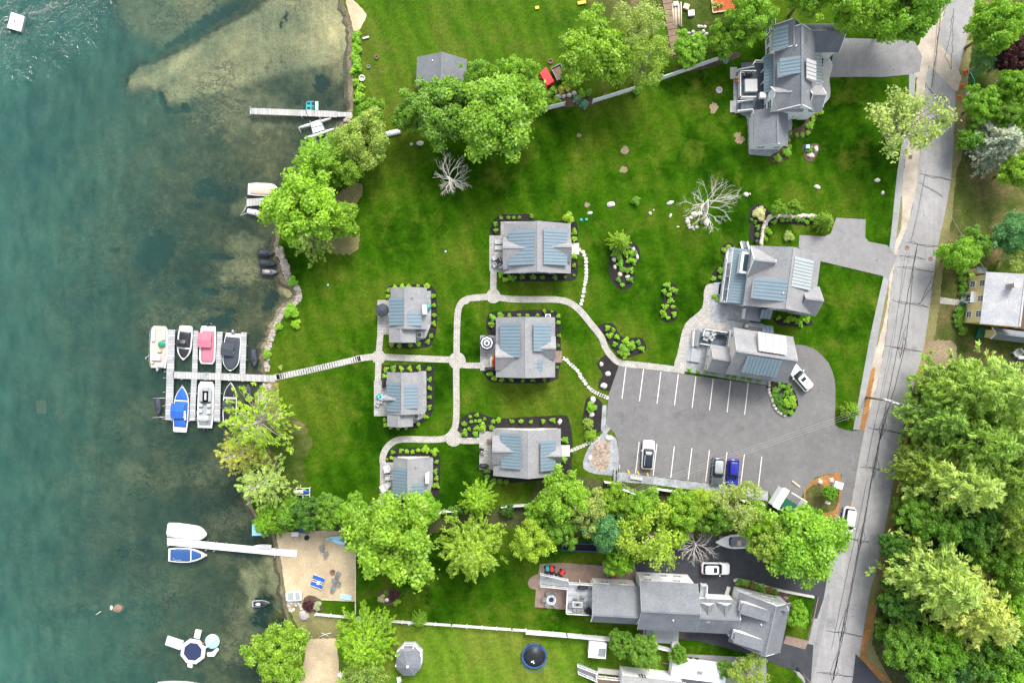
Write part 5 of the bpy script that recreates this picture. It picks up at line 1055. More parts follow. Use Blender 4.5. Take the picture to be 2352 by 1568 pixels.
# ------------------------------------------------------------------ trees
NG, SG, WG, LG = 'trees along the north boundary', 'trees along the lower boundary', 'trees in the roadside wood', 'trees on the lake shore'
for a in [
    ('ash', 1140, 262, 112, 14, 'bright', 'largest broad tree of the north row, overhanging the white fence', NG),
    ('oak', 1008, 248, 88, 12, 'mid', 'mid-green tree partly over the grey boathouse roof', NG),
    ('maple', 1182, 180, 58, 11, 'bright', 'bright green crown rising behind the largest tree of the north row', NG),
    ('beech', 855, 256, 34, 6, 'grn', 'small dark-edged tree just inland of the north jetty end', NG),
    ('birch', 838, 322, 70, 9, 'olive', 'yellowish green tree beside the white catamaran', LG),
    ('pine', 738, 372, 72, 10, 'grn', 'feathery bright tree leaning over the water below the catamaran', LG),
    ('oak', 702, 470, 100, 13, 'lime', 'large lime-green tree by the shore above the jet skis', LG),
    ('thinpine', 712, 545, 62, 10, 'pineg', 'drooping feathery pine below the large lime-green shore tree', LG),
    ('maple', 785, 506, 46, 8, 'bright', 'small bushy tree on the lawn side of the lime-green shore tree', LG),
    ('birch', 800, 380, 46, 7, 'bright', 'bushy tree behind the shore, above the bleached dead tree', LG),
    ('maple', 1365, 118, 92, 14, 'bright', 'large bright tree with pale double trunk behind the white fence', NG),
    ('airy', 1478, 140, 62, 14, 'olive', 'thin airy tree right of the double-trunked tree', NG),
    ('airy', 1470, 60, 66, 13, 'pale', 'thin pale-leaved tree beside the wooden walkway', NG),
    ('beech', 1585, 112, 46, 6, 'grn', 'bushy tree between the rock garden and the white fence', NG),
    ('maple', 1668, 88, 44, 8, 'bright', 'bushy bright tree left of the white house with metal dormers', NG),
    ('oak', 1722, 46, 62, 12, 'bright', 'tall tree touching the top left corner of the white house', NG),
    ('ash', 1862, -22, 70, 14, 'bright', 'tree cut off by the top edge, right above the white house', NG),
    ('oak', 1985, 16, 78, 15, 'bright', 'broad tree behind the dark garage roof of the white house', NG),
    ('maple', 2082, 16, 88, 15, 'grn', 'broad tree hanging over the driveway mouth at the top of the road', NG),
    ('airy', 1716, -6, 42, 11, 'pale', 'thin tree at the top edge beside the red flower bed', NG),
    ('sparse', 2084, 288, 96, 11, 'pale', 'sparse tree with bare pale limbs spreading over the road', None),
    ('oak', 2292, 62, 66, 13, 'bright', 'bright tree at the top right corner across the road', WG),
    ('beech', 2325, 132, 46, 9, 'purple', 'purple-leaved tree across the road in the top right', WG),
    ('airy', 2262, 140, 34, 7, 'teal', 'small blue-green tree left of the purple-leaved tree', WG),
    ('maple', 2335, 205, 50, 10, 'grn', 'green tree below the purple-leaved tree at the right edge', WG),
    ('beech', 2255, 238, 48, 8, 'grn', 'bushy tree beside the traffic cones', WG),
    ('maple', 2322, 268, 46, 9, 'mid', 'mid-green tree between the cones and the silvery spruce', WG),
    ('pinedense', 2300, 330, 66, 11, 'silver', 'silvery blue spruce at the right edge across the road', WG),
    ('maple', 2230, 318, 34, 6, 'mid', 'small dark bushy tree left of the silvery blue spruce', WG),
    ('oak', 2330, 392, 44, 8, 'bright', 'bright tree below the silvery blue spruce', WG),
    ('ash', 2322, 540, 50, 9, 'teal', 'blue-green tree with pale branches above the yellow house', WG),
    ('airy', 2348, 590, 40, 9, 'pale', 'thin pale tree at the right edge above the yellow house', WG),
    ('ash', 2205, 590, 46, 8, 'grn', 'rounded tree by the road, left of the yellow house corner', WG),
    ('maple', 2238, 560, 40, 7, 'mid', 'darker rounded tree touching the one by the yellow house corner', WG),
    # wood on the right
    ('pine', 2205, 900, 92, 17, 'pineg', 'pine at the upper left corner of the roadside wood', WG),
    ('pine', 2290, 900, 100, 19, 'pinel', 'pale tall pine at the top of the roadside wood', WG),
    ('pine', 2150, 960, 74, 14, 'pineg', 'green pine at the wood edge opposite the crossarm pole', WG),
    ('pine', 2325, 985, 92, 19, 'pinel', 'pale pine at the right edge, second from the top of the wood', WG),
    ('pine', 2235, 1010, 92, 18, 'pineg', 'large green pine in the middle of the upper wood', WG),
    ('pinedense', 2120, 1075, 62, 12, 'olive', 'olive pine overhanging the road edge in the upper wood', WG),
    ('pine', 2200, 1105, 96, 18, 'pinel', 'yellow-green pine in the centre of the roadside wood', WG),
    ('pine', 2300, 1100, 92, 19, 'pineg', 'large pine at the right edge halfway down the wood', WG),
    ('oak', 2100, 1180, 46, 9, 'mid', 'low broadleaf tree at the road edge opposite the parked white van', WG),
    ('maple', 2160, 1196, 60, 11, 'mid', 'mid-green broadleaf tree between two pale pines in the wood', WG),
    ('beech', 2240, 1205, 62, 12, 'deep', 'deep green broadleaf tree in the wood, above the largest pale pine', WG),
    ('pine', 2320, 1205, 80, 16, 'olive', 'olive pine at the right edge above the dark gap in the wood', WG),
    ('beech', 2055, 1255, 40, 8, 'deep', 'dark tree at the road edge just below the manhole', WG),
    ('maple', 2270, 1265, 52, 11, 'mid', 'broadleaf tree wedged right of the largest pale pine', WG),
    ('pine', 2150, 1330, 112, 18, 'pinel', 'largest pale pine, spreading over the lower wood', WG),
    ('pine', 2232, 1400, 104, 18, 'piney', 'yellowest pine, lower right neighbour of the largest pale pine', WG),
    ('oak', 2325, 1310, 58, 12, 'mid', 'broadleaf tree at the right edge of the lower wood', WG),
    ('beech', 2070, 1390, 50, 9, 'deep', 'dark tree at the wood edge opposite the grey manhole patch', WG),
    ('maple', 2310, 1400, 52, 11, 'grn', 'green tree right of the yellowest pine', WG),
    ('beech', 2080, 1480, 60, 10, 'mid', 'broadleaf tree by the lower road bend', WG),
    ('oak', 2160, 1490, 60, 11, 'grn', 'bright broadleaf tree below the largest pale pine', WG),
    ('pinedense', 2195, 1530, 54, 10, 'teal', 'dark blue-green tree in the gap of the lower wood', WG),
    ('maple', 2250, 1525, 56, 11, 'deep', 'deep green tree at the bottom edge of the wood', WG),
    ('oak', 2320, 1490, 62, 12, 'mid', 'mid-green tree in the bottom right corner region of the wood', WG),
    ('maple', 2140, 1560, 62, 11, 'mid', 'tree cut by the bottom edge beside the side road', WG),
    ('ash', 2300, 1562, 62, 12, 'grn', 'bright tree cut by the bottom right corner', WG),
    ('beech', 2352, 1080, 50, 14, 'mid', 'broadleaf crown cut by the right edge of the wood', WG),
    # lower boundary
    ('thinpine', 588, 972, 92, 15, 'yel', 'sparse yellow-green pine leaning over the moored boats', LG),
    ('thinpine', 548, 1040, 62, 12, 'gold', 'straw-tinted pine crown over the water beside the sparse pine', LG),
    ('thinpine', 602, 1110, 70, 13, 'pinel', 'lower pale pine on the shore near the kayak rack', LG),
    ('cedar', 616, 1196, 42, 7, 'grn', 'bright cedar at the lake end of the lower tree row', SG),
    ('cedar', 668, 1180, 42, 7, 'mid', 'cedar second from the lake in the lower tree row', SG),
    ('maple', 712, 1178, 44, 8, 'deep', 'deep green tree above the beach, third from the lake', SG),
    ('beech', 760, 1174, 46, 8, 'mid', 'mid-green tree above the beach, fourth from the lake', SG),
    ('maple', 808, 1178, 46, 9, 'bright', 'bright tree at the top of the big beach maple', SG),
    ('birch', 900, 1235, 118, 15, 'bright', 'biggest drooping tree, right over the sandy beach', SG),
    ('ash', 975, 1172, 44, 9, 'grn', 'bright tree overlapping the lowest lake cottage', SG),
    ('pine', 1082, 1262, 82, 14, 'yel', 'yellow-green feathery tree right of the big beach tree', SG),
    ('spruce', 1098, 1150, 44, 9, 'lime', 'small lime spruce below the lowest garden cottage', SG),
    ('birch', 1222, 1242, 52, 12, 'yel', 'tall narrow lime tree above the brick terrace', SG),
    ('oak', 1295, 1136, 70, 12, 'bright', 'rounded tree beside the bottom right of the lowest garden cottage', SG),
    ('maple', 1345, 1170, 56, 11, 'pale', 'pale green crown left of the pole with the guy braces', SG),
    ('ash', 1392, 1215, 50, 11, 'teal', 'blue-green tree above the white house terrace', SG),
    ('maple', 1290, 1215, 46, 10, 'mid', 'mid-green tree above the raised vegetable bed', SG),
    ('maple', 1420, 1290, 36, 9, 'grn', 'green tree touching the terrace corner of the white house', SG),
    ('maple', 1468, 1165, 56, 11, 'bright', 'bright tree right of the pole with the guy braces', SG),
    ('airy', 1490, 1232, 84, 13, 'yel', 'lime tree with visible pale limbs above the white house', SG),
    ('oak', 1560, 1170, 52, 11, 'bright', 'bright tree below the stone strip of the car park', SG),
    ('airy', 1690, 1160, 64, 12, 'pale', 'thin pale tree reaching over the two cars at the lower bays', SG),
    ('maple', 1640, 1186, 46, 10, 'mid', 'mid-green tree between the thin pale tree and the dead tree', SG),
    ('ash', 1845, 1240, 98, 14, 'bright', 'large bright tree by the roadside below the dumpster pen', SG),
    ('maple', 1775, 1240, 60, 12, 'olive', 'olive tree on the left of the large roadside tree', SG),
    ('maple', 1862, 1196, 40, 8, 'grn', 'green tree overhanging the dumpster pen', SG),
    ('maple', 1415, 1150, 44, 9, 'bright', 'bright tree just left of the pole with the guy braces', SG),
    ('beech', 1245, 1178, 42, 9, 'grn', 'green tree filling the row left of the rounded tree by the lowest garden cottage', SG),
    ('maple', 1536, 1226, 46, 10, 'bright', 'bright tree over the top edge of the dark drive', SG),
    ('ash', 1610, 1150, 40, 9, 'yel', 'lime tree at the stone strip left of the thin pale tree', SG),
    ('maple', 1738, 1196, 46, 10, 'lime', 'lime tree between the thin pale tree and the dumpster pen', SG),
    ('ash', 1100, 178, 46, 9, 'mid', 'mid-green tree at the back of the north row beside the boathouse', NG),
    ('beech', 940, 268, 44, 8, 'mid', 'low tree left of the boathouse tree', NG),
    ('maple', 640, 1500, 78, 10, 'bright', 'bushy tree at the water edge in the bottom left', SG),
    ('spruce', 838, 1476, 76, 12, 'lime', 'star-shaped lime spruce left of the gazebo', SG),
    ('airy', 836, 1546, 58, 9, 'olive', 'thin olive tree at the bottom edge left of the gazebo', SG),
    ('maple', 1428, 1476, 34, 6, 'mid', 'rounded tree right of the small flat white shed', SG),
    ('oak', 1480, 1498, 42, 7, 'mid', 'spreading tree left of the white trailer', SG),
    ('beech', 1558, 1502, 24, 5, 'mid', 'small round tree touching the white trailer', SG),
    ('airy', 1720, 1545, 50, 8, 'olive', 'thin olive tree right of the white trailer', SG),
    ('beech', 1666, 1535, 22, 4, 'mid', 'small dark tree at the right end of the white trailer', SG),
]: tree(*a[:7], a[7])
def small(*a): tree(*a, group='small trees on the lawns')
small('spruce', 1424, 556, 29, 5, 'lime', 'lime-yellow feathery tree at the top of the kidney-shaped mulch bed')
small('pine', 1957, 944, 22, 4, 'bright', 'young bright tree on the grass tip between car park and road')
small('spruce', 1896, 507, 24, 4, 'bright', 'young feathery tree at the turning bay of the upper drive')
small('maple', 1789, 479, 20, 4, 'bright', 'left of two small trees behind the dry stone wall')
small('maple', 1824, 478, 20, 4, 'bright', 'right of two small trees behind the dry stone wall')
small('beech', 1906, 1132, 20, 4, 'grn', 'small tree in the corner bed with orange litter')
small('spruce', 963, 1424, 19, 4, 'bright', 'small feathery tree growing over the rail fence')
small('beech', 1828, 1410, 34, 5, 'grn', 'dense rounded tree on the small front lawn of the angled garage')
dead(1024, 398, 46, 9, 'bleached bare tree on the upper lawn below the biggest north tree', (1062, 434), 3)
dead(1636, 452, 66, 10, 'large bleached bare tree ringed by white rocks', (1612, 512), 8)
dead(1606, 1262, 46, 9, 'bleached bare tree beside the silver car on the dark drive', (1592, 1243), 5)
# ------------------------------------------------------------------ shrubs in the beds
UG = {}
def under(nm, x, y, r_, colr, hk):
    UG.setdefault((nm, colr), []).append((x, y, r_, hk))
def under_done(nm, label):
    for (n_, c), L_ in UG.items():
        if n_ != nm: continue
        me0 = SHR['big']; v0 = np.empty(len(me0.vertices) * 3, np.float32); me0.vertices.foreach_get('co', v0); v0 = v0.reshape(-1, 4, 3); out = []
        for x, y, r_, hk in L_:
            k = r_ / S / .5; p = W(x, y, r_ / S * .7 * hk); a = rnd.uniform(0, 6.28); m_ = np.array([[math.cos(a), -math.sin(a), 0], [math.sin(a), math.cos(a), 0], [0, 0, hk]]) * k; out.append(v0 @ m_.T.astype(np.float32) + np.array([p.x, p.y, 0], np.float32))
        vv = np.concatenate(out); n4 = len(vv); me = bpy.data.meshes.new(nm); me.vertices.add(4 * n4); me.vertices.foreach_set('co', vv.reshape(-1)); me.loops.add(4 * n4); me.loops.foreach_set('vertex_index', np.arange(4 * n4, dtype=np.int32)); me.polygons.add(n4); me.polygons.foreach_set('loop_start', np.arange(0, 4 * n4, 4, dtype=np.int32)); me.materials.append(M['leaf']); me.update(calc_edges=True)
        o = link(nm, me); o.color = vc(G[c]); tag(o, label, 'undergrowth', None, 'stuff')
def shrubs(tp, pts, key, colr, r_, label, group, hk=1.0, z=.03):
    for p in tp(pts):
        kk = key if isinstance(key, str) else rnd.choice(key); shrub(kk, p[0], p[1], p[2] / 4 if len(p) > 2 else r_, colr if not isinstance(colr, list) else rnd.choice(colr), label, group, hk, z)
t11, t12, t21, t22, t31, t32, t30, t20, t13 = [(lambda pts, c=c, r_=r_: T(c, r_, pts)) for c, r_ in ((1, 1), (1, 2), (2, 1), (2, 2), (3, 1), (3, 2), (3, 0), (2, 0), (1, 3))]
RK = ['round', 'loose', 'tuft']; GC = ['lime', 'bright', 'grn']
shrubs(t11, [(1215, 1098), (1210, 1155), (1278, 1070), (1345, 1062), (1400, 1058), (1487, 1062), (1570, 1060, 28)], RK, ['lime', 'yel'], 5.2, 'low lime shrub in the mulch along the north side of the northernmost lake cottage', 'shrubs round the northernmost lake cottage')
shrubs(t11, [(1628, 1152), (1632, 1238), (1637, 1325), (1632, 1405), (1607, 1515), (1580, 1570)], RK, 'bright', 5.8, 'rounded green shrub in the mulch along the east side of the northernmost lake cottage', 'shrubs round the northernmost lake cottage')
shrubs(t12, [(1247, 32), (1320, 38), (1420, 32), (1495, 25)], RK, 'bright', 6, 'rounded green shrub below the south end of the northernmost lake cottage', 'shrubs round the northernmost lake cottage')
shrubs(t12, [(1192, 257), (1183, 322), (1260, 250, 28), (1335, 248), (1413, 250), (1495, 243), (1590, 252)], RK, ['lime', 'bright'], 5.8, 'rounded shrub in the mulch along the north side of the cottage with blue chairs', 'shrubs round the cottage with blue chairs')
shrubs(t12, [(1597, 348), (1597, 428, 27), (1595, 512), (1592, 605), (1560, 692), (1492, 757)], RK, 'bright', 5.6, 'rounded shrub in the mulch along the east side of the cottage with blue chairs', 'shrubs round the cottage with blue chairs')
shrubs(t12, [(1378, 792), (1310, 796), (1240, 790), (1190, 768), (1182, 720)], RK, 'lime', 5.2, 'low shrub at the south end of the cottage with blue chairs', 'shrubs round the cottage with blue chairs')
shrubs(t12, [(1257, 1018), (1245, 1068), (1203, 1080, 14), (1330, 1002), (1388, 1007), (1437, 1010), (1490, 998)], RK, ['lime', 'bright'], 5.2, 'small shrub in the row north of the cottage with white patio furniture', 'shrubs round the lowest lake cottage')
shrubs(t12, [(1558, 992), (1642, 1013)], 'big', 'lime', 9, 'large lime shrub at the north-east corner of the lowest lake cottage', 'shrubs round the lowest lake cottage')
shrubs(t12, [(1660, 1105), (1647, 1195), (1658, 1255), (1650, 1322, 32), (1690, 1500)], RK, 'bright', 5.8, 'rounded shrub in the mulch east of the lowest lake cottage', 'shrubs round the lowest lake cottage')
shrubs(t11, [(2200, 490, 26), (2205, 548, 26), (2253, 432, 18), (2317, 432, 18)], RK, 'bright', 6, 'rounded shrub at the north-west corner of the uppermost garden cottage', 'shrubs round the uppermost garden cottage')
shrubs(t11, [(2250, 950, 28), (2292, 998, 26), (2345, 980, 28)], 'loose', 'lime', 7, 'bushy shrub below the patio of the uppermost garden cottage', 'shrubs round the uppermost garden cottage')
shrubs(t21, [(15, 432, 16), (67, 430, 18), (180, 418, 22)], RK, 'bright', 5, 'small shrub in the dark bed north of the uppermost garden cottage', 'shrubs round the uppermost garden cottage')
shrubs(t21, [(573, 560, 28), (575, 625, 28), (573, 788, 26), (570, 870, 22)], RK, 'lime', 6.5, 'shrub along the east wall of the uppermost garden cottage', 'shrubs round the uppermost garden cottage')
shrubs(t21, [(15, 985, 34), (93, 978, 26), (193, 978, 28), (280, 980, 26), (396, 980, 28), (487, 975, 16), (570, 960, 12)], RK, 'mid', 6.5, 'rounded shrub in the row along the south wall of the uppermost garden cottage', 'shrubs round the uppermost garden cottage')
shrub('big', 1306, 501, 13, 'yel', 'golden-lime bush at the north-east corner of the uppermost garden cottage', None, 1.2)
shrubs(t11, [(2175, 1350, 32), (2160, 1415, 32), (2248, 1327, 30), (2330, 1327, 20)], RK, 'bright', 7, 'bushy shrub at the north-west corner of the cottage with the striped umbrella', 'shrubs round the cottage with the striped umbrella')
shrubs(t21, [(65, 1327), (142, 1328), (233, 1328), (298, 1290), (368, 1293, 12), (425, 1332), (425, 1395), (433, 1515)], RK, 'bright', 5.2, 'small shrub in the mulch north and east of the cottage with the striped umbrella', 'shrubs round the cottage with the striped umbrella')
shrubs(t22, [(423, 40), (418, 238, 18), (0, 352), (100, 357), (190, 352), (300, 354)], RK, 'mid', 5.2, 'small shrub below the cottage with the striped umbrella', 'shrubs round the cottage with the striped umbrella')
shrubs(t12, [(2150, 297, 30), (2188, 340, 30), (2258, 352, 28), (2345, 350)], RK, 'bright', 6, 'bushy shrub at the south-west corner of the cottage with the striped umbrella', 'shrubs round the cottage with the striped umbrella')
shrubs(t12, [(2028, 677, 24), (1970, 688, 17), (2100, 713, 20), (1912, 757, 26), (1977, 737, 19), (2017, 732, 18), (2055, 730, 20), (1958, 803, 22), (1917, 838, 34), (2028, 795, 26), (2080, 785, 38), (2015, 848, 30), (2163, 790, 27), (2180, 730, 22), (2230, 722, 27), (2340, 728, 18)], RK, ['lime', 'bright', 'grn'], 6, 'green shrub in the rounded mulch bed at the path junction beside the lowest garden cottage', 'shrubs in the bed at the path junction')
shrubs(t22, [(5, 735), (83, 732, 26), (175, 737), (287, 733, 25), (373, 722, 26)], RK, 'bright', 5.2, 'rounded shrub in the row along the north wall of the lowest garden cottage', 'shrubs round the lowest garden cottage')
shrubs(t22, [(483, 903, 32), (475, 1080, 30)], 'loose', 'grn', 7, 'shrub at the east door of the lowest garden cottage', 'shrubs round the lowest garden cottage')
shrubs(t12, [(2120, 1187, 28), (2125, 1245, 26), (2180, 1280, 28), (2240, 1285, 28), (2300, 1288, 26)], RK, 'mid', 7, 'shrub along the south-west corner of the lowest garden cottage', 'shrubs round the lowest garden cottage')
shrubs(t21, [(940, 770), (1085, 755, 30), (1130, 760, 28), (1080, 825, 30), (1115, 830, 30), (995, 850, 32), (1010, 905, 30), (1060, 915, 30), (1095, 915, 28), (978, 1003, 24), (1085, 1000, 28), (1015, 1047, 22), (985, 790, 28), (1050, 770, 26)], ['round', 'loose'], ['grn', 'bright', 'mid'], 6.8, 'green shrub in the kidney-shaped mulch bed with the lime tree', 'shrubs in the kidney-shaped bed')
shrubs(t21, [(1425, 1050, 30), (1400, 1110, 30), (1470, 1095, 32), (1500, 1100, 26), (1445, 1140, 28), (1455, 1195, 30), (1480, 1250, 24), (1410, 1250, 30), (1375, 1300, 24), (1400, 1320, 28), (1490, 1320, 30), (1435, 1352, 22)], ['loose', 'tuft'], ['lime', 'grn'], 7, 'leafy shrub in the hourglass-shaped mulch bed on the lawn', 'shrubs in the hourglass bed')
shrubs(t21, [(878, 1445, 32), (930, 1462, 24), (900, 1512, 28), (965, 1527, 30)], RK, 'lime', 7, 'lime shrub at the path end of the triangular mulch bed', 'shrubs in the triangular bed')
shrubs(t22, [(945, 25, 24), (1020, 80, 52), (1100, 40, 40), (1190, 65, 26), (1160, 10, 24), (1040, 125, 34), (1050, 5, 40)], ['loose', 'big'], ['grn', 'lime', 'bright'], 7, 'bushy shrub at the wide end of the triangular mulch bed', 'shrubs in the triangular bed')
shrub('fine', *t22([(728, 605)])[0], 12, 'grn', 'round green bush between two white rocks by the car park edge', None, .9)
shrub('spiky', *t22([(702, 757)])[0], 12.5, 'olive', 'grassy olive bush in the middle of the bed by the car park edge', None, .9)
shrub('spiky', *t22([(725, 865)])[0], 14, 'bright', 'feathery bush at the top of the cobble bed', None, .9)
shrub('big', *t21([(1140, 276)])[0], 10, 'mid', 'single clipped round bush on the open lawn among the white rocks', None, 1.1)
shrub('fine', *t21([(2275, 390)])[0], 15, 'white', 'white-flowering bush at the corner of the dry stone wall bed', None, .8)
shrub('fine', *t31([(190, 600)])[0], 12, 'pale', 'pale flowering bush alone on the grass above the blue-porch house', None, .8)
shrubs(t21, [(2260, 520, 28), (2250, 590, 24), (2235, 470, 20), (2200, 450, 18)], RK, 'mid', 6, 'low dark green shrub on the lawn side of the dry stone wall', 'shrubs by the dry stone wall')
shrubs(t31, [(60, 470), (130, 455), (190, 450), (270, 450, 26), (320, 455, 26), (362, 475, 22), (395, 440, 24), (0, 555, 44), (-25, 620, 30)], RK, ['bright', 'grn'], 6, 'rounded shrub tucked inside the curve of the dry stone wall', 'shrubs by the dry stone wall')
shrubs(t31, [(95, 1350, 22), (180, 1370, 28), (230, 1360, 30), (280, 1385, 34), (300, 1420, 24), (360, 1370, 30)], ['loose', 'tuft'], 'lime', 7, 'leafy shrub in the shade below the blue-porch house', 'shrubs below the blue-porch house')
shrubs(t21, [(1945, 730, 26), (1992, 700, 24), (1915, 918, 30), (1850, 992, 26), (1910, 980, 20), (1860, 1152, 24), (1882, 1182, 18)], 'round', 'bright', 6.4, 'round shrub in the small beds by the porch of the blue-porch house', 'shrubs by the blue porch')
shrubs(t22, [(1635, 262), (1710, 275), (1775, 283), (1850, 292), (1980, 318), (2048, 327), (2130, 340), (2185, 350), (2270, 362)], 'tuft', ['bright', 'olive'], 5.2, 'small cone shrub in the gravel strip at the head of the parking bays', 'row of shrubs at the head of the parking bays', 1.1, .07)
shrubs(t32, [(60, 450, 34), (120, 410, 30), (180, 415, 30), (110, 500, 34), (170, 480, 34), (205, 460, 28), (80, 550, 34), (130, 560, 36), (220, 500, 28), (110, 610, 30), (150, 640, 34), (205, 650, 30), (60, 500, 30)], ['round', 'loose'], ['mid', 'grn', 'deep'], 8, 'dark green shrub packed into the stone-edged island in the car park', 'shrubs in the car park island', .9, .09)
shrub('big', *t32([(205, 560)])[0], 15, 'lime', 'bright lime bush in the stone-edged car park island', None, 1.0, .09)
shrubs(t30, [(490, 970, 22), (487, 1035, 25), (450, 1045, 18), (412, 1078, 22), (412, 1110, 20)], 'round', 'lime', 5.4, 'round clipped shrub along the right corner of the white dormer house', 'shrubs round the white dormer house')
shrubs(t30, [(385, 1150, 36), (365, 1220, 24), (313, 1240, 22), (262, 1240, 22), (200, 1225, 22), (190, 1290, 18), (200, 1350, 24), (170, 1400, 42), (85, 1455, 36)], 'round', 'bright', 6, 'round clipped shrub curving below the white dormer house', 'shrubs round the white dormer house')
shrub('loose', *t30([(385, 1378)])[0], 8, 'mid', 'leafy plant among the rocks of the little rock bed', None, .8)
for p, lb in (((560, 880 / 1), 0),): pass
for (x, y, r_), lb in zip([(1497 + 0, 205, 0)], ['']): pass
shrub('fine', *t20([(1950, 535)])[0], 12, 'blue', 'round silvery blue-green bush at the upper end of the white fence', None, .9)
shrub('spiky', *t20([(600, 912)])[0], 9.5, 'blue', 'upper of two pale blue-green bushes in the fence gap', None, .9)
shrub('spiky', *t20([(662, 953)])[0], 11, 'blue', 'lower of two pale blue-green bushes in the fence gap', None, .9)
shrub('loose', *t20([(455, 825)])[0], 9, 'gold', 'golden bush left of the row of white fence rocks', None, .9); shrub('loose', *t20([(512, 800)])[0], 9, 'gold', 'golden bush right beside the wheelbarrow trailer', None, .9)
shrubs(t20, [(380, 830, 34), (330, 880, 44), (400, 930, 40), (640, 860, 40), (700, 850, 34), (350, 940, 40), (1150, 830, 40)], 'loose', ['mid', 'bright'], 9, 'green bush behind the white fence by the red cover', 'bushes behind the white fence')
SHB = 'bushes along the lake bank'
for x, y, r_, c, lb in ((672, 646, 12, 'grn', 'round bush at the top of the sandy cove'), (668, 714, 17, 'grn', 'largest bush on the lake bank below the sandy cove'), (680, 744, 11, 'lime', 'bush set back on the lawn below the sandy cove'), (640, 750, 9, 'bright', 'small bush among the bank stones near the grey boat'), (613, 813, 10, 'grn', 'dark bush just above the lawn end of the main dock')): shrub('fine', x, y, r_, c, lb, SHB, .8, 0)
for i in range(26):
    y = 75 + i * 6.2; 
    if 165 < y < 186: continue
    shrub('loose', 817 + rnd.uniform(-6, 7) + (6 if y > 190 else 0), y, rnd.uniform(6, 10), ['bright', 'grn', 'lime'][i % 3], 'leafy bush in the strip along the upper lake wall', 'bushes along the upper lake wall', .9, 0)
for i, (x, y) in enumerate([(1698, 1336), (1712, 1338), (1726, 1342), (1740, 1346), (1752, 1352), (1766, 1354), (1778, 1360)]): shrub(['loose', 'round'][i % 2], x, y, 9, ['mid', 'bright', 'rust'][i % 3], 'mixed bush in the bed along the wall of the angled garage', 'bushes by the angled garage', 1, .06)
for x, y, r_, c, lb in ((877, 1374, 9, 'white', 'white-flowering bush in the oval lawn bed'), (888, 1362, 7, 'mid', 'green bush at the top of the oval lawn bed'), (906, 1366, 13, 'purple', 'dark purple bush in the oval lawn bed'), (910, 1381, 9, 'lime', 'lime bush at the lower right of the oval lawn bed'), (708, 1390, 13, 'purple', 'dark purple bush beside the beach rocks'), (727, 1390, 11, 'white', 'pale flowering bush at the beach end of the rail fence')): shrub('fine', x, y, r_, c, lb, None, .8, .03)
shrubs(t31, [(1790, 1000, 38), (1800, 1060, 40), (1790, 1120, 36), (1770, 1280, 44), (1760, 1340, 44), (1750, 1400, 40), (1790, 1470, 44)], 'big', 'mid', 10, 'bush in the foundation hedge of the yellow house', 'foundation bushes of the yellow house', 1, .02)
for i in range(42):
    u = i / 41; x = 2098 - 95 * u + rnd.uniform(-2, 14) + (14 if u < .3 else 0); y = 905 + 560 * u + rnd.uniform(-6, 6); under('roadside_undergrowth', x + 10, y, rnd.uniform(9, 17), ['olive', 'mid', 'deep'][i % 3], 1.1)
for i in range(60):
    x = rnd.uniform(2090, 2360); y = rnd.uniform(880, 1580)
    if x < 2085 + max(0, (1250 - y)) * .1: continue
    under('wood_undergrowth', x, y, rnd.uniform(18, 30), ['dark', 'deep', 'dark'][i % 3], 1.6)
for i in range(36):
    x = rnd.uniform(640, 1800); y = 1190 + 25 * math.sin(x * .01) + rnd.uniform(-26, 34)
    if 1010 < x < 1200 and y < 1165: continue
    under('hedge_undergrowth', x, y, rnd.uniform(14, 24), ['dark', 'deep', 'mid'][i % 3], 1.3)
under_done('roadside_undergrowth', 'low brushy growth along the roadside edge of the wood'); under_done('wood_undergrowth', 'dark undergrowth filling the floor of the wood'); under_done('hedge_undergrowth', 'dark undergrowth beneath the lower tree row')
# ------------------------------------------------------------------ rocks
def rock(x, y, rx, ry, label, group='white landscape rocks', c=(.62, .58, .53), a=None, h=.45, z=-.05, name='boulder'):
    b = MB(); sd = int(x * 7 + y * 13); k = 1 / S; b.blob((0, 0, 0), rx * k, ry * k, h * min(rx, ry) * k * 1.6 + .1, 9, 5, .16, sd, 0, False)
    o = b.build(name, M['stone'], None, W(x, y) + V((0, 0, z + .08)), rnd.uniform(-.4, .4) if a is None else a); o.color = vc(c, .06); return tag(o, label, 'rock', group)
for (x, y, w_, h_), lb in zip([(908, 310, 40, 27), (1452, 297, 37, 18), (1270, 393, 15, 18), (1300, 363, 8, 10), (1455, 415, 14, 22), (1523, 517, 16, 9), (717, 390, 27, 17), (2150, 220, 26, 20), (2183, 215, 10, 11), (1785, 475, 26, 34)],
        ['big flat grey-white boulder on the open lawn, left of the clipped bush', 'long white boulder on the lawn right of the clipped bush', 'rounded white rock between the clipped bush and the dead tree', 'smallest pebble-like rock beside the rounded white rock', 'grey leaning rock left of the big dead tree', 'small white rock just left of the dead tree ring', 'pinkish rock above the right end of the uppermost garden cottage', 'pointed pale rock upper right of the big dead tree', 'little rock touching the pointed pale rock', 'big white boulder at the right foot of the dead tree']):
    rock(*T(2, 1, [(x, y)])[0], w_ / 4, h_ / 4, lb)
for x, y, w_, h_ in ((1612, 470, 24, 26), (1640, 432, 20, 16), (1675, 402, 32, 26), (1720, 392, 28, 20), (1625, 505, 18, 16), (1655, 522, 18, 14), (1695, 520, 20, 16), (1630, 525, 14, 12), (1668, 540, 12, 10), (1610, 440, 18, 14)): rock(*T(2, 1, [(x, y)])[0], w_ / 4, h_ / 4, 'white rock in the ring around the foot of the big dead tree', 'rocks ringing the big dead tree')
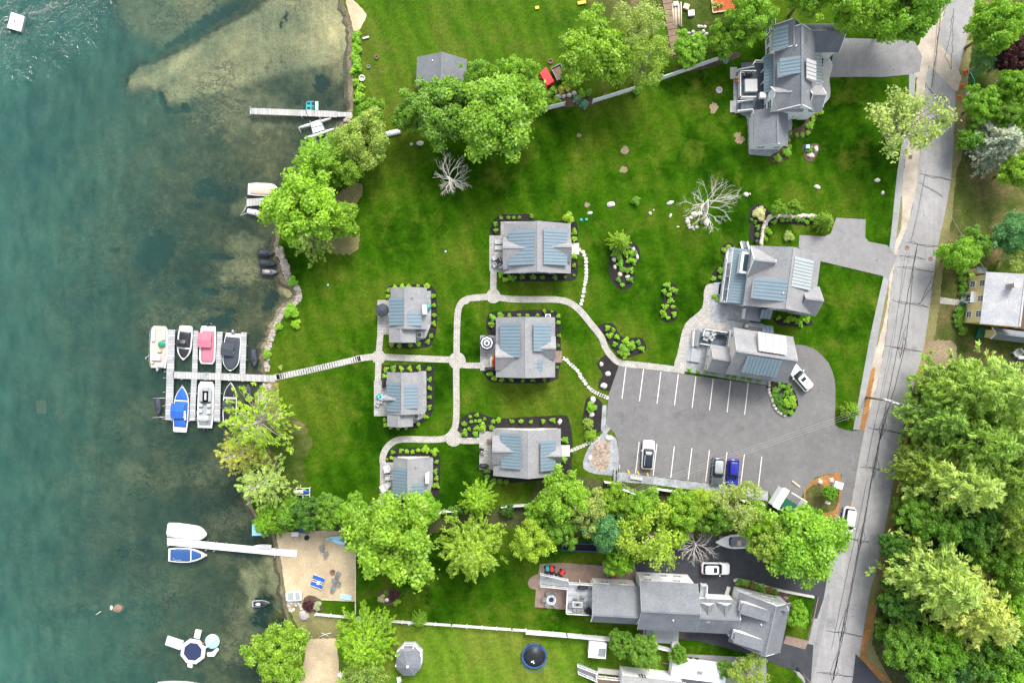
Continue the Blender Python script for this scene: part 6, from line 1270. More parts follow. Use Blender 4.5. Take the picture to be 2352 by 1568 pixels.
for (x, y, w_, h_), lb in zip([(450, 152, 32, 20), (1000, 88, 33, 19), (1052, 205, 17, 20)], ['pale boulder on the upper right lawn, farthest from the road', 'long white boulder nearest the footpath on the upper right lawn', 'small upright rock below the long boulder near the footpath']): rock(*T(3, 1, [(x, y)])[0], w_ / 4, h_ / 4, lb)
for (x, y, w_, h_), lb in zip([(937, 815, 22, 24), (945, 885, 18, 22), (993, 950, 24, 28), (1060, 975, 24, 18), (1115, 722, 18, 20), (1150, 790, 14, 28)], ['pointed white rock at the left edge of the kidney-shaped bed', 'slanted white rock below the pointed one in the kidney-shaped bed', 'pink rounded rock low in the kidney-shaped bed', 'pale flat rock right of the pink rock in the kidney-shaped bed', 'pale rock beside the lime tree in the kidney-shaped bed', 'tall pale rock on the right edge of the kidney-shaped bed']): rock(*T(2, 1, [(x, y)])[0], w_ / 4, h_ / 4, lb, c=(.62, .53, .45) if 'pink' in lb else (.62, .58, .53))
for (x, y, w_, h_), lb in zip([(820, 210, 20, 24), (880, 295, 26, 26), (845, 405, 36, 28), (742, 535, 26, 32), (735, 670, 26, 26), (895, 885, 34, 28), (715, 1070, 22, 32), (440, 735, 22, 28)], ['upper rock in the dark bed at the car park corner', 'middle rock in the dark bed at the car park corner', 'lowest and widest rock in the dark bed at the car park corner', 'pointed rock at the top of the bed beside the car park', 'round rock below the green bush beside the car park', 'big white boulder at the top of the grey gravel bed', 'smooth white boulder at the left of the cobble bed', 'pinkish standing rock at the north-east corner of the lowest garden cottage']): rock(*T(2, 2, [(x, y)])[0], w_ / 4, h_ / 4, lb)
for (x, y, w_, h_), lb in zip([(475, 1285, 26, 26), (578, 1272, 24, 26), (545, 1478, 28, 20), (97, 430, 17, 17)], ['rounded rock at the orange edge of the corner bed', 'angular rock beside the white electrical box', 'low rock in the shade of the corner bed', 'tan rock among the shrubs of the car park island']): rock(*T(3, 2, [(x, y)])[0], w_ / 4, h_ / 4, lb, c=(.6, .5, .4) if 'tan' in lb else (.6, .57, .53), z=.02)
for x, y in ((8, 372), (8, 402), (3, 440), (8, 470), (22, 500), (35, 530), (42, 555), (52, 585), (70, 618), (92, 642), (118, 660), (148, 676)): rock(*T(3, 2, [(x, y)])[0], 4.2, 4.6, 'pale edging stone along the left side of the car park island', 'edging stones of the car park island', (.60, .55, .49), h=.5, z=.06)
for (x, y, w_, h_), lb in zip([(440, 1370, 20, 32), (390, 1428, 36, 26)], ['upright rock in the little rock bed below the white dormer house', 'wide pale rock in the little rock bed below the white dormer house']): rock(*T(3, 0, [(x, y)])[0], w_ / 4, h_ / 4, lb)
for x, y in ((430, 888), (472, 885), (525, 875), (570, 858), (410, 890)): rock(*T(2, 0, [(x, y)])[0], 6.5, 5, 'white rock in the short row behind the gap in the white fence', 'row of rocks in the fence gap', (.55, .55, .53))
for (x, y, w_, h_), lb in zip([(1508, 1318, 34, 24), (1428, 1325, 18, 14)], ['flat grey boulder under the biggest north tree', 'small grey boulder left of the flat one under the north tree']): rock(*T(1, 0, [(x, y)])[0], w_ / 4, h_ / 4, lb, c=(.5, .5, .5))
for i in range(14): rock(1590 + rnd.uniform(-10, 34), 60 + rnd.uniform(0, 45), rnd.uniform(3, 6), rnd.uniform(3, 5), 'pale rock in the heap beside the timber pile', 'heap of rocks beside the timber pile', (.6, .56, .52))
for i in range(18): rock(675 + rnd.uniform(-12, 20), 1385 + rnd.uniform(-12, 20), rnd.uniform(3, 5.5), rnd.uniform(3, 5), 'rounded stone in the heap at the end of the beach', 'heap of stones at the end of the beach', (.52, .48, .42))
rock(699, 1412, 13, 14, 'large flat grey boulder below the beach stone heap', None, (.36, .34, .31), h=.3); rock(267, 1399, 15, 14, 'brown rock just under the lake surface, left of the covered blue boat', None, (.24, .17, .11), z=-.95); rock(208, 1400, 12, 8, 'thin reddish rock under the lake surface beside the floating stick', None, (.22, .15, .1), z=-.95, h=.3)
b = MB(); b.cbox((0, 0, -1.0), 1.5, 2.1, .15, R(3)); tag(b.build('sunken_slab', M['dirt'], None, W(87, 935)), 'square tan slab sunk in the lake, far left', 'slab')
b = MB(); b.blob((0, 0, -.35), .22, .38, .2, 8, 5, .05, 1, 0, True); tag(b.build('mooring_buoy', M['gel'], None, W(253, 1397)), 'small white mooring buoy beside the sunken brown rock', 'buoy')
b = MB(); b.tube([W(220, 1411, -.36), W(232, 1403, -.36)], .07, 5); tag(b.build('floating_stick', M['timber']), 'pale stick floating left of the white mooring buoy', 'stick')
# dry stone wall
b = MB(); wl = cr(T(2, 1, [(2345, 450), (2315, 505), (2302, 560), (2295, 620), (2285, 672)]), 3, False) + cr(T(3, 1, [(0, 442), (25, 422), (70, 414), (130, 416), (200, 420), (280, 420), (350, 417), (425, 420)]), 3, False); 
for i, (x, y) in enumerate(wl): p = W(x, y); b.blob((p.x, p.y, .25), .34 + .1 * (i % 3), .30, .34, 8, 5, .18, i, 0, False, i)
o = b.build('stone_wall', M['stone']); o.color = (.62, .55, .46, 1); tag(o, 'low curved dry stone wall of pale rocks beside the upper mulch bed', 'stone wall')
# shore stones: nobody could count these
b = MB(); q = random.Random(9)
def along(pts, n_, w_, r0, r1):
    for i in range(n_):
        u = q.random() * (len(pts) - 1.001); k = int(u); f = u - k; x = pts[k][0] + (pts[k + 1][0] - pts[k][0]) * f + q.uniform(-w_, w_); y = pts[k][1] + (pts[k + 1][1] - pts[k][1]) * f + q.uniform(-w_, w_) * .5; r_ = q.uniform(r0, r1)
        p = W(x, y); b.blob((p.x, p.y, q.uniform(-.1, .06)), r_, r_ * q.uniform(.7, 1.1), r_ * .6, 6, 3, .2, i, 0, False)
along([(640, 570), (646, 590), (656, 612), (660, 634), (672, 648)], 230, 8, .12, .34); along([(684, 660), (688, 678), (684, 692), (666, 704), (650, 716), (640, 738), (628, 760), (622, 780), (616, 800), (612, 830), (616, 850)], 330, 5, .12, .34)
along([(616, 880), (606, 905), (600, 925), (604, 950), (596, 975)], 190, 8, .12, .34); along([(682, 660), (690, 676), (686, 690), (672, 702)], 14, 2, .35, .55); along([(805, 262), (796, 280)], 20, 6, .15, .35); along([(664, 1390), (690, 1380)], 40, 6, .12, .3)
o = b.build('shore_stones', M['riprap']); o['kind'] = 'stuff'; tag(o, 'loose stones heaped along the lake shore', 'stones')
b = MB()
for x, y, s_ in ((145, 500, 20), (170, 460, 24), (360, 965, 14), (270, 1275, 16), (345, 1010, 24), (255, 1005, 14), (330, 1090, 30), (430, 1290, 30), (370, 1390, 20), (160, 1400, 20), (230, 655, 16), (250, 560, 20), (340, 520, 26), (385, 1370, 22), (310, 1140, 22)):
    for i in range(9): p = W(x + q.gauss(0, s_ * .5), y + q.gauss(0, s_ * .4)); r_ = q.uniform(.25, .6); b.blob((p.x, p.y, -1.6), r_, r_ * .8, r_ * .5, 7, 4, .15, i, 0, False)
o = b.build('lake_bed_stones', M['bed']); o['kind'] = 'stuff'; tag(o, 'scattered stones seen through the lake water', 'stones')
# stepping stones
for pts, lb, gp in ((T(2, 1, [(620, 725), (652, 745), (665, 775), (677, 806), (681, 838), (683, 872), (684, 905), (682, 938), (682, 968), (678, 994), (674, 1020), (668, 1047), (662, 1084), (659, 1112), (652, 1152), (644, 1190), (635, 1222)]), 'pale stepping stone in the curved line right of the uppermost garden cottage', 'stepping stones of the uppermost garden cottage'),
                    (T(2, 2, [(450, 150), (472, 152), (500, 170), (518, 190), (540, 212), (560, 228), (580, 245), (600, 268), (620, 294), (627, 316), (643, 337), (657, 358), (678, 386), (704, 420), (725, 440), (745, 456), (767, 466), (788, 478), (810, 490), (830, 497), (852, 506), (874, 514)]), 'pale stepping stone between the striped-umbrella cottage and the car park', 'stepping stones to the car park'),
                    (T(2, 2, [(525, 1002), (552, 996), (579, 985), (605, 975), (630, 966), (657, 955), (683, 942), (706, 932), (730, 925), (752, 915), (775, 902), (793, 888)]), 'pale stepping stone between the lowest garden cottage and the cobble bed', 'stepping stones to the cobble bed')):
    for i, (x, y) in enumerate(pts):
        b = MB(); n_ = 6; a0 = rnd.uniform(0, 6); b.prism([(rnd.uniform(.26, .40) * math.cos(a0 + 2 * math.pi * k / n_), rnd.uniform(.24, .36) * math.sin(a0 + 2 * math.pi * k / n_)) for k in range(n_)], 0, .06)
        tag(b.build('stepping_stone', M['slab'], None, W(x, y) + V((0, 0, .01))), lb, 'stepping stone', gp)
b = MB(); b.box(-.75, .75, -.9, .9, 0, .06)
for p, lb in ((T(2, 1, [(572, 718)])[0], 'square pale doorstep at the east door of the uppermost garden cottage'), (T(2, 2, [(413, 140)])[0], 'brick-red doorstep at the east door of the striped-umbrella cottage'), (T(2, 2, [(487, 1002)])[0], 'pinkish doorstep at the east door of the lowest garden cottage')): tag(b.build('doorstep', M['brickpatio'] if 'brick' in lb else M['concrete'], None, W(*p) + V((0, 0, .03))), lb, 'doorstep')
# ------------------------------------------------------------------ docks and boats
WL = -.40
def Z5(x, y): return (430 + x * .2232) / 1.30612, (960 + y * .2232) / 1.30612
def quad(b, pts, z0, z1): b.prism([tuple(W(*p, z1)[:2]) for p in pts], z0, z1)
def posts(t_, pts, z1=.75, r_=.05):
    for p in pts: b = MB(); w_ = W(*p, .3); b.lathe([(r_, -1.6), (r_, z1), (r_ * .6, z1 + .02)], 6, (w_.x - t_.location.x, w_.y - t_.location.y, 0)); b.build('post', M['alum'], t_)
def dockpart(t_, nm, pts, mat, z=.15):
    b = MB(); b.prism([(W(*p, z).x - t_.location.x, W(*p, z).y - t_.location.y) for p in pts], z - .16, z); return b.build(nm, M[mat], t_)
d_ = thing('dock', 'large pale dock with finger piers holding most of the moored boats', 'dock', W(480, 860))
dockpart(d_, 'walkway', [Z5(400, 690), Z5(1765, 740), Z5(1765, 832), Z5(398, 782)], 'dock')
dockpart(d_, 'finger_pier', [Z5(328, 128), Z5(424, 130), Z5(392, 1342), Z5(294, 1338)], 'docky')
for p in ([Z5(675, 140), Z5(736, 142), Z5(724, 700), Z5(652, 698)], [Z5(992, 155), Z5(1064, 157), Z5(1046, 712), Z5(970, 708)], [Z5(1312, 163), Z5(1388, 165), Z5(1370, 722), Z5(1294, 720)], [Z5(644, 792), Z5(718, 794), Z5(690, 1350), Z5(616, 1347)], [Z5(966, 803), Z5(1040, 806), Z5(1028, 1362), Z5(946, 1360)]): dockpart(d_, 'finger_pier', p, 'docky', .148)
posts(d_, [Z5(*p) for p in ((440, 140), (425, 320), (405, 500), (660, 150), (655, 325), (735, 515), (1075, 165), (1050, 525), (1395, 175), (1390, 345), (1385, 535), (300, 690), (290, 775), (285, 965), (280, 1150), (280, 1325), (625, 985), (610, 1165), (720, 985), (955, 990), (940, 1180), (1040, 990), (1035, 1180), (620, 1352), (1020, 1368), (850, 705), (1170, 715), (520, 795), (840, 800), (1160, 812), (1340, 822), (1500, 828), (390, 1345))])
d_ = thing('dock', 'long narrow pale jetty with a pedal boat, north end of the shore', 'dock', W(690, 257))
dockpart(d_, 'walkway', [(574, 248), (773, 255.5), (773, 269.5), (574, 262)], 'dock'); dockpart(d_, 'walkway', [(773, 257), (808, 258.5), (806, 268.5), (773, 268)], 'dock', .148); posts(d_, [(576, 247), (694, 270), (705, 254), (735, 271), (640, 265)])
d_ = thing('dock', 'white jetty reaching the sandy beach, between two covered boats', 'dock', W(530, 1255))
dockpart(d_, 'walkway', [(384, 1235), (636, 1259), (634, 1275), (384, 1251)], 'gel', .2); dockpart(d_, 'gangway', [(636, 1260), (682, 1262.5), (681, 1279), (635, 1275)], 'gel', .19); posts(d_, [(386, 1234), (437, 1240), (474, 1244), (495, 1246), (517, 1248), (387, 1252), (438, 1258), (474, 1262), (492, 1264), (634, 1258), (632, 1277)])
d_ = thing('dock', 'short jetty half hidden under the lime-green shore tree', 'dock', W(600, 465))
dockpart(d_, 'walkway', [(566, 457), (640, 452), (640, 468), (566, 474)], 'dock'); posts(d_, [(565, 455), (566, 474)])
b = MB(); b.tube([W(567, 474, .2), W(552, 495, .1)], .05, 5); b.tube([W(552, 495, .1), W(580, 484, .1)], .04, 5); b.build('pole', M['timber'], d_).location = (-d_.location.x, -d_.location.y, 0)
sr = thing('swim_raft', 'square white swimming raft floating in the glittering corner of the lake', 'raft', W(35.5, 50))
q4 = T(0, 0, [(100, 110), (222, 150), (188, 290), (62, 255)]); b = MB(); b.prism([(W(*p, .2).x - sr.location.x, W(*p, .2).y - sr.location.y) for p in q4], WL - .2, .0); b.build('float', M['mgrey'], sr)
b = MB(); b.prism([(W(*p, .2).x - sr.location.x, W(*p, .2).y - sr.location.y) for p in q4], .0, .14); b.build('deck', M['gel'], sr)
b = MB()
for i in (-.25, .25): p = W(*T(0, 0, [(64, 185)])[0], .1) - sr.location; b.tube([(p.x - .2, p.y + i, WL), (p.x - .2, p.y + i, .5), (p.x + .4, p.y + i + .1, .5)], .035, 5)
b.build('ladder', M['alum'], sr); b = MB(); b.lathe([(.16, .14), (.16, .18)], 10); b.build('mooring_ring', M['mgrey'], sr)

def fw(u, bow):
    st = .86 + .14 * min(1, u * 4)
    if bow == 'point': return st if u < .42 else st * max(.03, 1 - ((u - .42) / .58) ** 2.1)
    if bow == 'wide': return st if u < .5 else st * max(.06, 1 - ((u - .5) / .5) ** 3.0)
    if bow == 'round': return st if u < .6 else st * max(.12, 1 - ((u - .6) / .4) ** 3.2 * .9)
    return st if u < .85 else st * (1 - .30 * ((u - .85) / .15) ** 2)
def outl(L, Wd, bow, u0=0., u1=1., ins=0., n_=14):
    us = [u0 + (u1 - u0) * i / (n_ - 1) for i in range(n_)]; a = [(max(.02, Wd / 2 * fw(u, bow) - ins), (u - .5) * L) for u in us]
    return a + [(-x, y) for x, y in reversed(a)]
def lift(pts, z, k=1.0, cy=0): return [(x * k, (y - cy) * (1 - (1 - k) * .4) + cy, z) for x, y in pts]
class Boat:
    def __init__(s, nm, label, px, py, L, Wd, rot, bow='point', mat='gel', zt=.35, group='boats moored at the docks', cat='boat', deck=None, freeb=.55):
        s.t = thing(nm, label, cat, V((*W(px, py, .3)[:2], WL)), R(rot), group); s.L, s.W, s.bow, s.z = L, Wd, bow, freeb
        o = outl(L, Wd, bow, n_=18); b = MB(); b.rings([lift(o, -.35, .55), lift(o, -.05, .86), lift(o, freeb * .7, .98), lift(o, freeb, 1.0), lift(o, freeb + .02, .96)], 0, True, False); b.build('hull', M[mat], s.t)
        b = MB(); r_ = [(x * 1.015, y * 1.008, freeb * .62 + dz) for dz in (0,) for x, y in o]; b.rings([r_, [(x, y, z + .06) for x, y, z in r_]], 0, False, False); b.build('rub_rail', M['mgrey'], s.t)
    def cover(s, u0, u1, ins, mat, h=.22, nm='cover', bow=None):
        o = outl(s.L, s.W, bow or s.bow, u0, u1, ins); cy = (u0 + u1 - 1) / 2 * s.L; b = MB(); z = s.z
        b.rings([lift(o, z - .02, 1, cy), lift(o, z + .06, .98, cy), lift(o, z + h * .75, .72, cy), lift(o, z + h, .25, cy)], 0, True, True); return b.build(nm, M[mat], s.t)
    def well(s, u0, u1, ins, mat, nm='cockpit'):
        o = outl(s.L, s.W, s.bow, u0, u1, ins); b = MB(); b.rings([lift(o, s.z + .022), lift(o, s.z + .03, .97, (u0 + u1 - 1) / 2 * s.L)], 0, True, False); return b.build(nm, M[mat], s.t)
    def box(s, nm, x0, x1, u0, u1, z0, z1, mat, parent=None):
        b = MB(); b.prism([(x0, (u0 - .5) * s.L), (x1, (u0 - .5) * s.L), (x1, (u1 - .5) * s.L), (x0, (u1 - .5) * s.L)], s.z + z0, s.z + z1, 0, .88); return b.build(nm, M[mat], parent or s.t)
    def canopy(s, x0, x1, u0, u1, mat, h=.95, nm='bimini_canopy'):
        b = MB(); rs = []
        for i in range(5):
            u = u0 + (u1 - u0) * i / 4; y = (u - .5) * s.L; rs.append([(x0 + (x1 - x0) * j / 6, y, s.z + h + .16 * math.sin(math.pi * j / 6) - .10 * abs(i - 2)) for j in range(7)])
        vs = [p for r_ in rs for p in r_] + [(p[0], p[1], p[2] - .06) for r_ in rs for p in r_]; fs = []
        for i in range(4):
            for j in range(6): a = i * 7 + j; fs += [(a, a + 7, a + 8, a + 1), (35 + a, 36 + a, 43 + a, 42 + a)]
        for j in range(6): fs += [(j, j + 1, 36 + j, 35 + j), (28 + j, 63 + j, 64 + j, 29 + j)]
        for i in range(4): a = i * 7; fs += [(a, 35 + a, 42 + a, a + 7), (a + 6, a + 13, 48 + a, 41 + a)]
        b.add(vs, fs); c = b.build(nm, M[mat], s.t); b = MB()
        for x in (x0 + .05, x1 - .05):
            for u in (u0 + .02, u1 - .02): b.tube([(x, ((u0 + u1) / 2 - .5) * s.L, s.z), (x, (u - .5) * s.L, s.z + h - .12)], .02, 4)
        b.build('canopy_frame', M['alum'], c); return c
    def outboard(s, mat='black', up=0, x=0):
        y = -s.L / 2; b = MB(); b.blob((x, y - .28, s.z + .28), .2, .3, .24, 10, 6, .03, 1, 0, True); b.cbox((x, y - .2, -.5), .14, .2, s.z + .6); o = b.build('outboard_motor', M[mat], s.t)
        b = MB(); b.lathe([(.14, 0), (.14, .03)], 6, (x, y - .35, -.45)); b.build('propeller', M['alum'], o); return o
    def screen(s, u, w_, mat='glass'):
        y = (u - .5) * s.L; b = MB(); b.add([(-w_, y - .25, s.z), (-w_ * .6, y + .1, s.z), (w_ * .6, y + .1, s.z), (w_, y - .25, s.z), (-w_ * .95, y - .4, s.z + .4), (-w_ * .55, y - .1, s.z + .42), (w_ * .55, y - .1, s.z + .42), (w_ * .95, y - .4, s.z + .4)], [(0, 1, 5, 4), (1, 2, 6, 5), (2, 3, 7, 6)]); return b.build('windscreen', M[mat], s.t)
    def rail(s, u0, u1, ins, h=.35, r_=.022, mat='alum'):
        o = outl(s.L, s.W, s.bow, u0, u1, ins, 10); b = MB(); b.tube([(x, y, s.z + h) for x, y in o[:10]] + [(x, y, s.z + h) for x, y in o[10:]], r_, 5)
        for x, y in o[::3]: b.tube([(x, y, s.z - .02), (x, y, s.z + h)], r_, 4)
        return b.build('guard_rail', M[mat], s.t)
# upper berths
B = Boat('pontoon_boat', 'open beige deck boat with green towel, at the far left upper berth', *Z5(203, 362), 6.5, 2.65, -2, 'square', 'gel', group='boats moored at the docks')
B.well(.04, .96, .18, 'beige'); B.box('seat', -1.1, -.5, .62, .93, .02, .35, 'cushion'); B.box('seat', .55, 1.1, .66, .93, .02, .35, 'cushion'); B.box('seat', -1.05, .55, .17, .35, .02, .4, 'cushion'); B.box('seat', -.2, .95, .02, .12, .02, .35, 'cushion'); B.box('seat', -1.1, -.6, .1, .15, .02, .35, 'beige')
B.box('console', -.1, .6, .38, .45, .02, .6, 'beige'); b = MB(); b.blob((.55, .5, B.z + .42), .55, .48, .16, 10, 5, .22, 3, 0, True); b.build('towel', M['green'], B.t); B.rail(.03, .97, .06, .5); B.outboard('lgrey', x=0)
b = MB(); b.tube([(-1.25, -1.2, B.z), (-1.6, -1.7, B.z + .9), (-1.5, -2.0, B.z + .9)], .035, 5); b.tube([(1.25, -.6, B.z), (.9, -1.4, B.z + .9), (.6, -2.0, B.z + .9)], .035, 5); b.build('folded_canopy_frame', M['alum'], B.t)
B = Boat('speedboat', 'white speedboat under black canvas covers, bow pointing to the walkway', *Z5(548, 312), 5.3, 2.3, 175, 'wide')
B.cover(.16, .62, .2, 'black', .3); B.cover(.66, .93, .22, 'black', .14, 'bow_cover'); B.canopy(-.3, 1.12, .40, .6, 'black', .55, 'tower_cover'); B.rail(.6, .97, .1, .12); B.box('swim_platform', -.85, .85, -.02, .07, -.2, .0, 'gel')
B = Boat('pontoon_boat', 'white boat under a faded pink cover with a raised pink canopy', *Z5(862, 335), 5.9, 2.45, 178, 'square')
B.cover(.12, .96, .2, 'pink', .18); B.canopy(-.75, 1.35, .18, .56, 'pink', .85); B.rail(.05, .99, .08, .3, .035, 'trim'); B.outboard('black')
B = Boat('pontoon_boat', 'white boat under a dark slate cover with a square slate canopy', *Z5(1182, 430), 5.9, 2.65, 175, 'round')
B.cover(.1, .97, .1, 'char', .22); B.canopy(-.5, 1.45, .26, .6, 'char', .8); B.outboard('lgrey'); b = MB(); b.cbox((.0, -2.85, B.z + .02), .6, .12, .03); b.build('stern_mat', M['black'], B.t)
# lower berths
B = Boat('speedboat', 'white speedboat under royal blue covers with a white board on its side', *Z5(502, 1195), 7.1, 2.35, -3, 'wide')
B.cover(.70, .97, .1, 'blue', .2, 'bow_cover'); B.cover(.10, .67, .12, 'blue', .3); B.canopy(-1.35, .7, .30, .62, 'blue', .75, 'tower_cover'); B.box('swim_platform', -.95, .95, -.01, .09, -.12, .03, 'gel'); b = MB(); b.bar((.75, -.2, B.z + .5), (.95, -1.6, B.z + .5), .28, .08); b.bar((.6, -1.25, B.z + .58), (.95, -.9, B.z + .58), .14, .06); b.build('wakeboard', M['gel'], B.t); b = MB(); b.cbox((0, 3.55, B.z), .12, .4, .1); b.build('bow_fitting', M['alum'], B.t)
B = Boat('deck_boat', 'open grey deck boat with light seats and a black outboard, lower berths', *Z5(832, 1138), 7.2, 2.55, -2, 'square', 'gel')
B.well(.05, .80, .2, 'lgrey'); B.well(.54, .86, .45, 'mgrey', 'bow_cockpit'); B.box('bow_seat', -.95, -.45, .56, .84, .03, .3, 'lgrey'); B.box('bow_seat', .45, .95, .56, .84, .03, .3, 'lgrey'); B.box('bow_seat', -.5, .5, .80, .88, .03, .3, 'lgrey'); B.box('bow_table', -.15, .15, .6, .76, .03, .3, 'cushion'); B.box('console', -1.0, -.3, .46, .53, .03, .5, 'cushion'); B.box('console', .35, 1.0, .46, .53, .03, .55, 'cushion'); B.box('seat', -.9, -.35, .33, .41, .03, .45, 'cushion'); B.box('seat', .35, .95, .31, .40, .03, .45, 'cushion'); B.box('stern_seat', -1.0, .75, .16, .27, .03, .4, 'cushion')
B.screen(.55, .9); B.outboard('black'); b = MB(); b.tube([(-1.2, -.8, B.z), (-1.35, -2.0, B.z + .8), (1.15, -2.2, B.z + .8), (1.25, -.9, B.z)], .05, 6); b.build('canopy_frame', M['lgrey'], B.t); b = MB(); b.tube([(-1.3, -2.3, B.z + .75), (0, -2.5, B.z + .85), (1.1, -2.3, B.z + .75)], .11, 6); b.build('folded_canopy', M['mgrey'], B.t)
B = Boat('speedboat', 'dark-covered white speedboat half hidden under the sparse pine', *Z5(1158, 1125), 6.6, 2.15, -2, 'wide')
B.cover(.66, .99, .08, 'black', .16, 'bow_cover'); B.cover(.1, .62, .12, 'black', .3); B.canopy(-.95, .4, .38, .58, 'char', .6, 'tower_cover'); B.box('swim_platform', -.85, .85, 0, .08, -.1, .03, 'gel')
# boats by the other jetties
B = Boat('speedboat', 'white boat wrapped in a smooth white cover, above the white jetty', 429, 1222, 6.1, 2.45, -98, 'round')
B.cover(.02, .99, .06, 'gel', .35); B.box('swim_platform', -.85, .85, -.03, .05, -.2, -.02, 'gel'); b = MB()
for u in (-.8, 1.6): b.lathe([(.05, 0), (.05, .08)], 8, (0, u, B.z + .33))
b.build_each('cover_pole_tip', M['mgrey'], B.t)
B = Boat('speedboat', 'white boat with marine blue cockpit covers, below the white jetty', 430, 1275, 6.0, 2.3, -91, 'point')
B.cover(.05, .57, .16, 'mblue', .14); B.cover(.60, .86, .24, 'mblue', .1, 'bow_cover'); b = MB(); b.bar((.75, -1.9, B.z + .2), (.7, -.9, B.z + .2), .06, .05); b.bar((.4, -2.2, B.z + .2), (.7, -1.9, B.z + .2), .06, .05); b.build('grab_rail', M['alum'], B.t); B.rail(.6, .98, .1, .15)
B = Boat('pontoon_boat', 'beige boat with a tan cover peeking out under the lime-green shore tree', 604, 435, 4.8, 2.0, -92, 'round', 'gel'); B.cover(.08, .96, .12, 'beige', .25)
B = Boat('speedboat', 'large white cruiser cut off by the bottom edge of the lake', 428, 1588, 9.0, 3.2, -92, 'point', 'gel', freeb=.8); B.well(.1, .55, .35, 'mgrey'); B.well(.6, .9, .45, 'black', 'hatch'); B.screen(.62, 1.2); B.rail(.5, .98, .12, .4)
# jet skis
def ski(label, px, py, L, rot, mat='char', strip=True, mat2='black'):
    B = Boat('jet_ski', label, px, py, L, L * .40, rot, 'point', mat2, group='jet skis', cat='jet ski', freeb=.35)
    o = outl(L, L * .3, 'round', .08, .62); b = MB(); b.rings([lift(o, .35), lift(o, .55, .8), lift(o, .72, .45)], 0, True, True); b.build('seat', M[mat], B.t)
    o = outl(L, L * .34, 'point', .5, .95); b = MB(); b.rings([lift(o, .35), lift(o, .55, .85, L * .2), lift(o, .68, .5, L * .2)], 0, True, True); b.build('bonnet', M[mat], B.t)
    b = MB(); b.tube([(-.38, L * .1, .85), (0, L * .13, .92), (.38, L * .1, .85)], .035, 5); b.tube([(0, L * .13, .6), (0, L * .13, .92)], .05, 5); b.build('handlebar', M['black'], B.t)
    if strip:
        for x in (-.36, .36): b = MB(); b.cbox((x * L / 3, -L * .1, .37), .09, L * .28, .04); b.build('footwell_strip', M['trim'], B.t)
    return B
ski('dark jet ski moored right of the dark slate-covered boat', *Z5(1480, 508), 3.1, 184)
ski('dark jet ski tied left of the main dock', *Z5(190, 1160), 3.0, 182)
ski('dark jet ski right of the boat under the sparse pine', *Z5(1403, 990), 3.3, 3)
ski('covered jet ski, top one of the three nosed into the shore stones', 610, 581, 2.8, -95, 'char', False); ski('covered jet ski, middle one of the three nosed into the shore stones', 614, 604, 2.9, -97, 'char'); k_ = ski('grey jet ski with pale saddle, lowest of the three nosed into the shore stones', 618, 624, 2.8, -92, 'mgrey', False); b = MB(); b.blob((0, -.3, .62), .28, .55, .2, 10, 5, .03, 1, 0, True); b.build('saddle_pad', M['beige'], k_.t)
ski('white and navy jet ski with pale saddle beside the short upper jetty', 583, 487, 2.9, -100, 'gel', False, 'navy'); k_ = ski('black jet ski with white saddle moored off the sandy beach', 597, 1387, 2.7, -88, 'black', False, 'lgrey'); b = MB(); b.blob((0, -.3, .62), .26, .5, .2, 10, 5, .03, 1, 0, True); b.build('saddle_pad', M['gel'], k_.t)
for (p, q) in (((Z5(128, 1048)), (Z5(296, 1045))), ((Z5(120, 1310)), (Z5(295, 1298)))):
    b = MB(); b.tube([W(*p, .3), W(*q, .3)], .04, 5); tag(b.build('mooring_whip', M['alum']), 'thin white mooring arm holding the jet ski left of the main dock', 'mooring arm', 'mooring arms left of the main dock')
# pedal boat, catamaran, dinghy, paddle board, kayak rack
t_ = thing('pedal_boat', 'teal pedal boat with white stern beside the upper jetty', 'pedal boat', V((*W(716, 242, .2)[:2], WL)), R(90))
o = outl(1.95, 1.5, 'square'); b = MB(); b.rings([lift(o, -.2, .8), lift(o, .25, 1), lift(o, .32, .95)], 0, True, False); b.build('hull', M['teal'], t_); b = MB(); b.prism([(-.72, -.95), (.72, -.95), (.7, -.5), (-.7, -.5)], .2, .42, 0, .9); b.build('stern_deck', M['gel'], t_)
for x in (-.36, .36):
    b = MB(); b.prism([(x - .25, -.4), (x + .25, -.4), (x + .25, .1), (x - .25, .1)], .3, .36); b.prism([(x - .26, -.48), (x + .26, -.48), (x + .26, -.38), (x - .26, -.38)], .3, .7); b.build('seat', M['black'] if x > 0 else M['dkgreen'], t_)
    b = MB(); b.prism([(x - .2, .3), (x + .2, .3), (x + .2, .8), (x - .2, .8)], .3, .335); b.build('pedal_well', M['navy'], t_)
t_ = thing('catamaran', 'white beach catamaran with a trampoline deck beside the upper jetty', 'catamaran', V((*W(725, 293, .2)[:2], WL))); c0 = W(725, 293, .2)
t10 = lambda x, y, z=.2: W(588 + x / 4, y / 4, z) - V((c0.x, c0.y, 0))
for p, q in (((388, 1168), (685, 1080)), ((440, 1268), (712, 1178))):
    a, c = t10(*p), t10(*q); d = (c - a); n_ = V((-d.y, d.x, 0)).normalized(); rs = []
    for i in range(9): u = i / 8; m_ = a.lerp(c, u); w_ = .28 * math.sin(math.pi * min(1, .12 + u * .8)) ** .6; rs.append([(m_.x + n_.x * w_ * math.cos(k), m_.y + n_.y * w_ * math.cos(k), .1 + .32 * math.sin(k)) for k in np.arange(0, 6.2, .785)])
    b = MB(); b.rings(rs, 0, True, True); b.build('hull', M['gel'], t_)
b = MB(); b.prism([tuple(t10(*p)[:2]) for p in ((502, 1125), (588, 1098), (632, 1190), (518, 1225))], .5, .54); b.build('trampoline', M['gel'], t_)
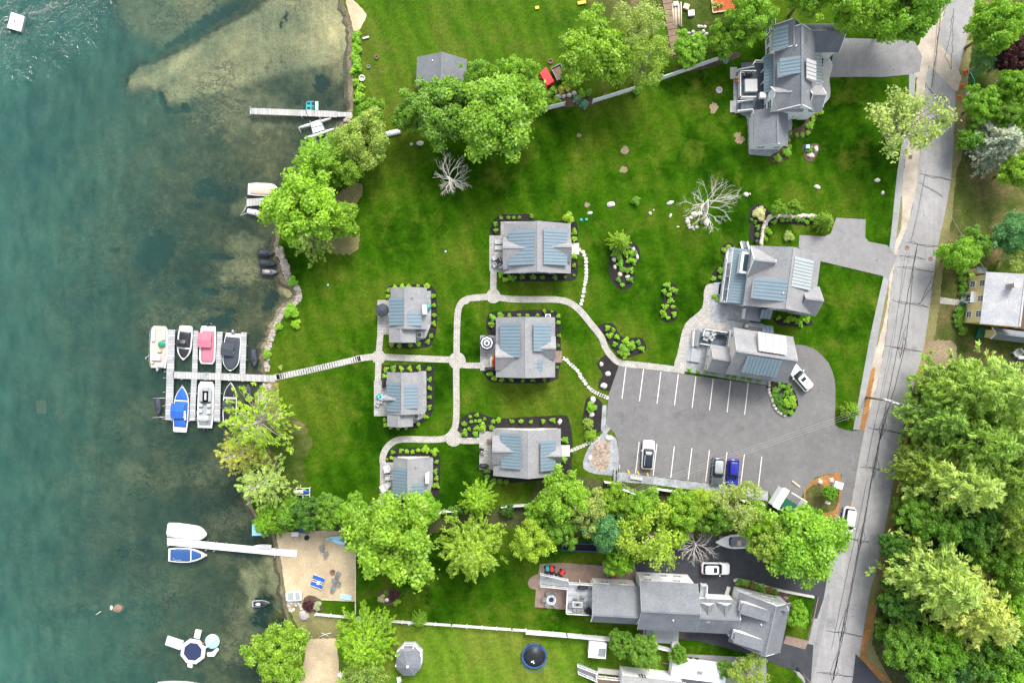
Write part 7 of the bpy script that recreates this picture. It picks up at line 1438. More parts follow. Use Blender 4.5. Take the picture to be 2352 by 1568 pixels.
for p, q in (((495, 1110), (525, 1235)), ((585, 1090), (635, 1195)), ((512, 1172), (610, 1148)), ((388, 1170), (415, 1220))): b = MB(); b.bar((*t10(*p)[:2], .57), (*t10(*q)[:2], .57), .12, .08); b.build('crossbeam', M['mgrey'], t_)
b = MB(); b.tube([(*t10(465, 1020)[:2], 1.6), (*t10(495, 1105)[:2], .7)], .04, 5); b.build('boom', M['black'], t_)
B = Boat('dinghy', 'small white dinghy pulled up on the sandy beach', 677, 1366, 2.5, 1.5, 92, 'square', 'gel', group=None); B.t.location.z = .28; B.well(.12, .9, .18, 'lgrey'); B.box('thwart', -.55, .55, .4, .52, .02, .12, 'gel')
b = MB(); o = [(x, y) for x, y in outl(3.2, .72, 'round')]; o2 = outl(3.0, .75, 'point'); b.rings([lift(o2, 0, .8), lift(o2, .06, 1), lift(o2, .12, .9)], 0, True, True); tag(b.build('paddle_board', M['gel'], None, W(603, 1253.5) + V((0, 0, .22)), R(88)), 'white paddle board lying on the white jetty', 'paddle board')
t_ = thing('kayak_rack', 'white kayak rack frame on the lawn near the lower lake shore', 'rack', W(698, 1134)); 
for x in (-1.05, 0, 1.05): b = MB(); b.bar((x, -1.05, .55), (x, 1.05, .55), .1, .1); b.build('rail', M['trim'], t_)
for y in (-1.05, 0, 1.05): b = MB(); b.bar((-1.1, y, .66), (1.1, y, .66), .1, .1); b.build('rail', M['trim'], t_)
for x in (-1.05, 1.05):
    for y in (-1.05, 1.05): b = MB(); b.box(x - .05, x + .05, y - .05, y + .05, 0, .6); b.build('leg', M['trim'], t_)
b = MB(); o = outl(2.6, .66, 'point', n_=14); b.rings([lift(o, -.05, .5), lift(o, .1, 1), lift(o, .22, .7), lift(o, .26, .2)], 0, True, True); k_ = b.build('kayak', M['gel'], None, W(697, 1127) + V((0, 0, .78)), R(-88)); tag(k_, 'white and blue kayak lying across the white rack', 'kayak'); b = MB(); o2 = outl(2.64, .68, 'point', .55, 1.0, 0); b.rings([lift(o2, .1, 1.0), lift(o2, .20, .9, .7), lift(o2, .27, .4, .7)], 0, True, True); b.build('bow_panel', M['blue'], k_)
# water trampoline
c0 = W(*T(0, 3, [(1765, 1285)])[0], .3); t_ = thing('water_trampoline', 'octagonal white water trampoline with a dark blue mat and slide', 'trampoline', V((c0.x, c0.y, WL))); b = MB()
rs = []
for k in range(8):
    th = 2 * math.pi * k / 8; rs.append([((1.72 + .34 * math.cos(f)) , .3 + .32 * math.sin(f)) for f in np.arange(0, 6.2, .785)])
a8 = [R(22.5 + 45 * k - 8) for k in range(8)]; rr = [[(r_ * math.cos(a), r_ * math.sin(a), z) for r_, z in rs[0]] for a in a8]; rr.append(rr[0]); b.rings(rr, 0, False, False); b.build('tube', M['gel'], t_)
b = MB(); b.prism([(1.5 * math.cos(a), 1.5 * math.sin(a)) for a in a8], .42, .46); b.build('jump_mat', M['navy'], t_)
P3 = lambda x, y: tuple((W(*T(0, 3, [(x, y)])[0], .3) - c0)[:2])
def slab(nm, pts, z0, z1, mat, top=.94): b = MB(); b.prism([P3(*p) for p in pts], z0, z1, 0, top); return b.build(nm, M[mat], t_)
slab('slide', [(1525, 1145), (1675, 1195), (1650, 1272), (1505, 1222)], .0, .45, 'gel'); slab('boarding_ramp', [(1785, 1085), (1840, 1098), (1822, 1175), (1768, 1160)], 0, .3, 'gel'); slab('step', [(1712, 1372), (1758, 1385), (1755, 1440), (1712, 1428)], 0, .35, 'gel')
slab('launch_log', [(1888, 1300), (1930, 1298), (1978, 1255), (1998, 1275), (1960, 1335), (1895, 1332)], 0, .4, 'gel', .9); b = MB(); p = P3(1940, 1195); b.lathe([(.9, 0), (1.15, .15), (1.15, .3), (.9, .4)], 20, (p[0], p[1], .0)); b.build('round_pad', M['sky'], t_); b = MB(); b.bar((*P3(1860, 1260), .5), (*P3(1998, 1160), .5), .35, .12); b.build('pad_strap', M['sky'], t_)
b = MB(); b.blob((*P3(1862, 1212), .5), .18, .2, .12, 8, 5, .1, 2, 0, True); b.build('red_handle', M['red'], t_)
# ------------------------------------------------------------------ vehicles
def car(label, px, py, L, Wd, rot, paint, roofmat=None, h=1.62, rear=.04, nm='parked_car', cat='car', rails=False, sunroof=False, group='parked cars'):
    t_ = thing(nm, label, cat, W(px, py, .8) * V((1, 1, 0)) if False else V((*W(px, py, .8)[:2], .06)), R(rot), group)
    def ol(ins, y0, y1, rc, n_=5):
        a, out = Wd / 2 - ins, []
        for sx, sy, a0 in ((1, 1, 0), (-1, 1, 90), (-1, -1, 180), (1, -1, 270)):
            for k in range(n_ + 1): th = R(a0 + 90 * k / n_); out.append((sx * (a - rc) + rc * math.cos(th), (y1 - rc if sy > 0 else y0 + rc) + rc * math.sin(th)))
        return out
    F, B_ = L / 2, -L / 2; rg = lambda o, z: [(x, y, z) for x, y in o]
    b = MB(); b.rings([rg(ol(.12, B_ + .06, F - .06, .3), .22), rg(ol(.02, B_, F, .36), .42), rg(ol(.0, B_, F, .40), .68), rg(ol(.05, B_ + .03, F - .05, .42), .90), rg(ol(.14, B_ + .08, F - .16, .42), 1.0)], 0, True, True); b.build('body', M[paint], t_)
    c0, c1 = B_ + L * rear, F - L * .27; b = MB()
    b.rings([rg(ol(.12, c0, c1, .3), .96), rg(ol(.17, c0 + .12, c1 - .25, .3), 1.2), rg(ol(.28, c0 + .35, c1 - .72, .28), h - .05)], 0, True, True); b.build('window', M['carglass'], t_)
    b = MB(); b.rings([rg(ol(.25, c0 + .22, c1 - .70, .28), h - .1), rg(ol(.26, c0 + .24, c1 - .72, .28), h - .03), rg(ol(.40, c0 + .40, c1 - .95, .25), h + .02)], 0, True, True); rf = b.build('roof', M[roofmat or paint], t_)
    if sunroof: b = MB(); ym = (c0 + c1) / 2 + .25; b.cbox((0, ym, h + .015), .8, .55, .02); b.build('sunroof', M['carglass'], rf)
    if rails:
        for x in (-Wd / 2 + .33, Wd / 2 - .33): b = MB(); b.bar((x, c0 + .5, h + .05), (x, c1 - 1.0, h + .05), .06, .05); b.build('roof_rail', M['alum'], rf)
    for x in (-Wd / 2 + .08, Wd / 2 - .08):
        for y in (F - L * .19, B_ + L * .2):
            b = MB(); rs = []
            for dx, r_ in ((-.12, .30), (-.10, .345), (.10, .345), (.12, .30)): rs.append([(x + dx, y + r_ * math.cos(k * .4488), .345 - .06 + r_ * math.sin(k * .4488)) for k in range(14)])
            b.rings(rs, 0, True, False); wh = b.build('wheel', M['rubber'], t_); b = MB(); sg = 1 if x > 0 else -1; b.rings([[(x + sg * d_, y + .21 * math.cos(k * .6283), .285 + .21 * math.sin(k * .6283)) for k in range(10)] for d_ in (.05, .128)], 0, True, False); b.build('rim', M['alum'], wh)
        sg = 1 if x > 0 else -1; b = MB(); b.cbox((x + sg * .17, c1 - .42, .98), .22, .14, .15); b.build('wing_mirror', M[paint], t_)
        b = MB(); b.blob((x - sg * .16, F - .18, .74), .2, .13, .09, 8, 5, 0, 1, 0, True); b.build('headlight', M['lamp'], t_); b = MB(); b.cbox((x - sg * .08, B_ + .05, .72), .2, .1, .2); b.build('tail_light', M['flagred'], t_)
    return t_
car('white car with a dark glass roof alone in the lower bays', *T(2, 2, [(1250, 1040)])[0], 4.55, 1.9, -4, 'carwhite', 'carglass', rails=True)
car('slate grey car in the lower bays beside the blue car', *T(2, 2, [(1888, 1190)])[0], 4.3, 1.8, 176, 'cardark', 'carsilver')
car('deep blue car in the lower bays beside the slate grey car', *T(2, 2, [(2030, 1205)])[0], 4.35, 1.78, 176, 'carblue', h=1.48)
car('white car parked at an angle against the house by the car park island', *T(3, 2, [(297, 332)])[0], 4.6, 1.85, 40, 'carwhite', sunroof=True)
car('white van-like car on the verge, half under the large roadside tree', *T(3, 3, [(733, 92)])[0], 4.9, 1.9, 170, 'carwhite', h=1.75, rails=True)
car('white-silver car on the dark drive of the long white house', *T(2, 3, [(1870, 516)])[0], 4.4, 1.85, -91, 'carwhite', sunroof=True, h=1.7)
t_ = thing('box_trailer', 'long white trailer with a roof vent, parked by the bottom edge', 'trailer', W(1597, 1528), R(-7)); b = MB(); b.box(-4.2, 4.2, -1.25, 1.25, .5, 2.4); b.build('body', M['white'], t_); b = MB(); b.box(-4.15, 4.15, -1.2, 1.2, 2.4, 2.46); rf = b.build('roof', M['trim'], t_); b = MB(); b.cbox((.1, 0, 2.46), .85, .5, .12); b.build('roof_vent', M['mgrey'], rf)
for x in (-1, 0): 
    for y in (-1.2, 1.2): b = MB(); b.rings([[(x + .35 * math.cos(k * .5236), y + d_, .35 + .35 * math.sin(k * .5236)) for k in range(12)] for d_ in (-.1, .1)], 0, True, False); b.build('wheel', M['rubber'], t_)
b = MB(); b.bar((-4.2, 0, .5), (-5.3, 0, .45), .12, .12); b.build('drawbar', M['mgrey'], t_)
B = Boat('speedboat', 'white boat on land under trees beside the dark drive', *T(2, 3, [(2020, 255)])[0], 5.6, 2.2, 92, 'point', group=None); B.t.location.z = .75; B.well(.1, .6, .3, 'mgrey'); B.box('seat', -.6, .2, .3, .42, .02, .3, 'timber'); B.screen(.62, .8)
b = MB(); b.box(-2.1, 2.1, -.7, .7, .35, .5); b.box(-2.6, -2.1, -.08, .08, .35, .45)
for x in (-.5, .5):
    for y in (-.85, .85): b.rings([[(x * .5 + .3 * math.cos(k * .6283), y + d_, .3 + .3 * math.sin(k * .6283)) for k in range(10)] for d_ in (-.08, .08)], 0, True, False)
tag(b.build('boat_trailer', M['mgrey'], None, W(1681, 1240)), 'grey trailer carrying the white boat beside the dark drive', 'trailer')
t_ = thing('utility_trailer', 'small brown open trailer on the north lawn beside a red cover', 'trailer', W(*T(2, 0, [(427, 677)])[0]), R(-64)); b = MB(); b.box(-1.0, 1.0, -.75, .75, .4, .5); b.build('bed', M['wood'], t_); b = MB(); b.box(-1.05, 1.05, .75, .82, .4, .85); b.box(-1.05, 1.05, -.82, -.75, .4, .85); b.box(1.0, 1.07, -.82, .82, .4, .85); b.box(-1.07, -1.0, -.82, .82, .4, .85); b.build('sideboard', M['lgrey'], t_)
for y in (-.95, .95): b = MB(); b.rings([[(.28 * math.cos(k * .6283), y + d_, .28 + .28 * math.sin(k * .6283)) for k in range(10)] for d_ in (-.09, .09)], 0, True, False); b.build('wheel', M['rubber'], t_)
b = MB(); P_ = [W(*p) for p in T(2, 0, [(248, 690), (310, 625), (392, 770), (318, 815)])]; c = sum(P_, V()) / 4; b.prism([(p.x - c.x, p.y - c.y) for p in P_], 0, .95, 0, .9); tag(b.build('tarp_cover', M['red'], None, c), 'bright red tarp cover on the north lawn by the fence', 'tarp')
b = MB(); b.cbox((0, 0, 0), 1.5, 1.0, .8, R(35)); tag(b.build('white_crate', M['gel'], None, W(*T(2, 0, [(550, 690)])[0])), 'white box lying right of the brown open trailer', 'box'); b = MB(); b.cbox((0, 0, 0), 1.0, .7, .12, R(35)); tag(b.build('pallet', M['wood'], None, W(*T(2, 0, [(503, 748)])[0])), 'grey pallet below the brown open trailer', 'pallet')
def mower(label, px, py, rot, mat):
    t_ = thing('lawn_tractor', label, 'lawn mower', W(px, py), R(rot), 'garden machines on the brick terrace'); b = MB(); b.box(-.42, .42, -.8, .2, .2, .55); b.build('body', M['black'], t_); b = MB(); b.prism([(-.32, .1), (.32, .1), (.26, .95), (-.26, .95)], .3, .8, 0, .85); b.build('hood', M[mat], t_); b = MB(); b.cbox((0, -.45, .55), .5, .45, .12); b.cbox((0, -.68, .55), .5, .1, .5); b.build('seat', M['mgrey'], t_)
    for x in (-.42, .42):
        for y, r_ in ((-.5, .26), (.65, .18)): b = MB(); b.rings([[(x + d_, y + r_ * math.cos(k * .6283), r_ + r_ * math.sin(k * .6283)) for k in range(10)] for d_ in (-.1, .1)], 0, True, False); b.build('wheel', M['rubber'], t_)
    b = MB(); b.tube([(0, .1, .7), (0, -.1, .95)], .03, 5); b.lathe([(.2, 0), (.2, .03)], 10, (0, -.1, .95)); b.build('steering_wheel', M['black'], t_)
mower('teal and black lawn tractor at the top left of the brick terrace', *T(2, 3, [(328, 535)])[0], 5, 'teal'); mower('red lawn tractor next to the teal one on the brick terrace', *T(2, 3, [(370, 540)])[0], 8, 'red'); mower('small dark red machine by the deck stairs of the long white house', *T(2, 3, [(440, 565)])[0], -40, 'red'); mower('bright red garden machine under the tree at the house wall', *T(2, 3, [(905, 565)])[0], -85, 'red')
# ------------------------------------------------------------------ poles, wires, fences
def pole(label, base, h, arm, extra):
    t_ = thing('utility_pole', label, 'utility pole', W(*base)); b = MB(); b.lathe([(.17, 0), (.11, h), (.05, h + .03)], 10); b.build('pole', M['galv'], t_)
    a = R(arm); d = V((math.cos(a), math.sin(a), 0))
    for z, l in ((h - .4, 1.2), (h - 1.2, .9)):
        b = MB(); b.bar(d * -l + V((0, 0, z)), d * l + V((0, 0, z)), .13, .13); ar = b.build('crossarm', M['gel'], t_)
        for k in (-.9, -.45, .45, .9): b = MB(); p = d * l * k + V((0, 0, z + .06)); b.lathe([(.05, 0), (.08, .05), (.05, .1), (.08, .14), (.03, .2)], 8, p); b.build('insulator', M['gel'], ar)
    if extra: b = MB(); p = d * .45 + V((0, 0, h - 2.0)); b.lathe([(.24, 0), (.27, .1), (.27, .75), (.15, .85)], 12, p); b.build('transformer', M['lgrey'], t_)
    return t_
pole('utility pole with white crossarms leaning over the road from the orange verge', (1989, 912), 8.5, -20, True); pole('utility pole with white fittings between the gravel bed and the lower trees', (1429, 1107), 8.5, -20, True); pole('utility pole at the bottom edge beside the road', (1831, 1533), 8.5, -50, False)
def wire(p, q, label, sag=.5, r_=.022, n_=14):
    pts = [p.lerp(q, i / n_) - V((0, 0, sag * 4 * (i / n_) * (1 - i / n_))) for i in range(n_ + 1)]; b = MB(); b.tube(pts, r_, 4); return tag(b.build('overhead_wire', M['wire']), label, 'wire', 'overhead wires')
a = W(1989, 912); c = W(1429, 1107)
for i, dx in enumerate((-.5, 0, .5)): wire(a + V((dx, -dx * .36, 8.15)), c + V((dx, -dx * .36, 8.15)), 'overhead wire crossing the car park between two poles', .5, .010)
wire(a + V((.3, 0, 8.2)), W(2300, 990, 8), 'overhead wire running from the roadside pole into the wood', .3, .015); wire(W(2176, 480, 6), W(2266, 622, 5.2), 'service wire reaching the yellow house corner', .4, .015); wire(c + V((0, 0, 7.5)), W(1404, 1080, .2), 'guy wire of the pole by the gravel bed', .02, .03)
b = MB(); b.tube([W(1420, 1100, .1), W(1424, 1068, 2.2), W(1412, 1062, .1)], .05, 5); tag(b.build('guy_brace', M['alum']), 'pale tubular brace beside the pole at the gravel bed', 'pole brace')
def fence(label, pts, h, kind='solid', group='white vinyl fences', step=2.4, mat='trim'):
    P_ = [W(*p) for p in pts]; t_ = thing('fence', label, 'fence', P_[0], 0, group)
    for a, c in zip(P_[:-1], P_[1:]):
        a, c = a - P_[0], c - P_[0]; n_ = max(1, round((c - a).length / step))
        for i in range(n_ + 1):
            p = a.lerp(c, i / n_); b = MB(); b.box(p.x - .07, p.x + .07, p.y - .07, p.y + .07, 0, h + .1); b.lathe([(.11, h + .1), (.01, h + .22)], 4, (p.x, p.y, 0), 0, False, a0=R(45)); b.build('post', M[mat], t_)
        for i in range(n_):
            p, q = a.lerp(c, i / n_), a.lerp(c, (i + 1) / n_); b = MB()
            if kind == 'solid': b.bar(p + V((0, 0, h * .5 + .05)), q + V((0, 0, h * .5 + .05)), .06, h - .1); b.bar(p + V((0, 0, h)), q + V((0, 0, h)), .1, .1)
            else:
                for z in (.35, .75, 1.12): b.bar(p + V((0, 0, z)), q + V((0, 0, z)), .06, .13)
            b.build('panel' if kind == 'solid' else 'rails', M[mat], t_)
    return t_
fence('white solid fence length left of the rocks, mostly under the biggest tree', T(2, 0, [(230, 1035), (478, 972)]), 1.9); fence('white solid fence length below the double-trunked tree', T(2, 0, [(738, 948), (1108, 835)]), 1.9); fence('white solid fence length ending at the round blue-green bush', T(2, 0, [(1372, 738), (1880, 560)]), 1.9)
fence('long white rail fence dividing the lower lawns', T(1, 3, [(560, 918), (1200, 980), (1800, 1020), (2352, 1060)]) + T(2, 3, [(128, 1068)]), 1.25, 'rail'); fence('tall white solid fence behind the trampoline', T(2, 3, [(130, 1075), (500, 1105), (900, 1140), (1150, 1165), (1465, 1245)]), 1.8)
fence('white solid fence length below the end of the gravel bed', T(2, 2, [(845, 1280), (940, 1292)]), 1.6); fence('white solid fence length left of the thin pale tree, along the stone strip', T(2, 2, [(1290, 1338), (1560, 1378)]), 1.6); fence('white solid fence length beneath the thin pale tree', T(2, 2, [(1725, 1395), (1850, 1412)]), 1.6); fence('white solid fence length ending at the dumpster pen', T(2, 2, [(2095, 1450), (2290, 1482)]), 1.6); fence('white solid fence length below the lowest garden cottage', T(1, 2, [(2255, 1505), (2352, 1497)]) + T(2, 2, [(150, 1488)]), 1.6); fence('white solid fence length right of the lowest lake cottage', T(1, 2, [(1640, 1560), (1850, 1538)]), 1.6)
# dumpster pen
t_ = thing('dumpster_pen', 'white-roofed pen holding a green dumpster at the car park corner', 'shed', W(*T(3, 2, [(155, 1462)])[0]), R(-31)); b = MB(); b.box(-2.1, 2.1, -1.6, -1.5, 0, 2.0); b.box(-2.1, -2.0, -1.5, 1.5, 0, 2.0); b.box(2.0, 2.1, -1.5, 1.5, 0, 2.0); b.build('wall', M['white'], t_); b = MB(); b.box(-2.0, -1.0, -1.7, 1.7, 2.0, 2.1); b.build('roof', M['trim'], t_); b = MB(); b.bar((-.6, 1.6, 2.05), (2.2, 1.6, 2.05), .15, .15); b.bar((2.1, 1.6, 2.05), (2.1, -1.6, 2.05), .15, .15); b.build('frame', M['trim'], t_)
t_ = thing('dumpster', 'dark green dumpster inside the white pen', 'dumpster', t_.matrix_world @ V((0, 0, 0)) if False else W(*T(3, 2, [(165, 1490)])[0]), R(-31)); b = MB(); b.prism([(-.9, -.7), (.9, -.7), (.9, .7), (-.9, .7)], .15, 1.25, 0, 1.08); b.build('bin', M['dkgreen'], t_); b = MB(); b.box(-.98, .98, -.78, .78, 1.26, 1.33); b.build('lid', M['dkgreen'], t_)
# ------------------------------------------------------------------ patio furniture
def chair(label, px, py, rot, mat, group=None, z=.07, s=1.0):
    t_ = thing('patio_chair', label, 'chair', W(px, py, z), R(rot), group); t_.location.z = z; t_.scale = (s, s, s)
    b = MB(); b.box(-.3, .3, -.3, .3, .36, .44); b.build('seat', M[mat], t_); b = MB(); b.box(-.3, .3, -.38, -.29, .4, .95); b.build('backrest', M[mat], t_)
    for x in (-.29, .29):
        b = MB(); b.box(x - .05, x + .05, -.3, .3, .58, .64); b.build('armrest', M[mat], t_)
        for y in (-.3, .26): b = MB(); b.box(x - .03, x + .03, y, y + .05, 0, .38 if y > 0 else .58); b.build('leg', M[mat], t_)
    return t_
def table(label, px, py, rot, sx, sy, mat, h=.72, z=.07, rnd_=False, nm='patio_table', ring=None):
    t_ = thing(nm, label, 'table', V((*W(px, py, z + h)[:2], z)), R(rot)); b = MB()
    if rnd_: b.lathe([(sx / 2, h - .05), (sx / 2, h)], 20)
    else: b.box(-sx / 2, sx / 2, -sy / 2, sy / 2, h - .06, h)
    b.build('tabletop', M[mat], t_)
    for x in (-.36, .36):
        for y in (-.36, .36): b = MB(); b.box(x * sx - .03, x * sx + .03, y * sy - .03, y * sy + .03, 0, h - .06); b.build('leg', M['mgrey'], t_)
    return t_
def parasol(label, px, py, r_, mats, h=2.4, n_=8, z=.07, bands=5):
    t_ = thing('parasol', label, 'umbrella', V((*W(px, py, z + h)[:2], z))); b = MB(); b.lathe([(.03, 0), (.03, h + .12)], 8); b.lathe([(.28, 0), (.28, .08)], 10); b.build('pole', M['alum'], t_)
    bd = max(1, bands); c_ = MB()
    for k in range(bd):
        r0, r1 = r_ * k / bd, r_ * (k + 1) / bd; zz = lambda r: h - .55 * (r / r_) ** 1.15
        rs = [[(r * (1 - .10 * (i % 2) * (r / r_)) * math.cos(math.pi * i / n_), r * (1 - .10 * (i % 2) * (r / r_)) * math.sin(math.pi * i / n_), zz(r)) for i in range(2 * n_)] for r in (max(.02, r0), r1)]
        n2 = 2 * n_; c_.add([p for q_ in rs for p in q_], [(i, (i + 1) % n2, n2 + (i + 1) % n2, n2 + i) for i in range(n2)], k % len(mats))
    c_.build('canopy', [M[m_] for m_ in mats], t_); return t_
def grill(label, px, py, rot, z=.07, mat='black', group='barbecue grills'):
    t_ = thing('barbecue_grill', label, 'grill', W(px, py, z), R(rot), group); t_.location.z = z; b = MB(); b.box(-.6, .6, -.26, .26, .1, .85); b.build('cabinet', M[mat], t_); b = MB(); b.rings([[(x, .27 * math.cos(k), .85 + .3 * math.sin(k)) for k in np.arange(0, 3.3, .52)] for x in (-.42, .42)], 0, True, False); b.build('lid', M[mat], t_)
    for x in (-.68, .68): b = MB(); b.box(x - .12, x + .12, -.22, .22, .8, .84); b.build('side_shelf', M[mat], t_)
def ac(label, px, py, z=.05):
    t_ = thing('air_conditioner', label, 'air conditioner', W(px, py, .6) * V((1, 1, 0)) + V((0, 0, z)), R(rnd.uniform(-3, 3)), 'air conditioning units'); b = MB(); b.box(-.42, .42, -.42, .42, 0, .75); b.build('casing', M['gel'], t_); b = MB(); b.lathe([(.33, .75), (.33, .775), (.30, .78)], 18); b.build('fan_grille', M['black'], t_); b = MB()
    for k in range(4): b.bar((.05 * math.cos(k * 1.57), .05 * math.sin(k * 1.57), .79), (.27 * math.cos(k * 1.57), .27 * math.sin(k * 1.57), .79), .1, .01)
    b.build('fan_blades', M['lgrey'], t_)
ac('white air conditioner at the lower corner of the northernmost lake cottage', *T(1, 1, [(1503, 1508)])[0]); ac('white air conditioner at the lower corner of the cottage with blue chairs', *T(1, 2, [(1473, 686)])[0]); ac('white air conditioner at the top of the striped-umbrella cottage', *T(2, 1, [(330, 1342)])[0]); ac('white air conditioner behind the bottom-edge house', *T(2, 3, [(1162, 1475)])[0])
G1, G2, G3, G4 = 'chairs on the uppermost garden cottage patio', 'white furniture on the lowest lake cottage patio', 'dark chairs on the beach', 'chairs round the fire pit'
table('black square patio table between four pale chairs', *T(1, 1, [(2232, 836)])[0], 28, 1.1, 1.1, 'black')
for x, y, r_ in ((2190, 805, 120), (2262, 812, 30), (2250, 880, -60), (2192, 868, 210)): chair('pale patio chair at the black square table', *T(1, 1, [(x, y)])[0], r_ - 90, 'cushion', G1)
for y, w_ in ((655, 'upper'), (708, 'lower')): 
    b = MB(); b.box(-.95, .95, -.32, .32, .25, .36); t_ = thing('sun_lounger', f'{w_} of two pale grey loungers on the uppermost garden cottage patio', 'lounger', W(*T(1, 1, [(2250, y)])[0], .3) * V((1, 1, 0)) + V((0, 0, .07)), 0, 'loungers on the patio'); b.build('bed', M['cushion'], t_)
    for x in (-.8, .8):
        for yy in (-.25, .25): b = MB(); b.box(x - .03, x + .03, yy - .03, yy + .03, 0, .25); b.build('leg', M['mgrey'], t_)
parasol('navy and white striped parasol on the middle garden cottage patio', 1118, 787.5, 1.2, ['navy', 'gel'], bands=5); parasol('round charcoal parasol on the northernmost lake cottage patio', 877, 712, 1.1, ['char'], bands=3)
table('round white table under the striped parasol', 1118, 790, 0, 1.1, 1.1, 'cushion', rnd_=True); table('round grey table under the charcoal parasol', 876, 716, 0, 1.1, 1.1, 'lgrey', rnd_=True)
for i, (m_, dx) in enumerate((('ymark', 0), ('red', 3.2), ('gel', -3.2))):
    b = MB(); o = outl(2.0, .5, 'point'); b.rings([lift(o, .1, .8), lift(o, .25, 1), lift(o, .36, .7)], 0, True, True); tag(b.build('kayak', M[m_], None, W(1132 + dx, 830) + V((0, 0, .05)), R(2)), ['yellow kayak lying between the red and white ones by the cottage wall', 'red kayak lying against the striped-umbrella cottage wall', 'white kayak lying on the striped-umbrella cottage patio'][i], 'kayak', 'kayaks on the patio')
grill('black grill at the lower end of the striped-umbrella cottage patio', *T(1, 2, [(2150, 250)])[0], 0); grill('black grill at the corner of the patio with blue chairs', *T(1, 2, [(1182, 378)])[0], 90); grill('long black grill at the lower end of the lowest garden cottage patio', *T(1, 2, [(2092, 1135)])[0], 0)
for x, y, r_, w_ in ((1132, 500, 40, 'upper dark teal'), (1158, 505, -60, 'small blue')): chair(f'{w_} chair on the patio beside the dock path cottage', *T(1, 2, [(x, y)])[0], r_, 'teal' if 'teal' in w_ else 'sky', 'chairs on the patio with blue chairs')
for x, y in ((1120, 575), (1152, 545)): chair('pale grey curved chair on the patio with blue chairs', *T(1, 2, [(x, y)])[0], 150, 'cushion', 'pale chairs on the patio with blue chairs')
for x, y, r_, s_ in ((1210, 1158, 10, 1.5), (1212, 1240, 90, 1.2), (1180, 1335, 30, 1.6), (1218, 1308, 50, 1.1), (1242, 1240, 90, 1.1), (1165, 1440, 20, 1.4)): chair('white patio seat on the lowest lake cottage terrace', *T(1, 2, [(x, y)])[0], r_, 'cushion', G2, s=s_)
b = MB(); 
for i in range(4): b.box(-.55, .55, -.3 + .17 * i, -.18 + .17 * i, .42, .48)
for x in (-.45, .45): b.box(x - .05, x + .05, -.3, .35, 0, .42)
tag(b.build('slatted_bench', M['wood'], None, W(*T(1, 2, [(2157, 910)])[0]) + V((0, 0, .065))), 'brown slatted bench on the lowest garden cottage patio', 'bench'); b = MB(); b.cbox((0, 0, 0), .45, .7, .5); tag(b.build('side_table', M['wood'], None, W(*T(1, 2, [(2180, 970)])[0]) + V((0, 0, .065))), 'small brown side table against the lowest garden cottage wall', 'table')
chair('black-framed chair on the left of the lowest garden cottage patio', *T(1, 2, [(2068, 995)])[0], 70, 'black'); table('small round white table beside the black-framed chair', *T(1, 2, [(2078, 1022)])[0], 0, .6, .6, 'cushion', .5, rnd_=True)
# deck of the guest house, deck of the long white house, fire pit
DZ = .75; table('pale grey table on the dark deck by the car park house', *Z2(630, 220), 20, 1.15, 1.0, 'lgrey', z=DZ, rnd_=True)
for x, y, r_ in ((600, 285, 160), (695, 285, 230), (725, 205, -60)): chair('white chair on the dark deck by the car park house', *Z2(x, y), r_, 'cushion', 'chairs on the dark deck', DZ, 1.1)
grill('round dark covered grill on the dark deck', *Z2(850, 215), -8, DZ, 'char')
b = MB(); b.box(-.95, .95, -.95, .95, 0, .7); tag(b.build('covered_table', M['cushion'], None, V((*W(*Z4(385, 1128), 2)[:2], 1.3)), R(1)), 'square table under a pale cover on the white house deck', 'table'); b = MB(); o = outl(1.5, .5, 'point'); 
for i, (m_, y, lb) in enumerate((('ymark', 1020, 'yellow-orange float leaning outside the white house deck rail'), ('orange', 1075, 'red-orange float leaning outside the white house deck rail'))): b = MB(); b.rings([lift(o, .1, .7), lift(o, .28, 1), lift(o, .4, .6)], 0, True, True); tag(b.build('pool_float', M[m_], None, W(*Z4(178, y)) + V((0, 0, .05)), R(90)), lb, 'float')
grill('dark grill beside the stairs on the white house deck', *Z4(320, 975), 10, 1.3)
t_ = table('white and dark dining table on the pale deck of the long white house', *T(2, 3, [(602, 847)])[0], -3, 1.55, .95, 'cushion', z=1.95); b = MB(); b.box(-.6, .6, -.3, .3, .72, .735); b.build('table_inset', M['mgrey'], t_); b = MB(); b.blob((0, 0, .78), .3, .16, .06, 8, 4, .2, 3); b.build('centrepiece', M['black'], t_)
for x, y, r_ in ((582, 800, 180), (640, 785, 160), (545, 840, -90), (668, 835, 90), (580, 885, 0), (622, 885, 0)): chair('dark chair at the dining table on the pale deck', *T(2, 3, [(x, y)])[0], r_, 'mgrey', 'dark chairs on the pale deck', 1.95)
chair('large dark lounge chair at the lower corner of the pale deck', *T(2, 3, [(700, 885)])[0], 50, 'black', None, 1.95, 1.5); grill('long black grill against the top rail of the pale deck', *T(2, 3, [(645, 675)])[0], 180, 1.95); chair('blue-grey covered chair in the top right corner of the pale deck', *T(2, 3, [(718, 690)])[0], 180, 'mgrey', None, 1.95)
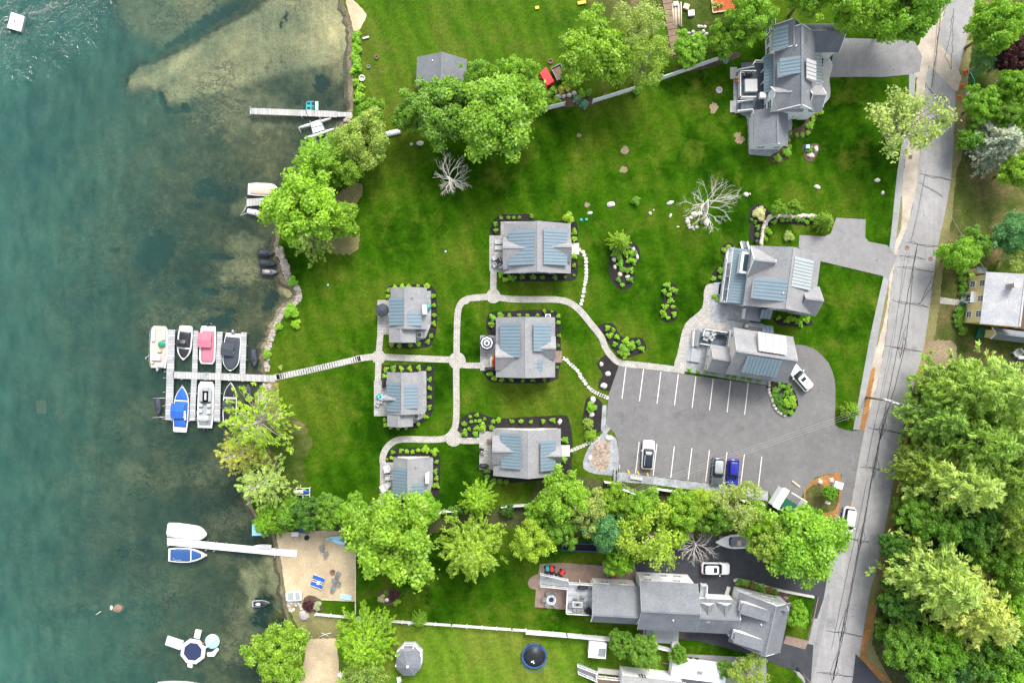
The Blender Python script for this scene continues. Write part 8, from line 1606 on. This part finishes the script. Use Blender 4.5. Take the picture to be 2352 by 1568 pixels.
t_ = thing('fire_pit', 'round white-ringed fire pit on the brick terrace', 'fire pit', W(*T(2, 3, [(360, 795)])[0]) + V((0, 0, .06))); b = MB(); b.rings([[(r_ * math.cos(k * .3927), r_ * math.sin(k * .3927), z) for k in range(16)] for r_, z in ((.72, 0), (.75, .5), (.45, .5), (.42, .3), (.01, .3))], 0, True, False); b.build('surround', M['gel'], t_); b = MB(); b.rings([[(r_ * math.cos(k * .3927), r_ * math.sin(k * .3927), z) for k in range(16)] for r_, z in ((.62, .505), (.54, .51), (.5, .505))], 0, False, False); b.build('dark_ring', M['mgrey'], t_); b = MB(); b.lathe([(.4, .31), (.2, .38), (.02, .42)], 12); b.build('fire_bowl', M['navy'], t_)
for x, y, r_ in ((330, 740, 200), (385, 745, 150), (300, 790, -90), (325, 835, -30), (395, 840, 40)): chair('dark chair around the white fire pit', *T(2, 3, [(x, y)])[0], r_, 'mgrey', G4)
# beach
def lounger(label, px, py, rot, mat, fr='trim', group='loungers on the beach'):
    t_ = thing('sun_lounger', label, 'lounger', W(px, py, .3) * V((1, 1, 0)) + V((0, 0, .04)), R(rot), group); b = MB()
    pf = [(-.95, .34), (-.5, .26), (0, .36), (.35, .30), (.95, .62)]; b.add([(x, y, z) for x, z in pf for y in (-.32, .32)] + [(x, y, z - .06) for x, z in pf for y in (-.32, .32)], [f for i in range(4) for f in ((2 * i, 2 * i + 2, 2 * i + 3, 2 * i + 1), (10 + 2 * i, 11 + 2 * i, 13 + 2 * i, 12 + 2 * i), (2 * i, 10 + 2 * i, 12 + 2 * i, 2 * i + 2), (2 * i + 1, 2 * i + 3, 13 + 2 * i, 11 + 2 * i))] + [(0, 1, 11, 10), (8, 18, 19, 9)]); b.build('sling', M[mat], t_)
    for y in (-.36, .36): b = MB(); b.tube([(x, y, z) for x, z in pf], .035, 5); b.build('side_rail', M[fr], t_)
    for x in (-.7, .6):
        for y in (-.34, .34): b = MB(); b.box(x - .03, x + .03, y - .03, y + .03, 0, .28); b.build('leg', M[fr], t_)
lounger('upper of two blue loungers on the sandy beach', *T(1, 3, [(577, 607)])[0], -18, 'blue'); lounger('lower of two blue loungers on the sandy beach', *T(1, 3, [(558, 666)])[0], -18, 'blue'); lounger('white lounger at the lower right corner of the sandy beach', *T(1, 3, [(826, 775)])[0], -4, 'sky')
b = MB(); b.cbox((0, 0, 0), .5, .45, .4, R(-18)); tag(b.build('cool_box', M['gel'], None, W(*T(1, 3, [(578, 642)])[0]) + V((0, 0, .03))), 'white cool box between the two blue loungers', 'cool box'); b = MB(); b.cbox((0, 0, 0), .4, .3, .08, R(-18)); tag(b.build('beach_towel', M['pink'], None, W(*T(1, 3, [(545, 632)])[0]) + V((0, 0, .03))), 'small pink towel beside the blue loungers', 'towel')
for x, y, r_ in ((612, 316, 30), (648, 372, 10), (715, 688, -20), (760, 642, 50), (725, 615, 30), (760, 560, -30)): chair('dark folding chair standing on the sandy beach', *T(1, 3, [(x, y)])[0], r_, 'mgrey', G3, .03)
b = MB(); b.lathe([(.38, 0), (.38, .3), (.3, .32), (.28, .2), (.02, .2)], 14); tag(b.build('fire_ring', M['rust'], None, W(*T(1, 3, [(705, 545)])[0]) + V((0, 0, .03))), 'rusty fire ring on the beach under the big drooping tree', 'fire ring')
b = MB(); b.lathe([(.36, 0), (.36, .4), (.3, .4), (.28, .2), (.02, .2)], 14); tag(b.build('fire_ring', M['black'], None, W(*T(1, 3, [(470, 230)])[0]) + V((0, 0, .03))), 'black fire bowl at the top of the beach', 'fire ring')
b = MB(); b.cbox((0, 0, 0), 1.1, .65, .8); tag(b.build('fish_table', M['gel'], None, W(*T(1, 3, [(370, 190)])[0])), 'small white table at the top of the beach', 'table'); b = MB(); b.cbox((0, 0, 0), 1.6, .9, .5, R(-5)); tag(b.build('storage_chest', M['mblue'], None, W(*T(1, 3, [(445, 158)])[0])), 'blue chest at the top of the beach under the trees', 'chest')
b = MB(); 
for i in range(16): b.tube([(rnd.uniform(-.7, .7), rnd.uniform(-.5, .5), .06 + .02 * i), (rnd.uniform(-.7, .7), rnd.uniform(-.5, .5), .08 + .02 * i)], .06, 5)
tag(b.build('firewood_pile', M['timber'], None, W(*T(1, 3, [(372, 238)])[0])), 'pile of split firewood at the top of the beach', 'firewood pile')
for x, y, r_, lb in ((716, 235, 15, 'light blue kayak at the top right of the beach under the big tree'), (740, 262, -8, 'pale blue kayak lying below another at the top right of the beach')): b = MB(); o = outl(2.9, .7, 'point'); b.rings([lift(o, .02, .6), lift(o, .2, 1), lift(o, .34, .6)], 0, True, True); tag(b.build('kayak', M['sky'], None, W(*T(1, 3, [(x, y)])[0]), R(80 + r_)), lb, 'kayak', 'kayaks on the beach')
b = MB(); b.box(-1.2, 1.2, -.9, .9, 0, .5); tag(b.build('tarp_cover', M['sky'], None, W(597, 1216) + V((0, 0, WL))), 'pale blue floating cover under the bright cedar at the shore', 'cover')
b = MB(); b.cbox((0, 0, 0), .16, 13.5, .14); tag(b.build('beach_edging', M['timber'], None, W(816.5, 1310)), 'timber edging along the right side of the beach', 'edging'); b = MB(); b.cbox((0, 0, 0), 5.4, .16, .14, R(-2.5)); tag(b.build('beach_edging', M['timber'], None, W(777, 1377)), 'timber edging along the lower side of the beach', 'edging')
# lawn toys and oddments
t_ = thing('trampoline', 'round trampoline with dark mat and blue safety rim on the bottom lawn', 'trampoline', W(*T(2, 3, [(205, 1310)])[0], .5) * V((1, 1, 0))); b = MB(); b.lathe([(1.72, .82), (1.72, .84)], 30); b.build('jump_mat', M['black'], t_); b = MB(); b.rings([[(r_ * math.cos(k * .19635), r_ * math.sin(k * .19635), z) for k in range(32)] for r_, z in ((1.70, .86), (1.95, .88), (1.95, .8), (1.70, .8))], 0, False, False); b.build('rim_pad', M['mblue'], t_)
for k in range(6): b = MB(); a = k * 1.047; b.tube([(1.9 * math.cos(a), 1.9 * math.sin(a), 0), (1.95 * math.cos(a), 1.95 * math.sin(a), 2.2)], .035, 5); b.build('net_pole', M['navy'], t_)
b = MB(); b.tube([(1.95 * math.cos(k * .2618), 1.95 * math.sin(k * .2618), 2.2) for k in range(25)], .035, 5); b.build('net_hoop', M['mblue'], t_); b = MB(); b.cbox((-.3, -.85, .845), .45, .2, .03, R(25)); b.cbox((-.15, -.95, .85), .18, .5, .03, R(25)); tag(b.build('shirt', M['gel'], None, t_.location), 'white shirt left lying on the trampoline mat', 'shirt')
t_ = thing('garden_planter', 'long dark raised vegetable bed on the lawn under the lower tree row', 'planter', W(*T(2, 3, [(620, 315)])[0]), R(-2)); b = MB(); b.box(-2.6, 2.6, -.5, .5, 0, .12); b.build('soil', M['mulch'], t_); b = MB()
for x0, x1, y0, y1 in ((-2.7, 2.7, -.6, -.5), (-2.7, 2.7, .5, .6), (-2.7, -2.6, -.5, .5), (2.6, 2.7, -.5, .5)): b.box(x0, x1, y0, y1, 0, .45)
b.build('frame', M['mblue'], t_)
for x, y, lb, m_ in ((1148, 1015, 'white plastic chair above the gazebo by the rail fence', 'gel'), (1318, 1515, 'white plastic chair on the lawn below the gazebo', 'gel'), (1172, 1175, 'white garden chair beside the lime spruce', 'cushion'), (780, 1475, 'white chair at the bottom of the sand path', 'gel')): chair(lb, *T(1, 3, [(x, y)])[0], rnd.uniform(0, 360), m_, 'white lawn chairs', .01)
b = MB(); b.cbox((0, 0, 0), .5, .35, .4, .3); tag(b.build('toy_box', M['sky'], None, W(*T(1, 3, [(1412, 1017)])[0])), 'small blue toy at the foot of the little tree by the rail fence', 'toy')
b = MB(); b.cbox((0, 0, 0), 1.3, .5, .3, R(10)); tag(b.build('slide', M['ymark'], None, W(*T(2, 0, [(640, 30)])[0])), 'yellow plastic slide at the top edge of the north lawn', 'slide'); b = MB(); b.cbox((0, 0, 0), .6, .45, .3, .2); tag(b.build('toy_box', M['ymark'], None, W(*T(2, 0, [(230, 78)])[0])), 'small yellow toy lying on the upper north lawn', 'toy')
def firering(label, px, py, r_, m_='concrete'):
    b = MB(); b.rings([[(q_ * math.cos(k * .3927), q_ * math.sin(k * .3927), z) for k in range(16)] for q_, z in ((r_, 0), (r_, .28), (r_ * .68, .28), (r_ * .66, .06), (.01, .06))], 0, True, False); tag(b.build('fire_ring', M[m_], None, W(px, py) + V((0, 0, .01))), label, 'fire ring')
firering('pale concrete fire ring by the upper lake wall', *T(1, 0, [(976, 722)])[0], .5, 'slab'); firering('pale grey fire ring on the lawn left of the white dormer house', *T(2, 0, [(1900, 832)])[0], .5, 'slab'); firering('dark round hearth spot on the north lawn', *T(1, 0, [(1110, 530)])[0], .32, 'rust'); firering('small dark hearth left of the dark round one on the north lawn', *T(1, 0, [(1035, 617)])[0], .28, 'mgrey'); firering('rusty ring above the brown open trailer', *T(2, 0, [(352, 570)])[0], .38, 'rust')
b = MB(); b.bar((-.5, 0, .25), (.5, .25, .25), .3, .1); b.box(-.4, -.3, -.1, .1, 0, .22); b.box(.3, .4, .05, .25, 0, .22); tag(b.build('bench', M['slab'], None, W(*T(1, 0, [(1012, 360)])[0])), 'small white bench at the top of the lake wall', 'bench')
for x, y, lb in ((1272, 1222, 'right of two pale dinghy hulls under the north trees'), (1200, 1238, 'left of two pale dinghy hulls under the north trees')): b = MB(); o = outl(2.0 if x > 1250 else 1.3, .85, 'square'); b.rings([lift(o, .0, .95), lift(o, .4, .9), lift(o, .55, .5)], 0, True, True); tag(b.build('upturned_dinghy', M['gel'], None, W(*T(1, 0, [(x, y)])[0]), R(102)), lb, 'dinghy', 'dinghies under the north trees')
b = MB(); 
for i in range(9): b.cbox((0, -4.2 + i * 1.02, .05), 1.5, .95, .08)
tag(b.build('boardwalk', M['wood'], None, W(*T(2, 0, [(1465, 235)])[0]), R(10)), 'brown plank walkway beside the timber pile', 'walkway')
for i in range(6): b = MB(); b.tube([(0, -1.7 - .2 * (i % 3), .12), (.15 * (i % 2), 1.6 + .2 * (i % 2), .14)], .11, 6); tag(b.build('timber_pole', M['timber'], None, W(*T(2, 0, [(1478 + 14 * i, 130)])[0]), R(3)), 'pale debarked pole in the timber pile by the plank walkway', 'timber pole', 'timber pile')
for x, y, s_, m_, lb in ((1597, 70, .9, 'timber', 'tan crate above the grey-lidded white tub'), (1642, 130, .95, 'gel', 'white tub right of the timber pile'), (1500, 45, .7, 'gel', 'small white board at the top of the timber pile')): b = MB(); b.cbox((0, 0, 0), s_, s_ * .9, .5, R(-20 if 'tan' in lb else 5)); tag(b.build('crate', M[m_], None, W(*T(2, 0, [(x, y)])[0])), lb, 'crate')
b = MB(); P_ = [W(*p) for p in ((1630, -30), (1693, -30), (1693, 23), (1637, 31))]
for a, c in zip(P_, P_[1:] + P_[:1]): b.bar(a + V((0, 0, .15)), c + V((0, 0, .15)), .15, .3)
tag(b.build('bed_edging', M['timber']), 'timber edging around the red flower bed at the top edge', 'edging')
for x, y in ((1845, 40), (1870, 35), (1860, 75), (1900, 60), (1930, 45)): shrub('tuft', *T(2, 0, [(x, y)])[0], 5, 'pale', 'small pale plant in the red flower bed at the top edge', 'plants in the red flower bed')
for (x, y), lb in zip(T(3, 0, [(1808, 660), (1785, 790), (1762, 892)]), ('top one of three orange traffic cones by the road', 'middle one of three orange traffic cones by the road', 'lowest of three orange traffic cones by the road')):
    t_ = thing('traffic_cone', lb, 'cone', W(x, y) + V((0, 0, .025)), 0, 'traffic cones'); b = MB(); b.cbox((0, 0, 0), .6, .6, .05); b.build('base', M['orange'], t_); b = MB(); b.lathe([(.24, .05), (.05, .85), (.03, .86)], 12); c_ = b.build('cone', M['orange'], t_); b = MB(); b.lathe([(.165, .38), (.125, .52)], 12, (0, 0, 0)); b.build('white_band', M['gel'], c_); 
b = MB(); b.tube([W(2228, 165, .06), W(2238, 185, .06), W(2236, 205, .06), W(2222, 222, .06), W(2215, 232, .06)], .07, 5); tag(b.build('hose', M['teal']), 'green hose curving beside the traffic cones', 'hose'); b = MB(); b.blob((0, 0, .1), .7, .8, .35, 9, 5, .2, 4); tag(b.build('sack_heap', M['gel'], None, W(2226, 222)), 'crumpled white sheet beside the traffic cones', 'sheet')
b = MB(); b.cbox((0, 0, 0), .55, .55, .7); tag(b.build('utility_box', M['sky'], None, W(*T(3, 0, [(352, 1356)])[0])), 'pale blue utility box in the little rock bed', 'box'); t_ = thing('electrical_box', 'large white electrical box in the corner bed by the road', 'box', W(*T(3, 2, [(628, 1310)])[0]), R(-18)); b = MB(); b.box(-.65, .65, -.5, .5, 0, .9); b.build('cabinet', M['gel'], t_); b = MB(); b.box(-.68, .68, -.53, .53, .9, .95); b.lathe([(.1, .95), (.1, .99)], 8, (.05, 0, 0)); b.build('lid', M['gel'], t_)
for x, y in ((1070, 1193), (1157, 1205), (1243, 1217)): b = MB(); b.cbox((0, 0, 0), .22, .55, .14, R(25)); tag(b.build('wheel_stop', M['ymark'], None, W(*T(2, 2, [(x, y)])[0]) + V((0, 0, .055))), 'yellow marker block at the kerb below the white car', 'marker block', 'yellow marker blocks')
for x in (928, 958): b = MB(); b.bar((0, -.85, .1), (0, .85, .1), .14, .2); tag(b.build('kerb_ramp', M['black'], None, W(*T(2, 2, [(x, 1228)])[0]), R(-2)), 'black rail of the small footbridge at the gravel bed', 'rail', 'black rails at the gravel bed')
b = MB(); b.cbox((0, 0, 0), 1.6, .45, .4, R(-7)); b.cbox((.9, -.15, 0), .4, .4, .45, R(-7)); tag(b.build('stone_bench', M['slab'], None, W(*T(2, 2, [(1130, 1250)])[0])), 'grey stone bench at the lower left car park edge', 'bench')
t_ = thing('parking_bumper', 'pale concrete bumper lying near the orange corner bed', 'bumper', W(*T(3, 2, [(255, 1305)])[0]) + V((0, 0, .055)), R(-38)); b = MB(); b.box(-.75, .75, -.13, .13, 0, .16); b.build('block', M['timber'], t_)
for x, y in ((636, 450), (684, 447)): b = MB(); b.cbox((0, 0, 0), .4, .35, .12); tag(b.build('valve_box', M['teal'], None, W(*T(2, 1, [(x, y)])[0]) + V((0, 0, .005))), 'small green valve lid in the lawn above the uppermost garden cottage', 'valve box', 'green valve lids')
for x, y in ((1742, 742), (662, 1050)): b = MB(); b.lathe([(.16, 0), (.16, .1), (.1, .12)], 10); tag(b.build('irrigation_cap', M['sky'], None, W(*T(1, 1, [(x, y)])[0])), 'pale round cap in the open lawn between shore and cottages', 'irrigation cap', 'irrigation caps')
for x, y, lb in ((240, 238, 'wooden post with flowers left of the dock path'), (205, 405, 'lantern post with flowers right below the dock path')):
    t_ = thing('flower_post', lb, 'post', W(*T(1, 2, [(x, y)])[0])); b = MB(); b.lathe([(.06, 0), (.06, 1.0)], 6); b.build('post', M['timber'], t_); o = link('flowers', SHR['loose'], t_, V((0, 0, .75))); o.scale = (.8, .8, .6); o.color = vc(G['gold'])
for p, lb, m_ in ((T(1, 1, [(1582, 1250)])[0], 'teal round barrel behind the chimney of the northernmost lake cottage', 'teal'), (Z1(1155, 130), 'dark covered urn beside the dry stone wall end', 'black'), (T(3, 1, [(1800, 1222)])[0], 'dark green barrel at the yellow house door', 'dkgreen')):
    b = MB(); b.lathe([(.3, 0), (.38, .35), (.34, .75), (.3, .8)], 14); tag(b.build('barrel', M[m_], None, W(*p, .8) * V((1, 1, 0))), lb, 'barrel')
b = MB(); b.prism([tuple((W(*p) - W(1942 + 300, 770))[:2]) for p in T(3, 1, [(1915, 1440), (1985, 1445), (1955, 1540), (1890, 1530)])], 0, .7); tag(b.build('bulkhead_hatch', M['dkgreen'], None, W(2242, 770)), 'green cellar hatch at the lower end of the yellow house', 'hatch')
chair('pale lawn chair at the right edge below the yellow house', *T(3, 2, [(2260, 105)])[0], 130, 'cushion', None, .02, 1.6); b = MB(); b.rings([[(x, .28 * math.cos(k), .5 + .28 * math.sin(k)) for k in np.arange(0, 6.2, .6283)] for x in (-.8, -.7, .7, .8)], 0, True, True); b.box(-.5, -.4, -.2, .2, 0, .3); b.box(.4, .5, -.2, .2, 0, .3); tag(b.build('gas_tank', M['gel'], None, W(*T(3, 2, [(2325, 148)])[0])), 'white gas tank at the right edge below the yellow house', 'gas tank')
# flag on the garage corner
fb = Z3(1530, 600); t_ = thing('flag', 'red and white striped flag on a short pole at the angled garage', 'flag', W(*fb, 2.6)); b = MB(); b.tube([(0, 0, 0), (.12, .75, 1.3)], .03, 5); b.build('pole', M['trim'], t_); b = MB()
e0, e1 = V((.06, .45, .8)), V((.13, .95, 1.5)); u = e1 - e0; sd = V((-.55, .1, -.2))
for k in range(7):
    for j, m_ in ((0, 0), (1, 1)):
        a, c = e0 + u * ((2 * k + j) / 14), e0 + u * ((2 * k + j + 1) / 14); b.add([a, c, c + sd, a + sd], [(0, 1, 2, 3)], m_)
b.build('flag_cloth', [M['flagred'], M['gel']], t_)
# retaining wall round the garage bed, planter and steps of the long white house
b = MB(); P_ = [W(*Z3(*p)) for p in ((600, 240), (660, 210), (900, 260), (1280, 370), (1570, 440), (2050, 530))]
for a, c in zip(P_[:-1], P_[1:]): b.bar(a + V((0, 0, .2)), c + V((0, 0, .2)), .32, .5)
tag(b.build('retaining_wall', M['concrete']), 'low tan block wall along the drive beside the angled garage', 'wall'); b = MB(); P_ = [W(*Z3(*p)) for p in ((2130, 530), (2080, 760), (1960, 1310))]
for a, c in zip(P_[:-1], P_[1:]): b.bar(a + V((0, 0, .12)), c + V((0, 0, .12)), .15, .25)
tag(b.build('lawn_kerb', M['brickpatio']), 'brick kerb along the road side of the small front lawn', 'kerb')
b = MB(); b.cbox((0, 0, 0), 1.1, .8, 1.0, R(-8)); tag(b.build('refuse_bin', M['gel'], None, W(*T(2, 3, [(1490, 1200)])[0])), 'white bin cabinet at the end of the tall solid fence', 'bin'); b = MB(); b.cbox((0, 0, 0), .9, .35, .3, R(-15)); tag(b.build('barrow', M['ymark'], None, W(*T(2, 3, [(1365, 1245)])[0])), 'yellow tray beside the white bin cabinet', 'tray')
b = MB(); b.lathe([(.13, 0), (.13, .8), (.3, .82), (.3, .86)], 10); tag(b.build('bird_bath', M['gel'], None, W(*T(1, 3, [(1210, 787)])[0])), 'pale bird bath in the oval lawn bed', 'bird bath')
b = MB(); b.tube([(-.9, -.3, .15), (0, .1, .2), (.9, .3, .15)], .08, 5); b.tube([(-.6, .3, .15), (.5, -.2, .2)], .07, 5); tag(b.build('driftwood', M['deadwood'], None, W(*T(1, 3, [(640, 1120)])[0])), 'heap of driftwood above the sand path', 'driftwood')
# ------------------------------------------------------------------ daylight and camera
w = bpy.data.worlds.new('World'); scn.world = w; w.use_nodes = True
nt = w.node_tree; bg = nt.nodes['Background']; sk = nt.nodes.new('ShaderNodeTexSky'); sk.sky_type = 'NISHITA'; sk.sun_disc = False
SUN_AZ, SUN_EL = 20.0, 50.0
sk.sun_elevation = R(SUN_EL); sk.sun_rotation = R(SUN_AZ); sk.air_density = .8; sk.dust_density = 3.0; sk.ozone_density = .6
hs = nt.nodes.new('ShaderNodeHueSaturation'); hs.inputs['Saturation'].default_value = .45; nt.links.new(sk.outputs[0], hs.inputs['Color']); nt.links.new(hs.outputs[0], bg.inputs[0]); bg.inputs[1].default_value = .15
sl = bpy.data.lights.new('sun', 'SUN'); sl.energy = 1.25; sl.angle = R(18); sl.color = (1, .965, .91)
so = bpy.data.objects.new('sun', sl); col.objects.link(so)
d = V((math.sin(R(SUN_AZ)) * math.cos(R(SUN_EL)), math.cos(R(SUN_AZ)) * math.cos(R(SUN_EL)), math.sin(R(SUN_EL))))
so.rotation_euler = d.to_track_quat('Z', 'Y').to_euler(); so.location = (0, 0, 60)
cam = bpy.data.cameras.new('drone_camera'); cam.lens = 27; cam.sensor_width = 36; cam.clip_end = 3000
co = bpy.data.objects.new('drone_camera', cam); col.objects.link(co); co.location = (0, 0, H); scn.camera = co
scn.view_settings.view_transform = 'Standard'; scn.view_settings.look = 'None'; scn.view_settings.exposure = 1.36; scn.view_settings.gamma = 1
scn.cycles.max_bounces = 8; scn.cycles.transparent_max_bounces = 8; scn.cycles.diffuse_bounces = 4; scn.cycles.use_denoising = True
